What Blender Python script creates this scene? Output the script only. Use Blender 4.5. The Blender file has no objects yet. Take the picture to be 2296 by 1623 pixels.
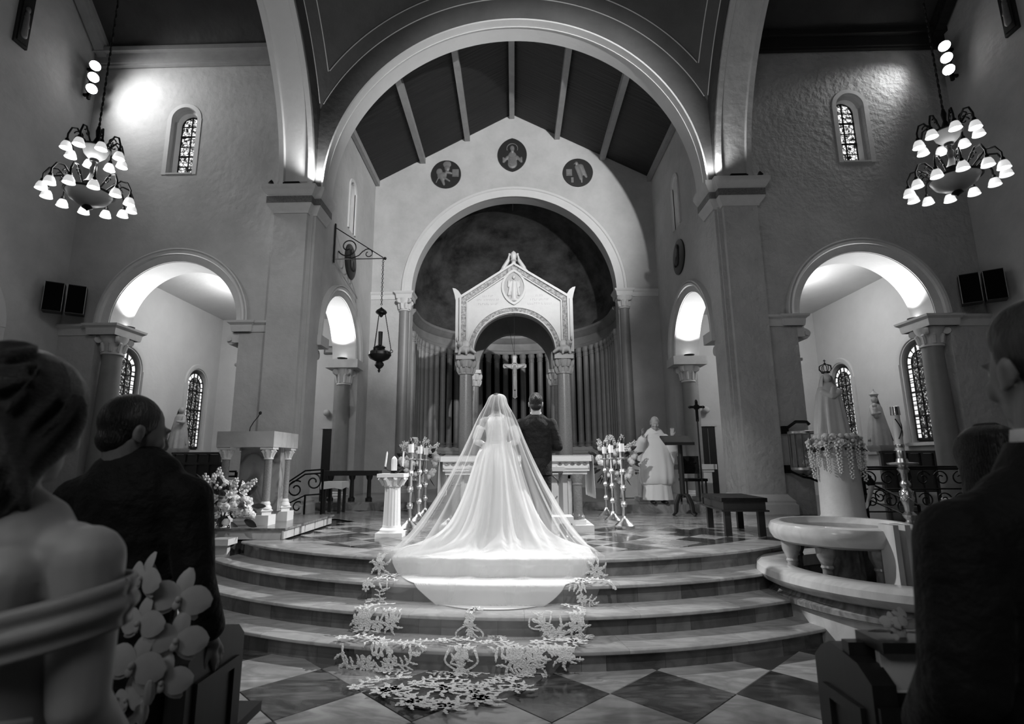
import bpy, bmesh, math, random
import numpy as np
from mathutils import Vector, Matrix, noise
from mathutils.geometry import tessellate_polygon
R = math.radians
PI = math.pi
sin, cos = math.sin, math.cos
rnd = random.Random(7)
scene = bpy.context.scene
COL = scene.collection

# ------------------------------------------------------------------ camera
F_PX, W_PX, H_PX = 1200.0, 2296.0, 1623.0
cam_data = bpy.data.cameras.new('camera')
cam_data.sensor_fit = 'HORIZONTAL'
cam_data.sensor_width = 36.0
cam_data.lens = F_PX / W_PX * 36.0
cam_data.shift_x = 25.9 / W_PX
cam_data.clip_start = 0.05
cam_data.dof.use_dof = True
cam_data.dof.focus_distance = 6.6
cam_data.dof.aperture_fstop = 2.8
cam = bpy.data.objects.new('camera', cam_data)
COL.objects.link(cam)
rt = Vector((0.99966754, 0.02528935, -0.00502551))
up = Vector((0.00965919, -0.186599, 0.98238868))
fw = Vector((-0.02390622, 0.98211062, 0.18678123))
cam.matrix_world = Matrix(((rt.x, up.x, -fw.x, -0.031), (rt.y, up.y, -fw.y, 0.0), (rt.z, up.z, -fw.z, 1.54), (0, 0, 0, 1)))
scene.camera = cam

# ------------------------------------------------------------------ world, exposure, lights
wd = bpy.data.worlds.new('world'); scene.world = wd
wd.use_nodes = True
wd.node_tree.nodes['Background'].inputs[0].default_value = (1, 1, 1, 1)
wd.node_tree.nodes['Background'].inputs[1].default_value = 0.012
vs = scene.view_settings
vs.view_transform = 'Standard'; vs.look = 'None'; vs.gamma = 1.0; vs.exposure = 0.0
vs.use_curve_mapping = False
scene.cycles.use_denoising = True
scene.cycles.max_bounces = 6
scene.cycles.diffuse_bounces = 3
scene.cycles.glossy_bounces = 3
scene.cycles.transparent_max_bounces = 16
scene.cycles.sample_clamp_indirect = 4.0

def spot(name, loc, target, watts, angle, blend=0.4, rad=0.1):
    l = bpy.data.lights.new(name, 'SPOT'); l.energy = watts; l.spot_size = R(angle); l.spot_blend = blend; l.shadow_soft_size = rad
    o = bpy.data.objects.new(name, l); COL.objects.link(o); o.location = loc
    o.rotation_euler = (Vector(target) - Vector(loc)).to_track_quat('-Z', 'Y').to_euler()
    return o
def point(name, loc, watts, rad=0.08):
    l = bpy.data.lights.new(name, 'POINT'); l.energy = watts; l.shadow_soft_size = rad
    o = bpy.data.objects.new(name, l); COL.objects.link(o); o.location = loc
    return o
def area(name, loc, target, watts, size):
    l = bpy.data.lights.new(name, 'AREA'); l.energy = watts; l.size = size
    o = bpy.data.objects.new(name, l); COL.objects.link(o); o.location = loc
    o.rotation_euler = (Vector(target) - Vector(loc)).to_track_quat('-Z', 'Y').to_euler()
    return o
# lamps hung in the nave behind the photographer, and added fill lights
spot('nave_spotlight_upper', (4.0, 0.0, 7.6), (-0.9, 14.5, 8.2), 7600, 40, 0.6, 0.10)
spot('nave_spotlight_right', (4.7, -0.6, 9.0), (-1.0, 12.0, 2.6), 1300, 50, 0.6, 0.12)
spot('nave_spotlight_left', (-4.8, -0.6, 9.0), (3.4, 10.0, 2.5), 250, 42, 0.7, 0.12)
spot('priest_fill_spot', (-4.8, -0.6, 9.0), (2.7, 10.2, 1.7), 2600, 14, 0.8, 0.10)  # added narrow beam to brighten the priest, not a known lamp
spot('altar_spotlight_right', (3.2, -1.2, 10.2), (-0.25, 6.0, 1.2), 2300, 33, 0.9, 0.12)
spot('altar_spotlight_left', (-3.2, -1.2, 10.2), (0.0, 6.4, 1.2), 1100, 33, 0.9, 0.12)
spot('apse_fill_spot', (0.6, -1.0, 7.2), (0.0, 16.0, 3.2), 2400, 26, 0.5, 0.10)  # extra unseen light put in to bring up the apse shafts
spot('pier_spotlight_left', (-1.5, -3.0, 9.5), (-4.4, 10.0, 4.2), 650, 22, 0.9, 0.3)
area('nave_fill', (-0.8, -3.5, 7.0), (0.0, 6.0, 1.5), 70, 3.0)  # broad fill added for general brightness, stands for no particular lamp
point('guest_fill_left', (-2.8, -1.4, 4.2), 70, 0.5)  # added point light on the near guests' backs, no chandelier hangs here
# banks of three spots in the transept corners, trained on the altar platform
spot('bank_spot_left', (-8.40, 9.84, 9.45), (0.8, 7.2, 0.9), 6000, 30, 0.8, 0.14)
spot('bank_spot_right', (8.40, 9.84, 9.45), (-0.9, 6.6, 0.8), 8500, 25, 0.8, 0.14)
spot('corner_spot_left', (-8.5, 8.95, 9.40), (-7.2, 10.0, 8.8), 230, 125, 1.0, 0.3)
spot('corner_spot_right', (8.35, 9.62, 9.72), (6.4, 10.0, 8.1), 130, 70, 0.8, 0.2)
# uplights on the capitals and imposts
for s, e in ((-1, 1.0), (1, 0.5)):
    spot('capital_uplight', (s*3.97, 9.80, 7.20), (s*3.9, 10.1, 9.6), 110*e, 140, 0.9, 0.05)
    spot('transept_impost_uplight', (s*7.80, 10.42, 4.42), (s*6.9, 10.34, 5.7), 110, 150, 0.7, 0.06)
    spot('chancel_impost_uplight', (s*4.38, 13.05, 4.40), (s*4.36, 12.3, 5.7), 110, 150, 0.7, 0.06)
    point('aisle_light', (s*6.6, 12.6, 5.2), 115, 0.25)
# ------------------------------------------------------------------ materials
MATS = {}
def mat(name, col, rough=0.6, metal=0.0, noise_=None, bump=None, spec=0.5, rand=0.0, emit=0.0, vein=None, sheen=0.0):
    if name in MATS: return MATS[name]
    m = bpy.data.materials.new(name); m.use_nodes = True
    nt = m.node_tree; N = nt.nodes; L = nt.links
    b = N['Principled BSDF']
    b.inputs['Base Color'].default_value = (col, col, col, 1)
    b.inputs['Roughness'].default_value = rough
    b.inputs['Metallic'].default_value = metal
    b.inputs['Specular IOR Level'].default_value = spec
    if sheen: b.inputs['Sheen Weight'].default_value = sheen
    if emit:
        b.inputs['Emission Color'].default_value = (1, 1, 1, 1); b.inputs['Emission Strength'].default_value = emit
    tc = N.new('ShaderNodeTexCoord')
    out = None
    def num(v):
        n = N.new('ShaderNodeValue'); n.outputs[0].default_value = v; return n.outputs[0]
    def math_(op, a, c):
        n = N.new('ShaderNodeMath'); n.operation = op
        for i, x in enumerate((a, c)):
            if isinstance(x, (int, float)): n.inputs[i].default_value = x
            else: L.new(x, n.inputs[i])
        return n.outputs[0]
    val = num(col)
    if noise_:
        n = N.new('ShaderNodeTexNoise'); n.inputs['Scale'].default_value = noise_[0]; n.inputs['Detail'].default_value = 6; n.inputs['Roughness'].default_value = 0.65
        if len(noise_) > 2:
            mp = N.new('ShaderNodeMapping'); mp.inputs['Scale'].default_value = noise_[2]; L.new(tc.outputs['Object'], mp.inputs[0]); L.new(mp.outputs[0], n.inputs['Vector'])
        else: L.new(tc.outputs['Object'], n.inputs['Vector'])
        k = math_('MULTIPLY', math_('SUBTRACT', n.outputs[0], 0.5), 2*noise_[1])
        val = math_('MAXIMUM', math_('MULTIPLY', val, math_('ADD', 1.0, k)), 0.003); out = val
    if vein:
        # marble veins: (scale, darkest factor, sharpness)
        n = N.new('ShaderNodeTexNoise'); n.inputs['Scale'].default_value = vein[0]; n.inputs['Detail'].default_value = 5; n.inputs['Distortion'].default_value = 1.2
        mp = N.new('ShaderNodeMapping'); mp.inputs['Scale'].default_value = (1.0, 2.6, 1.0); mp.inputs['Rotation'].default_value = (0, 0, 0.6)
        add = N.new('ShaderNodeVectorMath'); add.operation = 'ADD'
        oi = N.new('ShaderNodeObjectInfo')
        cx = N.new('ShaderNodeCombineXYZ'); L.new(math_('MULTIPLY', oi.outputs['Random'], 37.0), cx.inputs[0]); L.new(math_('MULTIPLY', oi.outputs['Random'], 19.0), cx.inputs[1])
        L.new(tc.outputs['Object'], add.inputs[0]); L.new(cx.outputs[0], add.inputs[1]); L.new(add.outputs[0], mp.inputs[0]); L.new(mp.outputs[0], n.inputs['Vector'])
        d = math_('ABSOLUTE', math_('SUBTRACT', n.outputs[0], 0.5), 0)
        d = math_('MINIMUM', math_('MULTIPLY', d, vein[2]), 1.0)
        val = math_('MULTIPLY', val, math_('ADD', vein[1], math_('MULTIPLY', d, 1.0-vein[1]))); out = val
    if rand:
        oi = N.new('ShaderNodeObjectInfo')
        val = math_('MULTIPLY', val, math_('ADD', 1.0-rand, math_('MULTIPLY', oi.outputs['Random'], 2*rand))); out = val
    if out is not None:
        cc = N.new('ShaderNodeCombineColor')
        for i in range(3): L.new(out, cc.inputs[i])
        L.new(cc.outputs[0], b.inputs['Base Color'])
    if bump:
        n = N.new('ShaderNodeTexNoise'); n.inputs['Scale'].default_value = bump[0]; n.inputs['Detail'].default_value = 5
        if len(bump) > 2:
            mp = N.new('ShaderNodeMapping'); mp.inputs['Scale'].default_value = bump[2]; L.new(tc.outputs['Object'], mp.inputs[0]); L.new(mp.outputs[0], n.inputs['Vector'])
        else: L.new(tc.outputs['Object'], n.inputs['Vector'])
        bp = N.new('ShaderNodeBump'); bp.inputs['Strength'].default_value = bump[1]; bp.inputs['Distance'].default_value = 0.05
        L.new(n.outputs[0], bp.inputs['Height']); L.new(bp.outputs[0], b.inputs['Normal'])
    MATS[name] = m
    return m
plaster = mat('stucco_plaster', 0.46, 0.85, noise_=(1.3, 0.30), bump=(7.0, 0.30), spec=0.2)
rough_plaster = mat('rough_stucco', 0.44, 0.85, noise_=(1.5, 0.35), bump=(9.0, 0.75), spec=0.2)
smooth_plaster = mat('smooth_plaster', 0.58, 0.8, noise_=(2.0, 0.10), bump=(12.0, 0.08), spec=0.2)
stone = mat('cast_stone_moulding', 0.56, 0.6, noise_=(6.0, 0.15), bump=(30.0, 0.06))
dome_paint = mat('dark_vault_plaster', 0.095, 0.85, noise_=(1.1, 0.45), bump=(7.0, 0.2), spec=0.2)
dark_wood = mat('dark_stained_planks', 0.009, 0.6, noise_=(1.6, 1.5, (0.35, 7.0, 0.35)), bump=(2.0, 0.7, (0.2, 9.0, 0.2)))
ceil_wood = mat('dark_ceiling_boards', 0.03, 0.6, noise_=(1.5, 0.8), bump=(4.0, 0.3))
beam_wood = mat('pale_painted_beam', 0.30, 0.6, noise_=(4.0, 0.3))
pew_wood = mat('dark_pew_wood', 0.022, 0.35, noise_=(6.0, 0.5, (6.0, 6.0, 0.6)))
marble = mat('light_marble', 0.62, 0.16, noise_=(5.0, 0.15), vein=(1.3, 0.84, 8.0))
marble_mid = mat('grey_marble', 0.30, 0.2, noise_=(5.0, 0.25), vein=(2.6, 0.5, 8.0), rand=0.35)
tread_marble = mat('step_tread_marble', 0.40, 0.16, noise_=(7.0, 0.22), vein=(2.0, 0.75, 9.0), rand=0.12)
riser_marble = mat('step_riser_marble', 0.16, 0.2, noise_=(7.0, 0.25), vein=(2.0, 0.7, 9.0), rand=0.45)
tile_light = mat('pale_marble_tile', 0.40, 0.13, noise_=(4.0, 0.3), vein=(1.6, 0.6, 7.0), rand=0.2)
tile_dark = mat('dark_veined_tile', 0.11, 0.13, noise_=(3.0, 1.3, (1.0, 4.0, 1.0)), vein=(2.0, 0.35, 6.0), rand=0.4)
grout = mat('floor_grout', 0.10, 0.5)
granite = mat('speckled_granite', 0.24, 0.3, noise_=(60.0, 0.75))
column_stone = mat('grey_column_stone', 0.22, 0.45, noise_=(4.0, 0.2))
pale_stone = mat('white_limestone', 0.74, 0.5, noise_=(8.0, 0.10), bump=(40.0, 0.05))
cib_stone = mat('canopy_limestone', 0.36, 0.5, noise_=(8.0, 0.12), bump=(40.0, 0.05))
carved = mat('carved_limestone_painted_shade', 0.26, 0.6, noise_=(16.0, 1.9), bump=(28.0, 0.9))  # shade in the hollows of the carving put into the colour as dark mottling
mosaic = mat('dark_mosaic_frieze', 0.14, 0.6, noise_=(30.0, 0.95))
mural = mat('dark_cloud_mural', 0.06, 0.7, noise_=(0.9, 2.2, (1.0, 1.0, 1.8)), spec=0.2)
apse_stone = mat('brown_apse_stone', 0.20, 0.55, noise_=(2.5, 0.4))
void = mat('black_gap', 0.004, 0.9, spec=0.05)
iron = mat('black_wrought_iron', 0.015, 0.35, metal=0.6, spec=0.5)
bronze = mat('dark_bronze', 0.06, 0.3, metal=0.9)
brass = mat('polished_brass', 0.68, 0.27, metal=1.0, noise_=(20.0, 0.2))
steel = mat('bright_metal', 0.7, 0.15, metal=1.0)
black_plastic = mat('black_plastic', 0.012, 0.5)
black_cloth = mat('black_suit_wool', 0.006, 0.75, bump=(9.0, 0.8), noise_=(9.0, 0.5), sheen=0.03, spec=0.25)
white_cloth = mat('white_satin', 0.74, 0.5, bump=(5.0, 0.10), spec=0.3)
linen = mat('white_linen', 0.74, 0.8, bump=(9.0, 0.15), spec=0.2)
vest_cloth = mat('ivory_vestment', 0.78, 0.75, bump=(6.0, 0.2), spec=0.2)
grey_satin = mat('pale_grey_satin', 0.30, 0.45, bump=(5.0, 0.2))
skin = mat('skin', 0.40, 0.5, noise_=(30.0, 0.1), spec=0.35)
skin_darker = mat('darker_skin', 0.20, 0.5, noise_=(25.0, 0.15), spec=0.35)  # darker skin tone for some of the pew guests
hair_dark = mat('dark_hair', 0.012, 0.38, noise_=(20.0, 0.5, (8.0, 8.0, 1.0)), bump=(30.0, 0.5, (6.0, 6.0, 0.7)))
hair_brown = mat('brown_hair', 0.075, 0.34, noise_=(22.0, 0.7, (3.0, 3.0, 9.0)), bump=(60.0, 0.7, (2.0, 2.0, 7.0)))
hair_grey = mat('grey_hair', 0.28, 0.5, bump=(60.0, 0.5))
wax = mat('white_wax', 0.80, 0.4)
petal = mat('white_petals', 0.78, 0.6, noise_=(14.0, 0.12), spec=0.2)
petal_grey = mat('pale_grey_petals', 0.50, 0.6, noise_=(14.0, 0.2), spec=0.2)
leaf_m = mat('dark_green_leaves', 0.035, 0.4, noise_=(9.0, 0.4))
statue_white = mat('painted_statue_white', 0.70, 0.35, noise_=(8.0, 0.1))
statue_grey = mat('weathered_statue_grey', 0.36, 0.6, noise_=(8.0, 0.25))
lead = mat('black_window_lead', 0.006, 0.6)
shade_glow = mat('lit_glass_shade', 0.75, 0.4, noise_=(9.0, 0.15), emit=0.55)
bulb_glow = mat('lamp_bulb', 0.9, 0.4, emit=7.0)
spot_glow = mat('spot_lamp_face', 0.9, 0.4, emit=25.0)
bowl_glass = mat('alabaster_bowl', 0.26, 0.4, noise_=(6.0, 0.3), emit=0.0)
for m_ in (shade_glow, bulb_glow, spot_glow, bowl_glass): m_.cycles.emission_sampling = 'NONE'
def glass_mat(name, scale, strength, dark, lo=0.38):
    m = bpy.data.materials.new(name); m.use_nodes = True
    nt = m.node_tree; N = nt.nodes; L = nt.links; b = N['Principled BSDF']
    b.inputs['Base Color'].default_value = (0.05, 0.05, 0.05, 1); b.inputs['Roughness'].default_value = 0.2
    tc = N.new('ShaderNodeTexCoord'); n = N.new('ShaderNodeTexVoronoi'); n.feature = 'DISTANCE_TO_EDGE'; n.inputs['Scale'].default_value = scale
    L.new(tc.outputs['Object'], n.inputs['Vector'])
    r = N.new('ShaderNodeValToRGB'); r.color_ramp.elements[0].position = dark; r.color_ramp.elements[1].position = dark + 0.10
    L.new(n.outputs['Distance'], r.inputs[0])
    n2 = N.new('ShaderNodeTexNoise'); n2.inputs['Scale'].default_value = scale*1.1; L.new(tc.outputs['Object'], n2.inputs['Vector'])
    r2 = N.new('ShaderNodeValToRGB'); r2.color_ramp.elements[0].position = lo; r2.color_ramp.elements[1].position = lo + 0.16; L.new(n2.outputs[0], r2.inputs[0])
    mx = N.new('ShaderNodeMath'); mx.operation = 'MULTIPLY'; L.new(r.outputs[0], mx.inputs[0]); L.new(r2.outputs[0], mx.inputs[1])
    mu = N.new('ShaderNodeMath'); mu.operation = 'MULTIPLY'; mu.inputs[1].default_value = strength; L.new(mx.outputs[0], mu.inputs[0])
    b.inputs['Emission Color'].default_value = (1, 1, 1, 1); L.new(mu.outputs[0], b.inputs['Emission Strength'])
    m.cycles.emission_sampling = 'NONE'
    return m
stained = glass_mat('backlit_stained_glass', 13.0, 1.3, 0.02)
stained_dim = glass_mat('backlit_figure_glass', 18.0, 0.8, 0.05, 0.50)
border_glass = mat('backlit_clear_border_glass', 0.3, 0.3, emit=0.85, noise_=(12.0, 0.4)); border_glass.cycles.emission_sampling = 'NONE'

# ------------------------------------------------------------------ mesh builder
V3 = Vector
def frame_of(d):
    d = V3(d).normalized()
    a = V3((0, 0, 1)) if abs(d.z) < 0.9 else V3((1, 0, 0))
    u = d.cross(a).normalized(); v = d.cross(u).normalized()
    return u, v
class MB:
    def __init__(self): self.v = []; self.f = []
    def add(self, vs, fs):
        n = len(self.v); self.v += [tuple(p) for p in vs]; self.f += [tuple(i+n for i in f) for f in fs]
        return self
    def box(self, c, s, rz=0, rx=0, ry=0):
        from mathutils import Euler
        m = Euler((rx, ry, rz)).to_matrix()
        vs = []
        for k in range(8):
            p = V3(((k & 1)-.5, ((k >> 1) & 1)-.5, ((k >> 2) & 1)-.5))
            vs.append(V3(c) + m @ V3((p.x*s[0], p.y*s[1], p.z*s[2])))
        return self.add(vs, [(0, 2, 3, 1), (4, 5, 7, 6), (0, 1, 5, 4), (2, 6, 7, 3), (0, 4, 6, 2), (1, 3, 7, 5)])
    def lathe(self, prof, o=(0, 0, 0), seg=20, axis=None, sx=1.0, sy=1.0, mod=None):
        o = V3(o); ax = V3(axis).normalized() if axis else V3((0, 0, 1))
        if axis: u, v = frame_of(ax)
        else: u, v = V3((1, 0, 0)), V3((0, 1, 0))
        vs = []; fs = []
        for r, z in prof:
            for k in range(seg):
                a = 2*PI*k/seg; rr = r*(mod(a, z) if mod else 1.0)
                vs.append(o + u*(rr*cos(a)*sx) + v*(rr*sin(a)*sy) + ax*z)
        n = len(prof)
        for i in range(n-1):
            for k in range(seg):
                k2 = (k+1) % seg
                fs.append((i*seg+k, i*seg+k2, (i+1)*seg+k2, (i+1)*seg+k))
        if prof[0][0] > 1e-6: fs.append(tuple(reversed(range(seg))))
        if prof[-1][0] > 1e-6: fs.append(tuple((n-1)*seg+k for k in range(seg)))
        return self.add(vs, fs)
    def tube(self, pts, r, seg=8, sq=1.0):
        pts = [V3(p) for p in pts]; n = len(pts)
        rr = [r]*n if isinstance(r, (int, float)) else list(r)
        vs = []; fs = []; pu = None
        for i, p in enumerate(pts):
            d = pts[min(i+1, n-1)] - pts[max(i-1, 0)]
            if d.length < 1e-9: d = V3((0, 0, 1))
            d.normalize()
            if pu is None: u, w = frame_of(d)
            else:
                u = pu - d*pu.dot(d)
                if u.length < 1e-6: u, w = frame_of(d)
                u.normalize(); w = d.cross(u)
            pu = u
            for k in range(seg):
                a = 2*PI*k/seg; vs.append(p + u*(cos(a)*rr[i]) + w*(sin(a)*rr[i]*sq))
        for i in range(n-1):
            for k in range(seg):
                k2 = (k+1) % seg; fs.append((i*seg+k, i*seg+k2, (i+1)*seg+k2, (i+1)*seg+k))
        fs.append(tuple(reversed(range(seg)))); fs.append(tuple((n-1)*seg+k for k in range(seg)))
        return self.add(vs, fs)
    def ell(self, c, r, seg=14, rings=9, rot=None):
        c = V3(c); r = (r, r, r) if isinstance(r, (int, float)) else r
        vs = []; fs = []
        def P(x, y, z):
            p = V3((x*r[0], y*r[1], z*r[2]))
            if rot is not None: p = rot @ p
            return c + p
        vs.append(P(0, 0, -1))
        for i in range(1, rings):
            t = -PI/2 + PI*i/rings
            for k in range(seg):
                a = 2*PI*k/seg; vs.append(P(cos(t)*cos(a), cos(t)*sin(a), sin(t)))
        vs.append(P(0, 0, 1)); top = len(vs)-1
        for k in range(seg):
            k2 = (k+1) % seg
            fs.append((0, 1+k2, 1+k)); fs.append((top, top-seg+k, top-seg+k2))
            for i in range(rings-2): fs.append((1+i*seg+k, 1+i*seg+k2, 1+(i+1)*seg+k2, 1+(i+1)*seg+k))
        return self.add(vs, fs)
    def cap(self, p0, p1, r0, r1, seg=14, flat=1.0, ax=None):
        # tapered capsule; flat squashes it along ax
        p0, p1 = V3(p0), V3(p1); d = p1-p0; L = d.length
        d = d.normalized() if L > 1e-6 else V3((0, 0, 1))
        if ax is not None:
            w = V3(ax); w = (w - d*w.dot(d)).normalized(); u = w.cross(d).normalized()
        else: u, w = frame_of(d)
        rings = [(p0 - d*r0*cos(t), r0*sin(t)) for t in (0.35, 0.8, 1.25)] + [(p0 + d*L*k/3, r0+(r1-r0)*k/3) for k in range(4)] + [(p1 + d*r1*cos(t), r1*sin(t)) for t in (1.25, 0.8, 0.35)]
        vs = [p0 - d*r0]
        for c, r in rings:
            for k in range(seg):
                a = 2*PI*k/seg; vs.append(c + u*(cos(a)*r) + w*(sin(a)*r*flat))
        vs.append(p1 + d*r1); top = len(vs)-1; n = len(rings); fs = []
        for k in range(seg):
            k2 = (k+1) % seg
            fs.append((0, 1+k2, 1+k)); fs.append((top, top-seg+k, top-seg+k2))
            for i in range(n-1): fs.append((1+i*seg+k, 1+i*seg+k2, 1+(i+1)*seg+k2, 1+(i+1)*seg+k))
        return self.add(vs, fs)
    def chain(self, pts, rs, **kw):
        for i in range(len(pts)-1): self.cap(pts[i], pts[i+1], rs[i], rs[i+1], **kw)
        return self
    def plate(self, outer, holes, o, u, v, n, t):
        # flat polygon with holes, thickness t along n
        loops = [outer] + list(holes); o, u, v, n = V3(o), V3(u), V3(v), V3(n)
        flat = [p for l in loops for p in l]
        tris = tessellate_polygon([[V3((p[0], p[1], 0)) for p in l] for l in loops])
        vs = [o + u*p[0] + v*p[1] for p in flat] + [o + u*p[0] + v*p[1] + n*t for p in flat]
        k = len(flat); fs = [tuple(x) for x in tris] + [tuple(i+k for i in reversed(x)) for x in tris]
        b = 0
        for l in loops:
            m = len(l)
            for i in range(m):
                j = (i+1) % m; fs.append((b+i, b+j, b+j+k, b+i+k))
            b += m
        return self.add(vs, fs)
    def arc(self, o, u, v, n, prof, a0, a1, seg=48):
        # sweep closed profile [(radius, depth along n)] round an arc
        o, u, v, n = V3(o), V3(u), V3(v), V3(n); m = len(prof); vs = []; fs = []
        full = abs(abs(a1-a0) - 2*PI) < 1e-6
        cnt = seg if full else seg+1
        for i in range(cnt):
            a = a0 + (a1-a0)*i/seg; d = u*cos(a) + v*sin(a)
            for r, z in prof: vs.append(o + d*r + n*z)
        for i in range(seg):
            i2 = (i+1) % cnt
            for j in range(m):
                j2 = (j+1) % m; fs.append((i*m+j, i*m+j2, i2*m+j2, i2*m+j))
        if not full: fs.append(tuple(range(m))); fs.append(tuple((cnt-1)*m + j for j in reversed(range(m))))
        return self.add(vs, fs)
    def mold(self, path, prof, closed=True, z0=0.0):
        # moulding: closed profile [(offset, z)] swept along plan path with mitred corners, offset to the right of travel
        n = len(path); m = len(prof); vs = []; fs = []
        P = [V3((p[0], p[1])) for p in path]
        for i in range(n):
            a = P[i]-P[i-1] if (closed or i > 0) else P[1]-P[0]
            b = P[(i+1) % n]-P[i] if (closed or i < n-1) else P[i]-P[i-1]
            a.normalize(); b.normalize()
            na = V3((a.y, -a.x)); nb = V3((b.y, -b.x)); mt = na+nb
            mt = mt / max(0.2, mt.dot(na)) if mt.length > 1e-6 else na
            for off, z in prof: vs.append((P[i].x+mt.x*off, P[i].y+mt.y*off, z0+z))
        for i in range(n if closed else n-1):
            i2 = (i+1) % n
            for j in range(m):
                j2 = (j+1) % m; fs.append((i*m+j, i2*m+j, i2*m+j2, i*m+j2))
        if not closed: fs.append(tuple(range(m))); fs.append(tuple((n-1)*m+j for j in reversed(range(m))))
        return self.add(vs, fs)
    def grid(self, rows, closed=False):
        n = len(rows); m = len(rows[0]); fs = []
        for i in range(n-1):
            for j in range(m if closed else m-1):
                j2 = (j+1) % m; fs.append((i*m+j, i*m+j2, (i+1)*m+j2, (i+1)*m+j))
        return self.add([p for r in rows for p in r], fs)
    def build(self, name, material, parent=None, smooth=0.6, solid=None, local=False):
        off = V3((0, 0, 0)); q = parent
        while q is not None and not local: off += q.location; q = q.parent
        me = bpy.data.meshes.new(name)
        me.from_pydata([tuple(V3(p)-off) for p in self.v], [], self.f)
        bm = bmesh.new(); bm.from_mesh(me); bmesh.ops.recalc_face_normals(bm, faces=bm.faces); bm.to_mesh(me); bm.free()
        me.materials.append(material)
        if smooth is not None:
            me.shade_smooth()
            if smooth < 3.0: me.set_sharp_from_angle(angle=smooth)
        o = bpy.data.objects.new(name, me); COL.objects.link(o)
        if parent is not None: o.parent = parent
        if solid:
            md = o.modifiers.new('thick', 'SOLIDIFY'); md.thickness = solid; md.offset = 0
        return o
def blob(mb, name, material, parent, voxel=0.008, it=5, local=False):
    """union the overlapping closed shapes of mb into one smooth continuous skin"""
    o = mb.build(name, material, parent, smooth=3.1, local=local)
    r = o.modifiers.new('remesh', 'REMESH'); r.mode = 'VOXEL'; r.voxel_size = voxel; r.use_smooth_shade = True
    s = o.modifiers.new('smooth', 'SMOOTH'); s.factor = 0.5; s.iterations = it
    dg = bpy.context.evaluated_depsgraph_get()
    me = bpy.data.meshes.new_from_object(o.evaluated_get(dg)); old = o.data
    o.modifiers.clear(); o.data = me; bpy.data.meshes.remove(old)
    me.shade_smooth()
    if not me.materials: me.materials.append(material)
    return o
def thing(name, label, cat, loc=(0, 0, 0), group=None, rz=0.0):
    o = bpy.data.objects.new(name, None); COL.objects.link(o); o.location = loc; o.rotation_euler = (0, 0, rz)
    o.empty_display_size = 0.1
    return tag(o, label, cat, group)
def tag(o, label, cat, group=None):
    o['label'] = label; o['category'] = cat
    if group: o['group'] = group
    return o
def struct(o, label=None):
    o['kind'] = 'structure'
    if label: o['label'] = label
    return o
def sroot(name, loc=(0, 0, 0), label=None):
    o = bpy.data.objects.new(name, None); COL.objects.link(o); o.location = loc; o.empty_display_size = 0.1
    return struct(o, label)
def kids(o): return [c for c in bpy.data.objects if c.parent == o]
def dup(root, loc, label=None, rz=None):
    def cp(o, par):
        c = o.copy(); COL.objects.link(c)
        if par is not None: c.parent = par
        for ch in list(o.children): cp(ch, c)
        return c
    r = cp(root, None); r.location = loc
    if rz is not None: r.rotation_euler = (0, 0, rz)
    if label: r['label'] = label
    return r
def arch_poly(x0, x1, z0, zs, seg=28):
    c = (x0+x1)/2; r = (x1-x0)/2
    return [(x0, z0), (x1, z0)] + [(c + r*cos(PI*i/seg), zs + r*sin(PI*i/seg)) for i in range(seg+1)]
X, Y, Z = V3((1, 0, 0)), V3((0, 1, 0)), V3((0, 0, 1))
# ------------------------------------------------------------------ levels and step geometry
ZP, ZS = 0.65, 0.80                    # platform, sanctuary
STEPS = [(4.74, 0.65), (5.05, 0.4875), (5.38, 0.325), (5.69, 0.1625)]
def floorz(x, y):
    r = math.hypot(x, 10-y)
    for q, z in STEPS:
        if r < q: return z
    return 0.0
def polar(r, a): return (r*sin(a), 10-r*cos(a))
POOL = (3.60, 5.40)

# nave floor: slab and diagonal marble tiles
o = MB().box((0, 3.2, -0.06), (19, 16, 0.1)).build('floor_nave', grout, smooth=None); struct(o)
floor_nave = o
ts = 0.60; dg_ = ts/math.sqrt(2)
def tile_mesh(name, half, th, m, bev=0.004):
    b = MB(); k = half-0.003
    b.add([(k, 0, 0), (0, k, 0), (-k, 0, 0), (0, -k, 0), (k, 0, th-bev), (0, k, th-bev), (-k, 0, th-bev), (0, -k, th-bev), (k-bev, 0, th), (0, k-bev, th), (-k+bev, 0, th), (0, -k+bev, th)],
          [(0, 1, 5, 4), (1, 2, 6, 5), (2, 3, 7, 6), (3, 0, 4, 7), (4, 5, 9, 8), (5, 6, 10, 9), (6, 7, 11, 10), (7, 4, 8, 11), (8, 9, 10, 11), (3, 2, 1, 0)])
    return b.build(name, m, None, smooth=None)
protoL = tile_mesh('tile', dg_, 0.02, tile_light); protoD = tile_mesh('tile', dg_, 0.02, tile_dark)
def put(proto, loc, parent, first=[]):
    if proto.parent is None and proto.name not in first:
        c = proto; first.append(proto.name)
    else:
        c = proto.copy(); COL.objects.link(c)
    c.parent = parent; c.location = V3(loc) - parent.location
    return c
for i in range(-6, 7):
    for j in range(-4, 8):
        x = 0.18 + (i+j % 2*0.5)*2*dg_; y = 4.0 + (j-4)*dg_
        # only cells of the nave in front of the steps
        if y < 2.2 or y > 5.6 or abs(x) > 2.9: continue
        if math.hypot(x, 10-y) < 5.62-0.02: continue
        t = put(protoL if j % 2 else protoD, (x, y, -0.012), floor_nave)

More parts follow.
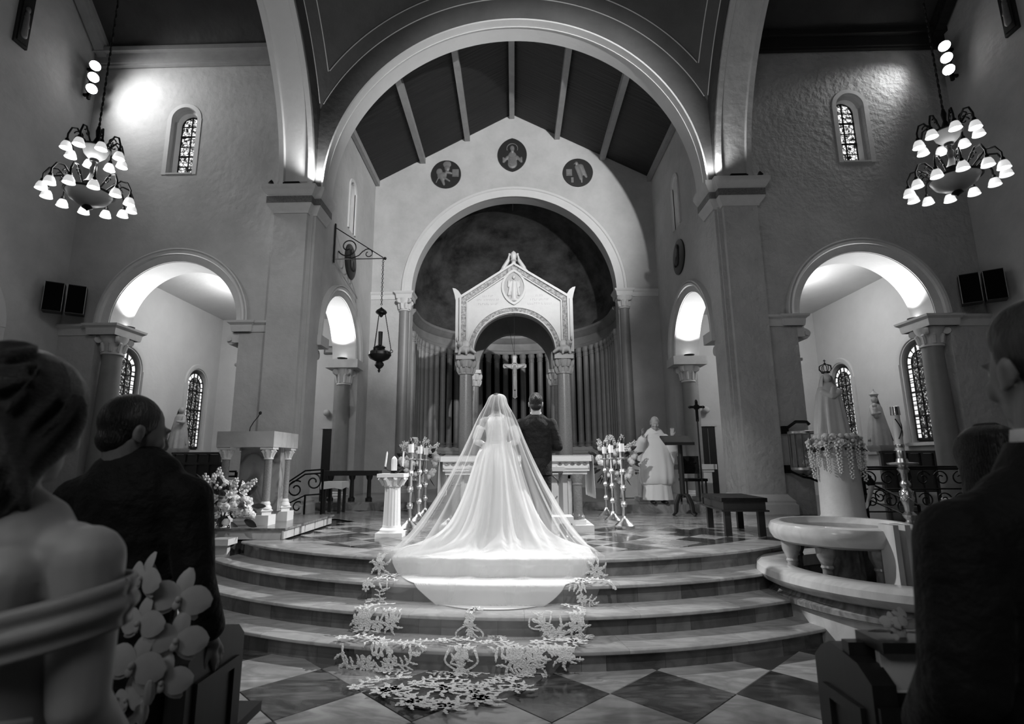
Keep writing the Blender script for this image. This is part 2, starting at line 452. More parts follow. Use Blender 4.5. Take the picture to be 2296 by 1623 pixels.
# curved marble steps, built slab by slab
steps = sroot('steps', (0, 10, 0), 'four curved marble steps rising from the nave to the altar platform')
lims = [(-0.77, 0.71), (-0.83, 0.58), (-0.88, 0.54), (-0.92, 0.50)]
for k, (rad, z) in enumerate(STEPS):
    a0, a1 = lims[k]
    zb = z-0.1625
    n = int((a1-a0)*rad/0.34)
    for i in range(n):                  # riser slabs
        b0 = a0 + (a1-a0)*(i + (0.25*sin(i*2.3+k)))/n; b1 = a0 + (a1-a0)*(i+1 + (0.25*sin((i+1)*2.3+k)))/n
        b0 = max(b0, a0); b1 = min(b1, a1) if i < n-1 else a1
        g = 0.0012/rad
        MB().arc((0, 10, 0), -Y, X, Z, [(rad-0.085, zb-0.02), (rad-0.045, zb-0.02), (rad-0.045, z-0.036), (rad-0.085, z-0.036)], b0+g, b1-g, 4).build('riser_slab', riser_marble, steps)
    n = int((a1-a0)*rad/0.95); inner = (STEPS[k-1][0]-0.10) if k else rad-0.42
    for i in range(n):                  # tread slabs with rounded nosing
        b0 = a0 + (a1-a0)*i/n; b1 = a0 + (a1-a0)*(i+1)/n; g = 0.001/rad
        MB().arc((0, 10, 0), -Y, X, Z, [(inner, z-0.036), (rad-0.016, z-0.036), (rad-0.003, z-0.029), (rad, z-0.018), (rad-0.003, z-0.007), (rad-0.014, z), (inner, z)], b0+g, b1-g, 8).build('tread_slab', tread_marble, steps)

# platform body with a notch for the font pool
pa = [polar(4.66, a) for a in np.linspace(-0.80, 0.69, 40)]
notch = [(POOL[0]+1.16*cos(R(a)), POOL[1]+1.16*sin(R(a))) for a in np.linspace(122, 90, 8)]
outl = pa + notch + [(8.9, 6.55), (8.9, 20.5), (-8.9, 20.5), (-8.9, 6.55), (-3.4, 6.55)]
struct(MB().plate([tuple(p) for p in outl], [], (0, 0, 0), X, Y, Z, 0.632).build('floor_platform', tile_dark, smooth=None))
fp = bpy.data.objects['floor_platform']
struct(MB().box((-6.15, 6.5, 0.66), (5.6, 0.22, 0.07)).box((-6.15, 6.53, 0.33), (5.5, 0.1, 0.6)).build('trim_platform_left', marble))
# diagonal tiles on the platform
tp = 0.33; hd = tp/math.sqrt(2); far = MB(); cnt = 0
pL = tile_mesh('tile', hd, 0.02, tile_light); pD = tile_mesh('tile', hd, 0.02, tile_dark); pX = tile_mesh('tile', hd, 0.02, marble_mid)
for j in range(0, 50):
    y = 5.50 + j*hd
    for i in range(-20, 21):
        x = (i + (j % 2)*0.5)*2*hd
        if y > 10.85 or abs(x) > 4.9: continue
        if y < 6.6 and math.hypot(abs(x)+hd*0.6, 10-y+hd*0.6) > 4.60: continue
        if x > 2 and math.hypot(x-POOL[0], y-POOL[1]) < 1.45: continue
        if x < -2.85+hd and 6.7-hd < y < 9.2: continue
        if y < 8.0 and abs(x) < 3.6:
            put((pL, pD, pL, pX)[(j*7+(i*3 if j % 2 else i)) % 4] if j % 2 == 0 else (pD if i % 3 else pX), (x, y, 0.632-0.0022), fp); cnt += 1
        else: far.add([(x+hd-.004, y, .648), (x, y+hd-.004, .648), (x-hd+.004, y, .648), (x, y-hd+.004, .648)], [(0, 1, 2, 3)])
ob = far.build('distant_tiles', tile_light, fp, smooth=None); ob['kind'] = 'stuff'
# border slabs along the platform edge
for i in range(14):
    a0 = -0.77 + 1.48*i/14; a1 = -0.77 + 1.48*(i+1)/14
    MB().arc((0, 10, 0), -Y, X, Z, [(4.33, 0.63), (4.66, 0.63), (4.66, 0.6495), (4.33, 0.6495)], a0+.0005, a1-.0005, 6).build('border_slab', tread_marble, fp)
# sanctuary level
struct(MB().box((0, 15.7, 0.72), (8.0, 9.6, 0.158)).box((2.78, 10.55, 0.72), (1.66, 0.86, 0.156)).build('floor_sanctuary', marble_mid, smooth=None))

# ------------------------------------------------------------------ transept walls (plane y = 10)
def window_parts(n, s, kind, o, u, v, nrm, w, z0, zs, cols, rows, border):
    """arched stained window: frame lead and separate panes; o = centre at z 0, u across, v up, nrm into the wall"""
    root = sroot('window_%d' % n, tuple(V3(o)), 'arched stained glass window with black lead bars')
    o = V3(o); fr = MB(); r = w/2
    def inside(x, z):
        if z <= zs: return abs(x) <= r
        return math.hypot(x, z-zs) <= r
    # lead border
    fr.plate(arch_poly(-r, r, z0, zs), [arch_poly(-r*.93, r*.93, z0+r*.07, zs)], o, u, v, nrm, 0.03)
    fr.plate(arch_poly(-r*1.02, r*1.02, z0-.02, zs), [], o+V3(nrm)*0.04, u, v, nrm, 0.01)
    fr.build('lead_frame', lead, root, smooth=None)
    top = zs + r; bars = MB()
    b = r*border
    inner_r = r*.93-b
    if border:
        bars.plate(arch_poly(-inner_r-.006, inner_r+.006, z0+.03, zs), [arch_poly(-inner_r+.012, inner_r-.012, z0+.05, zs)], o-V3(nrm)*.004, u, v, nrm, 0.03)
    H = top-z0
    for k in range(1, rows):
        z = z0 + H*k/rows; hw = r if z < zs else math.sqrt(max(0, r*r-(z-zs)**2))
        thick = 0.035 if (k % 2 == 0) else 0.012
        bars.plate([(-hw, z-thick/2), (hw, z-thick/2), (hw, z+thick/2), (-hw, z+thick/2)], [], o-V3(nrm)*.006, u, v, nrm, 0.02)
    for k in range(1, cols):
        x = -inner_r + 2*inner_r*k/cols; t = zs + math.sqrt(max(0, r*r-x*x))
        bars.plate([(x-.012, z0), (x+.012, z0), (x+.012, t), (x-.012, t)], [], o-V3(nrm)*.006, u, v, nrm, 0.02)
    bars.build('lead_bar', lead, root, smooth=None)
    def clip(x0, x1, za, zb, rr):
        pts = []
        for x, z in ((x0, za), (x1, za), (x1, zb), (x0, zb)):
            if z > zs:
                d = math.hypot(x, z-zs)
                if d > rr: x, z = x*rr/d, zs+(z-zs)*rr/d
            pts.append((x, z))
        return pts
    rr = inner_r-0.005
    for i in range(rows):
        for j in range(cols):
            za = z0 + H*i/rows+.012; zb = z0 + H*(i+1)/rows-.012
            x0 = -rr+2*rr*j/cols+.008; x1 = -rr+2*rr*(j+1)/cols-.008
            p = clip(x0, x1, za, zb, rr)
            ar = 0.5*abs(sum(p[q][0]*p[(q+1) % 4][1]-p[(q+1) % 4][0]*p[q][1] for q in range(4)))
            if ar < 5e-4: continue
            MB().plate(p, [], o+V3(nrm)*.012, u, v, nrm, 0.008).build('pane', stained if kind == 'geo' else stained_dim, root, smooth=None)
    if border:
        nb = rows*2
        for sgn in (-1, 1):
            for i in range(nb):
                za = z0+.05 + (zs-z0-.05)*i/nb+.01; zb = z0+.05 + (zs-z0-.05)*(i+1)/nb-.01
                xa = sgn*(inner_r+.016); xb = sgn*(r*.92)
                MB().plate([(xa, za), (xb, za), (xb, zb), (xa, zb)], [], o+V3(nrm)*.012, u, v, nrm, 0.008).build('border_pane', border_glass, root, smooth=None)
        for i in range(7):
            MB().arc(o+V3(v)*zs, u, v, nrm, [(inner_r+.016, .012), (r*.92, .012), (r*.92, .02), (inner_r+.016, .02)], PI*i/7+.05, PI*(i+1)/7-.05, 4).build('border_pane', border_glass, root, smooth=None)
    return root

ARCH_C, ARCH_ZS = 6.70, 4.28
for s, side in ((-1, 'left'), (1, 'right')):
    wm = plaster if s < 0 else rough_plaster
    # wall with the aisle arch and the high window
    outer = [(s*4.06, 0.3), (s*8.97, 0.3), (s*8.97, 10.32), (s*4.06, 10.32)]
    xo, xi = 8.20, 5.36
    op = [(s*xo, 0.32), (s*xo, 4.2), (s*7.98, 4.2)] + [(s*(ARCH_C + 1.28*cos(a)), ARCH_ZS + 1.28*sin(a)) for a in np.linspace(0, PI, 36)] + [(s*5.42, 4.2), (s*xi, 4.2), (s*xi, 0.32)]
    wx = 6.93
    win = arch_poly(-.27, .27, 7.50, 8.74); win = [(s*wx + x, z) for x, z in win]
    struct(MB().plate(outer, [op, win], (0, 10, 0), X, Z, Y, 0.6).build('wall_transept_%s' % side, wm, smooth=0.5))
    w = window_parts(1 if s < 0 else 2, s, 'geo', (s*wx, 10.27, 0), X, Z, Y, 0.46, 7.56, 8.74, 2, 6, 0)
    # splayed reveal and moulded frame of the high window
    fr = MB()
    pr = [(.275, -.012), (.355, -.012), (.365, 0.0), (.365, .02), (.275, .02)]
    fr.arc((s*wx, 10, 8.74), X, Z, Y, pr, 0, PI, 24)
    for q in (-1, 1):
        fr.plate([(s*wx+q*.275, 7.46), (s*wx+q*.365, 7.46), (s*wx+q*.365, 8.74), (s*wx+q*.275, 8.74)], [], (0, 9.988, 0), X, Z, Y, .03)
    # inner step of the reveal
    fr.arc((s*wx, 10, 8.74), X, Z, Y, [(.225, .14), (.275, .10), (.275, .27), (.225, .27)], 0, PI, 24)
    for q in (-1, 1):
        fr.box((s*wx+q*.25, 10.19, 8.12), (.05, .16, 1.26))
    fr.box((s*wx, 10.18, 7.48), (.54, .40, .03))
    struct(fr.build('trim_high_window_%s' % side, smooth_plaster))
    # archivolt moulding
    t = MB().arc((s*ARCH_C, 10, ARCH_ZS), X, Z, Y, [(1.27, -.02), (1.40, -.05), (1.415, -.10), (1.46, -.12), (1.475, -.09), (1.495, -.12), (1.52, -.11), (1.52, .03), (1.27, .03)], 0, PI, 56)
    struct(t.build('trim_aisle_arch_%s' % side, stone))
    # lining of the arch soffit: smooth white
    t = MB().arc((s*ARCH_C, 10, ARCH_ZS), X, Z, Y, [(1.262, .005), (1.285, .005), (1.285, .598), (1.262, .598)], 0, PI, 56)
    struct(t.build('trim_arch_soffit_%s' % side, smooth_plaster))
    # imposts
    prof = [(-.05, 0), (.02, 0), (.03, .04), (.04, .13), (.09, .17), (.10, .21), (-.05, .21)]
    t = MB()
    path = [(s*8.96, 10), (s*8.30, 10), (s*8.30, 9.93), (s*7.78, 9.93), (s*7.78, 10.62), (s*8.1, 10.62)]
    t.mold(path if s < 0 else path[::-1], prof, closed=False, z0=4.05)
    t.box((s*8.06, 10.28, 4.15), (.54, .68, .20))
    path = [(s*5.6, 10.62), (s*5.46, 10.62), (s*5.46, 9.95), (s*5.12, 9.95), (s*5.12, 10), (s*4.4, 10)]
    t.mold(path if s < 0 else path[::-1], prof, closed=False, z0=4.08)
    t.box((s*5.30, 10.28, 4.18), (.32, .66, .20))
    struct(t.build('trim_impost_%s' % side, stone))
    # corbel scroll under the inner impost
    t = MB().box((s*5.42, 10.26, 3.98), (.16, .5, .2)).lathe([(.0, -.22), (.10, -.22), (.11, -.18), (.11, .18), (.10, .22), (0, .22)], (s*5.52, 10.26, 3.95), 18, axis=(0, 1, 0))
    t.lathe([(.0, -.03), (.05, -.03), (.05, .0), (0, .0)], (s*5.55, 10.02, 3.95), 14, axis=(0, 1, 0)).box((s*5.38, 10.26, 3.70), (.07, .3, .5)).box((s*5.40, 10.26, 3.46), (.10, .34, .05))
    struct(t.build('trim_corbel_%s' % side, stone))
    # cornice beams at the foot of the roof and up the gable
    c = MB().box((s*6.5, 9.93, 10.16), (4.95, .16, .29)).box((s*6.5, 9.86, 10.28), (4.95, .22, .10)).box((s*6.5, 9.93, 10.0), (4.95, .08, .05))
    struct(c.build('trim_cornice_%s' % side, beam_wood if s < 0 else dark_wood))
    c = MB(); d = V3((0, -1, 0.95)).normalized()
    p = V3((s*8.80, 10.0, 10.18)); L = 7.0
    c.box(tuple(p + d*L/2), (.20, L, .24), rx=-math.atan2(.95, 1)).box(tuple(p + d*L/2 + V3((-s*.11, 0, .04))), (.06, L, .10), rx=-math.atan2(.95, 1))
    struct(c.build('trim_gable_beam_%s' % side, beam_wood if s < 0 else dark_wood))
    # gable end wall and roof slope
    g = [(10.6, 0), (10.6, 10.4), (10, 10.4), (6, 14.2), (2, 10.4), (2, 0)]
    wall = MB().plate(g, [], (s*8.95, 0, 0), Y, Z, X*s, 0.3).build('wall_gable_%s' % side, plaster, smooth=None); struct(wall)
    c = MB().add([(s*9, 10.1, 10.22), (s*9, 6, 14.2), (s*4.4, 6, 14.2), (s*4.4, 10.1, 10.22)], [(0, 1, 2, 3)]).add([(s*9, 1.9, 10.22), (s*9, 6, 14.2), (s*4.4, 6, 14.2), (s*4.4, 1.9, 10.22)], [(0, 1, 2, 3)])
    struct(c.build('ceiling_transept_%s' % side, ceil_wood, smooth=None, solid=0.05))
    # side aisle behind the arches
    ai = MB().box((s*6.6, 15.75, 3.2), (4.9, .2, 6.0)).build('wall_aisle_back_%s' % side, smooth_plaster, smooth=None); struct(ai)
    holes = []
    wins = [(11.85, .86), (14.66, .80)]
    for yc, ww in wins:
        holes.append([(yc + x, z) for x, z in arch_poly(-ww/2-.06, ww/2+.06, 1.95, 3.72)])
    aw = MB().plate([(10.5, .3), (15.8, .3), (15.8, 6.1), (10.5, 6.1)], holes, (s*8.9, 0, 0), Y, Z, X*s, .35).build('wall_aisle_%s' % side, smooth_plaster, smooth=0.5); struct(aw)
    for kx, (yc, ww) in enumerate(wins):
        window_parts(3+kx + (0 if s < 0 else 2), s, 'fig', (s*8.96, yc, 0), Y, Z, X*s, ww, 2.0, 3.70, 3, 8, .30)
        f = MB().arc((s*8.9, yc, 3.72), Y, Z, -X*s, [(ww/2+.09, -.02), (ww/2+.09, .03), (ww/2+.13, .045), (ww/2+.2, .045), (ww/2+.22, .02), (ww/2+.22, -.02)], 0, PI, 28)
        for q in (-1, 1): f.box((s*8.88, yc+q*(ww/2+.155), 2.82), (.07, .13, 1.82))
        f.box((s*8.86, yc, 1.92), (.12, ww+.44, .07))
        struct(f.build('trim_aisle_window_%s' % side, smooth_plaster))
    struct(MB().box((s*6.6, 13.1, 5.98), (4.9, 5.3, .15)).build('ceiling_aisle_%s' % side, smooth_plaster, smooth=None))
    # chancel side wall with aisle arch, high window
    outer = [(10.55, .3), (14.55, .3), (14.55, 9.95), (10.55, 9.95)]
    cy = 12.04
    op = [(10.68, .32), (10.68, 4.1)] + [(cy - 1.28*cos(a), 4.12 + 1.28*sin(a)) for a in np.linspace(0, PI, 36)] + [(13.55, 4.1), (13.55, .32)]
    win = [(12.42 + x, z) for x, z in arch_poly(-.22, .22, 7.25, 8.35)]
    wl = MB().plate(outer, [op, win], (s*4.05, 0, 0), Y, Z, X*s, .6).build('wall_chancel_%s' % side, plaster, smooth=0.5); struct(wl)
    window_parts(7 if s < 0 else 8, s, 'geo', (s*4.30, 12.42, 0), Y, Z, X*s, .40, 7.28, 8.35, 1, 4, 0)
    t = MB().arc((s*4.05, 12.42, 8.35), Y, Z, -X*s, [(.215, -.02), (.215, .02), (.29, .03), (.30, .0), (.30, -.02)], 0, PI, 20)
    for q in (-1, 1): t.box((s*4.04, 12.42+q*.26, 7.80), (.06, .08, 1.12))
    struct(t.build('trim_chancel_window_%s' % side, smooth_plaster))
    t = MB().arc((s*4.05, cy, 4.12), Y, Z, X*s, [(1.27, -.02), (1.40, -.05), (1.415, -.10), (1.46, -.12), (1.475, -.09), (1.495, -.12), (1.52, -.11), (1.52, .03), (1.27, .03)], 0, PI, 56)
    struct(t.build('trim_chancel_arch_%s' % side, stone))
    t = MB().arc((s*4.05, cy, 4.12), Y, Z, X*s, [(1.262, .005), (1.285, .005), (1.285, .598), (1.262, .598)], 0, PI, 56)
    struct(t.build('trim_chancel_soffit_%s' % side, smooth_plaster))
    t = MB()
    pth = [(s*4.70, 13.62), (s*4.70, 13.13), (s*3.98, 13.13), (s*3.98, 13.68)]
    t.mold(pth if s > 0 else pth[::-1], prof, closed=False, z0=3.93).box((s*4.34, 13.40, 4.03), (.66, .50, .20))
    pth = [(s*3.98, 10.5), (s*3.98, 10.92), (s*4.70, 10.92), (s*4.7, 10.6)]
    t.mold(pth if s > 0 else pth[::-1], prof, closed=False, z0=3.93).box((s*4.34, 10.72, 4.03), (.66, .36, .20))
    t.lathe([(0, -.22), (.10, -.22), (.11, -.18), (.11, .18), (.10, .22), (0, .22)], (s*4.34, 10.90, 3.80), 18, axis=(1, 0, 0))
    struct(t.build('trim_chancel_impost_%s' % side, stone))
    # pier between crossing and chancel with its capital
    foot = [(s*4.80, 10.6), (s*4.80, 9.90), (s*4.14, 9.90), (s*4.14, 10.04), (s*4.01, 10.04), (s*4.01, 10.58)]
    fpth = foot if s < 0 else foot[::-1]
    pier = MB().plate(fpth, [], (0, 0, .3), X, Y, Z, 6.9).build('pillar_crossing_%s' % side, plaster if s < 0 else rough_plaster, smooth=None); struct(pier, 'square plastered pier carrying the crossing arch')
    cp = [(-.1, 0), (.03, 0), (.035, .03), (.05, .05), (.11, .13), (.12, .16), (.12, .34), (.15, .36), (.19, .43), (.21, .46), (.21, .54), (-.1, .54)]
    t = MB().mold(fpth, cp, closed=False, z0=6.50).plate(fpth, [], (0, 0, 6.5), X, Y, Z, .535)
    struct(t.build('trim_capital_%s' % side, stone))
    t = MB().mold(fpth, [(.10, 0), (.128, 0), (.128, .14), (.10, .14)], closed=False, z0=6.68)
    struct(t.build('trim_frieze_%s' % side, mosaic))
    bp = [(-.1, 0), (.13, 0), (.13, .17), (.11, .18), (.10, .20), (.105, .235), (.06, .28), (.015, .34), (-.1, .34)]
    t = MB().mold(fpth, bp, closed=False, z0=.64).build('trim_pier_base_%s' % side, stone); struct(t)

# columns of the side arches
def classical_column(name, label, loc, r, z0, z1, capz, m_shaft, m_cap, base=True):
    c = sroot(name, loc, label)
    x, y = loc[0], loc[1]
    MB().lathe([(r*1.02, z0), (r*1.02, z0+.3), (r, z0+1.0), (r*.9, z1-.05), (r*.9, z1)], (x, y, 0), 28).build('shaft', m_shaft, c)
    cap = MB().lathe([(r*.9, z1-.04), (r*1.05, z1-.03), (r*1.05, z1), (r*.92, z1+.02), (r*.95, z1+(capz-z1)*.5), (r*1.2, z1+(capz-z1)*.8), (r*1.3, capz)], (x, y, 0), 28)
    h = capz-z1
    for k in range(8):
        a = PI/8 + k*PI/4
        d = V3((cos(a), sin(a), 0)); p = V3((x, y, 0))
        cap.tube([p+d*r*.96+Z*(z1+.02), p+d*r*1.06+Z*(z1+h*.4), p+d*r*1.22+Z*(z1+h*.58), p+d*r*1.30+Z*(z1+h*.5)], [.035, .04, .03, .012], 6)
    for k in range(4):
        a = PI/4 + k*PI/2; d = V3((cos(a), sin(a), 0)); p = V3((x, y, 0))
        cap.lathe([(0, -.03), (h*.2, -.03), (h*.22, 0), (h*.2, .03), (0, .03)], tuple(p+d*r*1.38+Z*(capz-h*.24)), 14, axis=(-sin(a), cos(a), 0))
    cap.build('capital', m_cap, c)
    if base:
        MB().lathe([(r*1.5, z0-.22), (r*1.5, z0-.12), (r*1.3, z0-.10), (r*1.35, z0-.06), (r*1.12, z0-.03), (r*1.15, z0), (r, z0+.03)], (x, y, 0), 24).build('base', m_cap, c)
    return c
for s, side in ((-1, 'left'), (1, 'right')):
    classical_column('column_transept_%s' % side, 'plain grey column with leafy capital', (s*7.985, 10.22, 0), .19, .87, 3.72, 4.05, column_stone, stone)
    classical_column('column_chancel_%s' % side, 'plain grey column with leafy capital', (s*4.34, 13.36, 0), .17, .87, 3.55, 3.93, column_stone, stone)

# ------------------------------------------------------------------ crossing arches, vault
ZC = 7.08
struct(MB().arc((0, 10, ZC), X, Z, Y, [(3.90, 0), (3.94, 0), (3.94, .60), (3.90, .60)], 0, PI, 72).build('trim_chancel_opening', smooth_plaster))
band = MB().arc((0, 10, ZC), X, Z, Y, [(3.885, .18), (3.91, .18), (3.91, .20), (3.885, .20)], 0.02, PI-.02, 72)
struct(band.build('trim_soffit_bead', stone))
# flat archivolt faces and sail vault between the arches
RS = 5.98; CYV = 6.0
def on_sphere(x, y):
    return ZC + math.sqrt(max(0.0, RS*RS - x*x - (y-CYV)**2))
XV = 4.05
v = MB()
def ring_face(o, u, vv, n, half):
    rows = []
    for i in range(73):
        a = PI*i/72; row = []
        for r in np.linspace(3.935, math.sqrt(RS*RS-16.0), 6):
            x = r*cos(a)
            x = max(-half, min(half, x))
            row.append(V3(o) + V3(u)*x + V3(vv)*(r*sin(a)))
        rows.append(row)
    v.grid(rows)
ring_face((0, 10, ZC), X, Z, Y, XV)
for s in (-1, 1): ring_face((s*XV, CYV, ZC), Y, Z, X, 4.0)
rows = []
for i in range(61):
    xx = -XV + 2*XV*i/60; rows.append([(xx, 2 + 8*j/60, on_sphere(xx, 2 + 8*j/60)) for j in range(61)])
v.grid(rows)
struct(v.build('ceiling_vault', dome_paint, smooth=0.5))
# incised double line following the arches on the vault
gl = MB()
def groove(yv, r0, n=90):
    pts = []
    for i in range(n+1):
        a = PI*i/n; x = r0*cos(a); z = r0*sin(a)
        if abs(x) < XV-.005: pts.append((x, yv, ZC+z))
    return pts
for off in (0.0, .20):
    yv = 10 - off - .004; r0 = math.sqrt(RS*RS - (yv-CYV)**2)-.012
    pts = groove(yv, r0)
    pts = [p for p in pts if abs(p[0]) < XV-off]
    gl.tube(pts, .011, 6)
    for s in (-1, 1):
        xv = s*(XV - off - .004); r1 = math.sqrt(RS*RS-xv*xv)-.012
        q = [(xv, CYV + r1*cos(a), ZC + r1*sin(a)) for a in np.linspace(0, PI, 91)]
        q = [p for p in q if abs(p[1]-CYV) < 4.0-off]
        gl.tube(q, .011, 6)
struct(gl.build('trim_vault_lines', smooth_plaster))
for s, side in ((-1, 'left'), (1, 'right')):
    t = MB().arc((s*4.07, CYV, ZC), Y, Z, X*s, [(3.88, 0), (3.88, .10), (3.93, .12), (3.93, .58), (3.88, .60), (3.88, .70), (4.3, .70), (4.3, 0)], 0, PI, 72)
    t.box((s*4.42, 2.06, 3.5), (.70, .3, 7.2))
    struct(t.build('trim_crossing_arch_%s' % side, smooth_plaster if s < 0 else plaster))
    # infill between arch and transept roof
    pl = [(10, 0), (10, 10.3), (6, 14.2), (2, 10.3), (2, 0)] + [(CYV - 4.2*cos(a), ZC-7.08+ZC*0 + 4.2*sin(a)) for a in []]
    op = [(CYV + 4.1*cos(a), ZC + 4.1*sin(a)) for a in np.linspace(0, PI, 48)]
    struct(MB().plate([(10.1, ZC), (10.1, 10.3), (6, 14.3), (1.9, 10.3), (1.9, ZC)] + op[::-1], [], (s*4.70, 0, 0), Y, Z, X*s, .06).build('wall_above_arch_%s' % side, plaster, smooth=None))

# ------------------------------------------------------------------ chancel end wall, roof, apse
AR, AZ = 2.93, 6.33
outer = [(-4.15, .3), (4.15, .3), (4.15, 9.70), (0, 11.92), (-4.15, 9.70)]
op = [(AR, .32), (AR, AZ)] + [(AR*cos(a), AZ + AR*sin(a)) for a in np.linspace(0, PI, 48)] + [(-AR, AZ), (-AR, .32)]
struct(MB().plate(outer, [op[::-1]], (0, 14.5, 0), X, Z, Y, .45).build('wall_chancel_end', smooth_plaster if False else plaster, smooth=0.5))
t = MB().arc((0, 14.5, AZ), X, Z, Y, [(2.90, -.01), (3.10, -.03), (3.12, -.06), (3.18, -.06), (3.20, -.02), (3.20, .02), (2.90, .02)], 0, PI, 64)
struct(t.build('trim_apse_arch', smooth_plaster))
struct(MB().arc((0, 14.5, AZ), X, Z, Y, [(2.905, .0), (2.94, .0), (2.94, .46), (2.905, .46)], 0, PI, 64).build('trim_apse_soffit', smooth_plaster))
prof = [(-.05, 0), (.02, 0), (.03, .03), (.04, .12), (.08, .16), (.09, .20), (-.05, .20)]
for s, side in ((-1, 'left'), (1, 'right')):
    path = [(s*4.1, 14.5), (s*3.28, 14.5), (s*3.28, 14.40), (s*2.90, 14.40), (s*2.90, 14.95)]
    t = MB().mold(path if s < 0 else path[::-1], prof, closed=False, z0=6.13).box((s*3.09, 14.6, 6.22), (.38, .36, .19))
    struct(t.build('trim_apse_cornice_%s' % side, smooth_plaster))
    classical_column('column_apse_%s' % side, 'slim engaged column at the apse arch', (s*3.08, 14.50, 0), .15, 1.0, 5.80, 6.13, column_stone, stone)
# roof boards and beams
roof = sroot('ceiling_chancel', (0, 12.5, 11.9), 'pitched ceiling of dark boards with pale beams')
slope = (11.92-9.70)/4.15
for s in (-1, 1):
    for k in range(3):
        x0, x1 = s*1.33*k, s*(1.33*(k+1) if k < 2 else 4.15)
        nb = 10
        for q in range(1):
            z0, z1 = 11.93-abs(x0)*slope, 11.93-abs(x1)*slope
            MB().add([(x0, 10.3, z0), (x1, 10.3, z1), (x1, 14.55, z1), (x0, 14.55, z0)], [(0, 1, 2, 3)]).build('board_bay', dark_wood, roof, smooth=None, solid=.04)
for x in (0, -1.34, 1.34, -2.66, 2.66, -3.98, 3.98):
    z = 11.90-abs(x)*slope-.06
    MB().box((x, 12.4, z), (.15 if abs(x) < 3.9 else .10, 4.2, .17)).build('beam', beam_wood, roof, smooth=None)
# apse: cylinder wall, semi-dome with mural, ring of pipes like columns
AY, ARR = 15.6, 2.98
def apse_pts(r, n=60):
    p = [(-r, 14.9)] + [(-r*cos(a), AY + r*sin(a)*1.0) for a in np.linspace(0, PI, n)] + [(r, 14.9)]
    return p
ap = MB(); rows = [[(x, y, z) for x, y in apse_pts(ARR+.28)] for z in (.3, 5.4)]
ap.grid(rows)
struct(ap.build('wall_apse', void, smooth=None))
dm = MB(); rows = []
for i in range(25):
    e = PI/2*i/24
    r = (ARR+.05)*cos(e); rows.append([(x, max(y, 14.9), 5.9 + (ARR+.45)*sin(e)) for x, y in [(-max(r, .01), 14.9)] + [(-max(r, .01)*cos(a), AY + max(r, .01)*sin(a)) for a in np.linspace(0, PI, 60)] + [(max(r, .01), 14.9)]])
dm.grid(rows)
struct(dm.build('ceiling_apse', mural, smooth=3.1))
en = MB(); pe = apse_pts(ARR)
en.mold(pe, [(-.3, 0), (.03, 0), (.05, .05), (.05, .10), (.0, .14), (-.02, .38), (.04, .42), (.10, .52), (.14, .56), (.14, .64), (-.3, .64)], closed=False, z0=5.33)
struct(en.build('trim_apse_entablature', apse_stone))
en = MB().mold(pe, [(-.3, 0), (.24, 0), (.24, 1.06), (.27, 1.08), (.27, 1.16), (.10, 1.18), (.10, 1.30), (-.3, 1.30)], closed=False, z0=.78)
struct(en.build('trim_apse_plinth', stone))
colon = sroot('apse_colonnade', (0, 15.6, 2.05), 'ring of slender stone shafts with ball capitals round the apse'); colon['kind'] = 'structure'
pc = None; ncol = 35
for i in range(ncol):
    L = 0.7*2 + PI*ARR; d = L*(i+.5)/ncol
    r = ARR - .03
    if d < .7: px, py = -r, 14.9+d
    elif d > L-.7: px, py = r, 14.9+(L-d)
    else:
        a = (d-.7)/ARR; px, py = -r*cos(a), AY + r*sin(a)
    if pc is None:
        pc = MB().lathe([(.125, 2.08), (.125, 2.14), (.105, 2.15), (.12, 2.20), (.105, 2.23), (.098, 2.28), (.092, 5.02), (.105, 5.03), (.105, 5.06), (.092, 5.07), (.105, 5.11), (.105, 5.13), (.092, 5.14), (.12, 5.20), (.125, 5.26), (.095, 5.33)], (0, 0, 0), 14).build('shaft', apse_stone, None); c = pc
    else: c = pc.copy(); COL.objects.link(c)
    c.parent = colon; c.location = (px, py-15.6, -2.05)
# ================================================================== ciborium over the altar
cib = thing('ciborium', 'carved pale stone canopy with pointed gable on speckled granite columns behind the altar', 'canopy', (0, 12.0, .80))
def rich_column(parent, x, y, r, z0, z1, z2, ms, mc):
    MB().lathe([(r, z0), (r, z0+1.2), (r*.92, z1)], (x, y, 0), 28).build('column', ms, parent)
    c = MB().lathe([(r*.92, z1-.02), (r*1.12, z1-.01), (r*1.12, z1+.02), (r*.95, z1+.04), (r*1.05, z1+.18), (r*1.3, z2-.10), (r*1.2, z2-.08)], (x, y, 0), 28)
    c.box((x, y, z2-.04), (r*2.75, r*2.75, .09))
    h = z2-z1
    for row, (zz, rr, n) in enumerate(((z1+.10, 1.18, 9), (z1+h*.62, 1.35, 9))):
        for k in range(n):
            a = 2*PI*(k + row*.5)/n; p = V3((x+cos(a)*r*rr, y+sin(a)*r*rr, zz)); d = V3((cos(a), sin(a), 0))
            c.tube([p-d*r*.22-Z*.10, p-Z*.02, p+d*r*.12+Z*.05, p+d*r*.24+Z*.03], [.03, .042, .034, .02], 6)
    c.build('capital', mc, parent)
for s in (-1, 1):
    rich_column(cib, s*1.11, 12.0, .155, .8, 3.54, 3.94, granite, cib_stone)
    rich_column(cib, s*1.08, 13.9, .15, .8, 3.54, 3.94, granite, stone)
w = 1.265
gab = [(-w, 3.95), (-.93, 3.95), (-.93, 4.03)] + [(-.93*cos(a), 4.03+.90*sin(a)) for a in np.linspace(0, PI, 40)] + [(.93, 3.95), (w, 3.95), (w, 5.33), (0, 6.15), (-w, 5.33)]
MB().plate(gab[::-1], [], (0, 11.90, 0), X, Z, Y, .22).build('gable_front', cib_stone, cib, smooth=None)
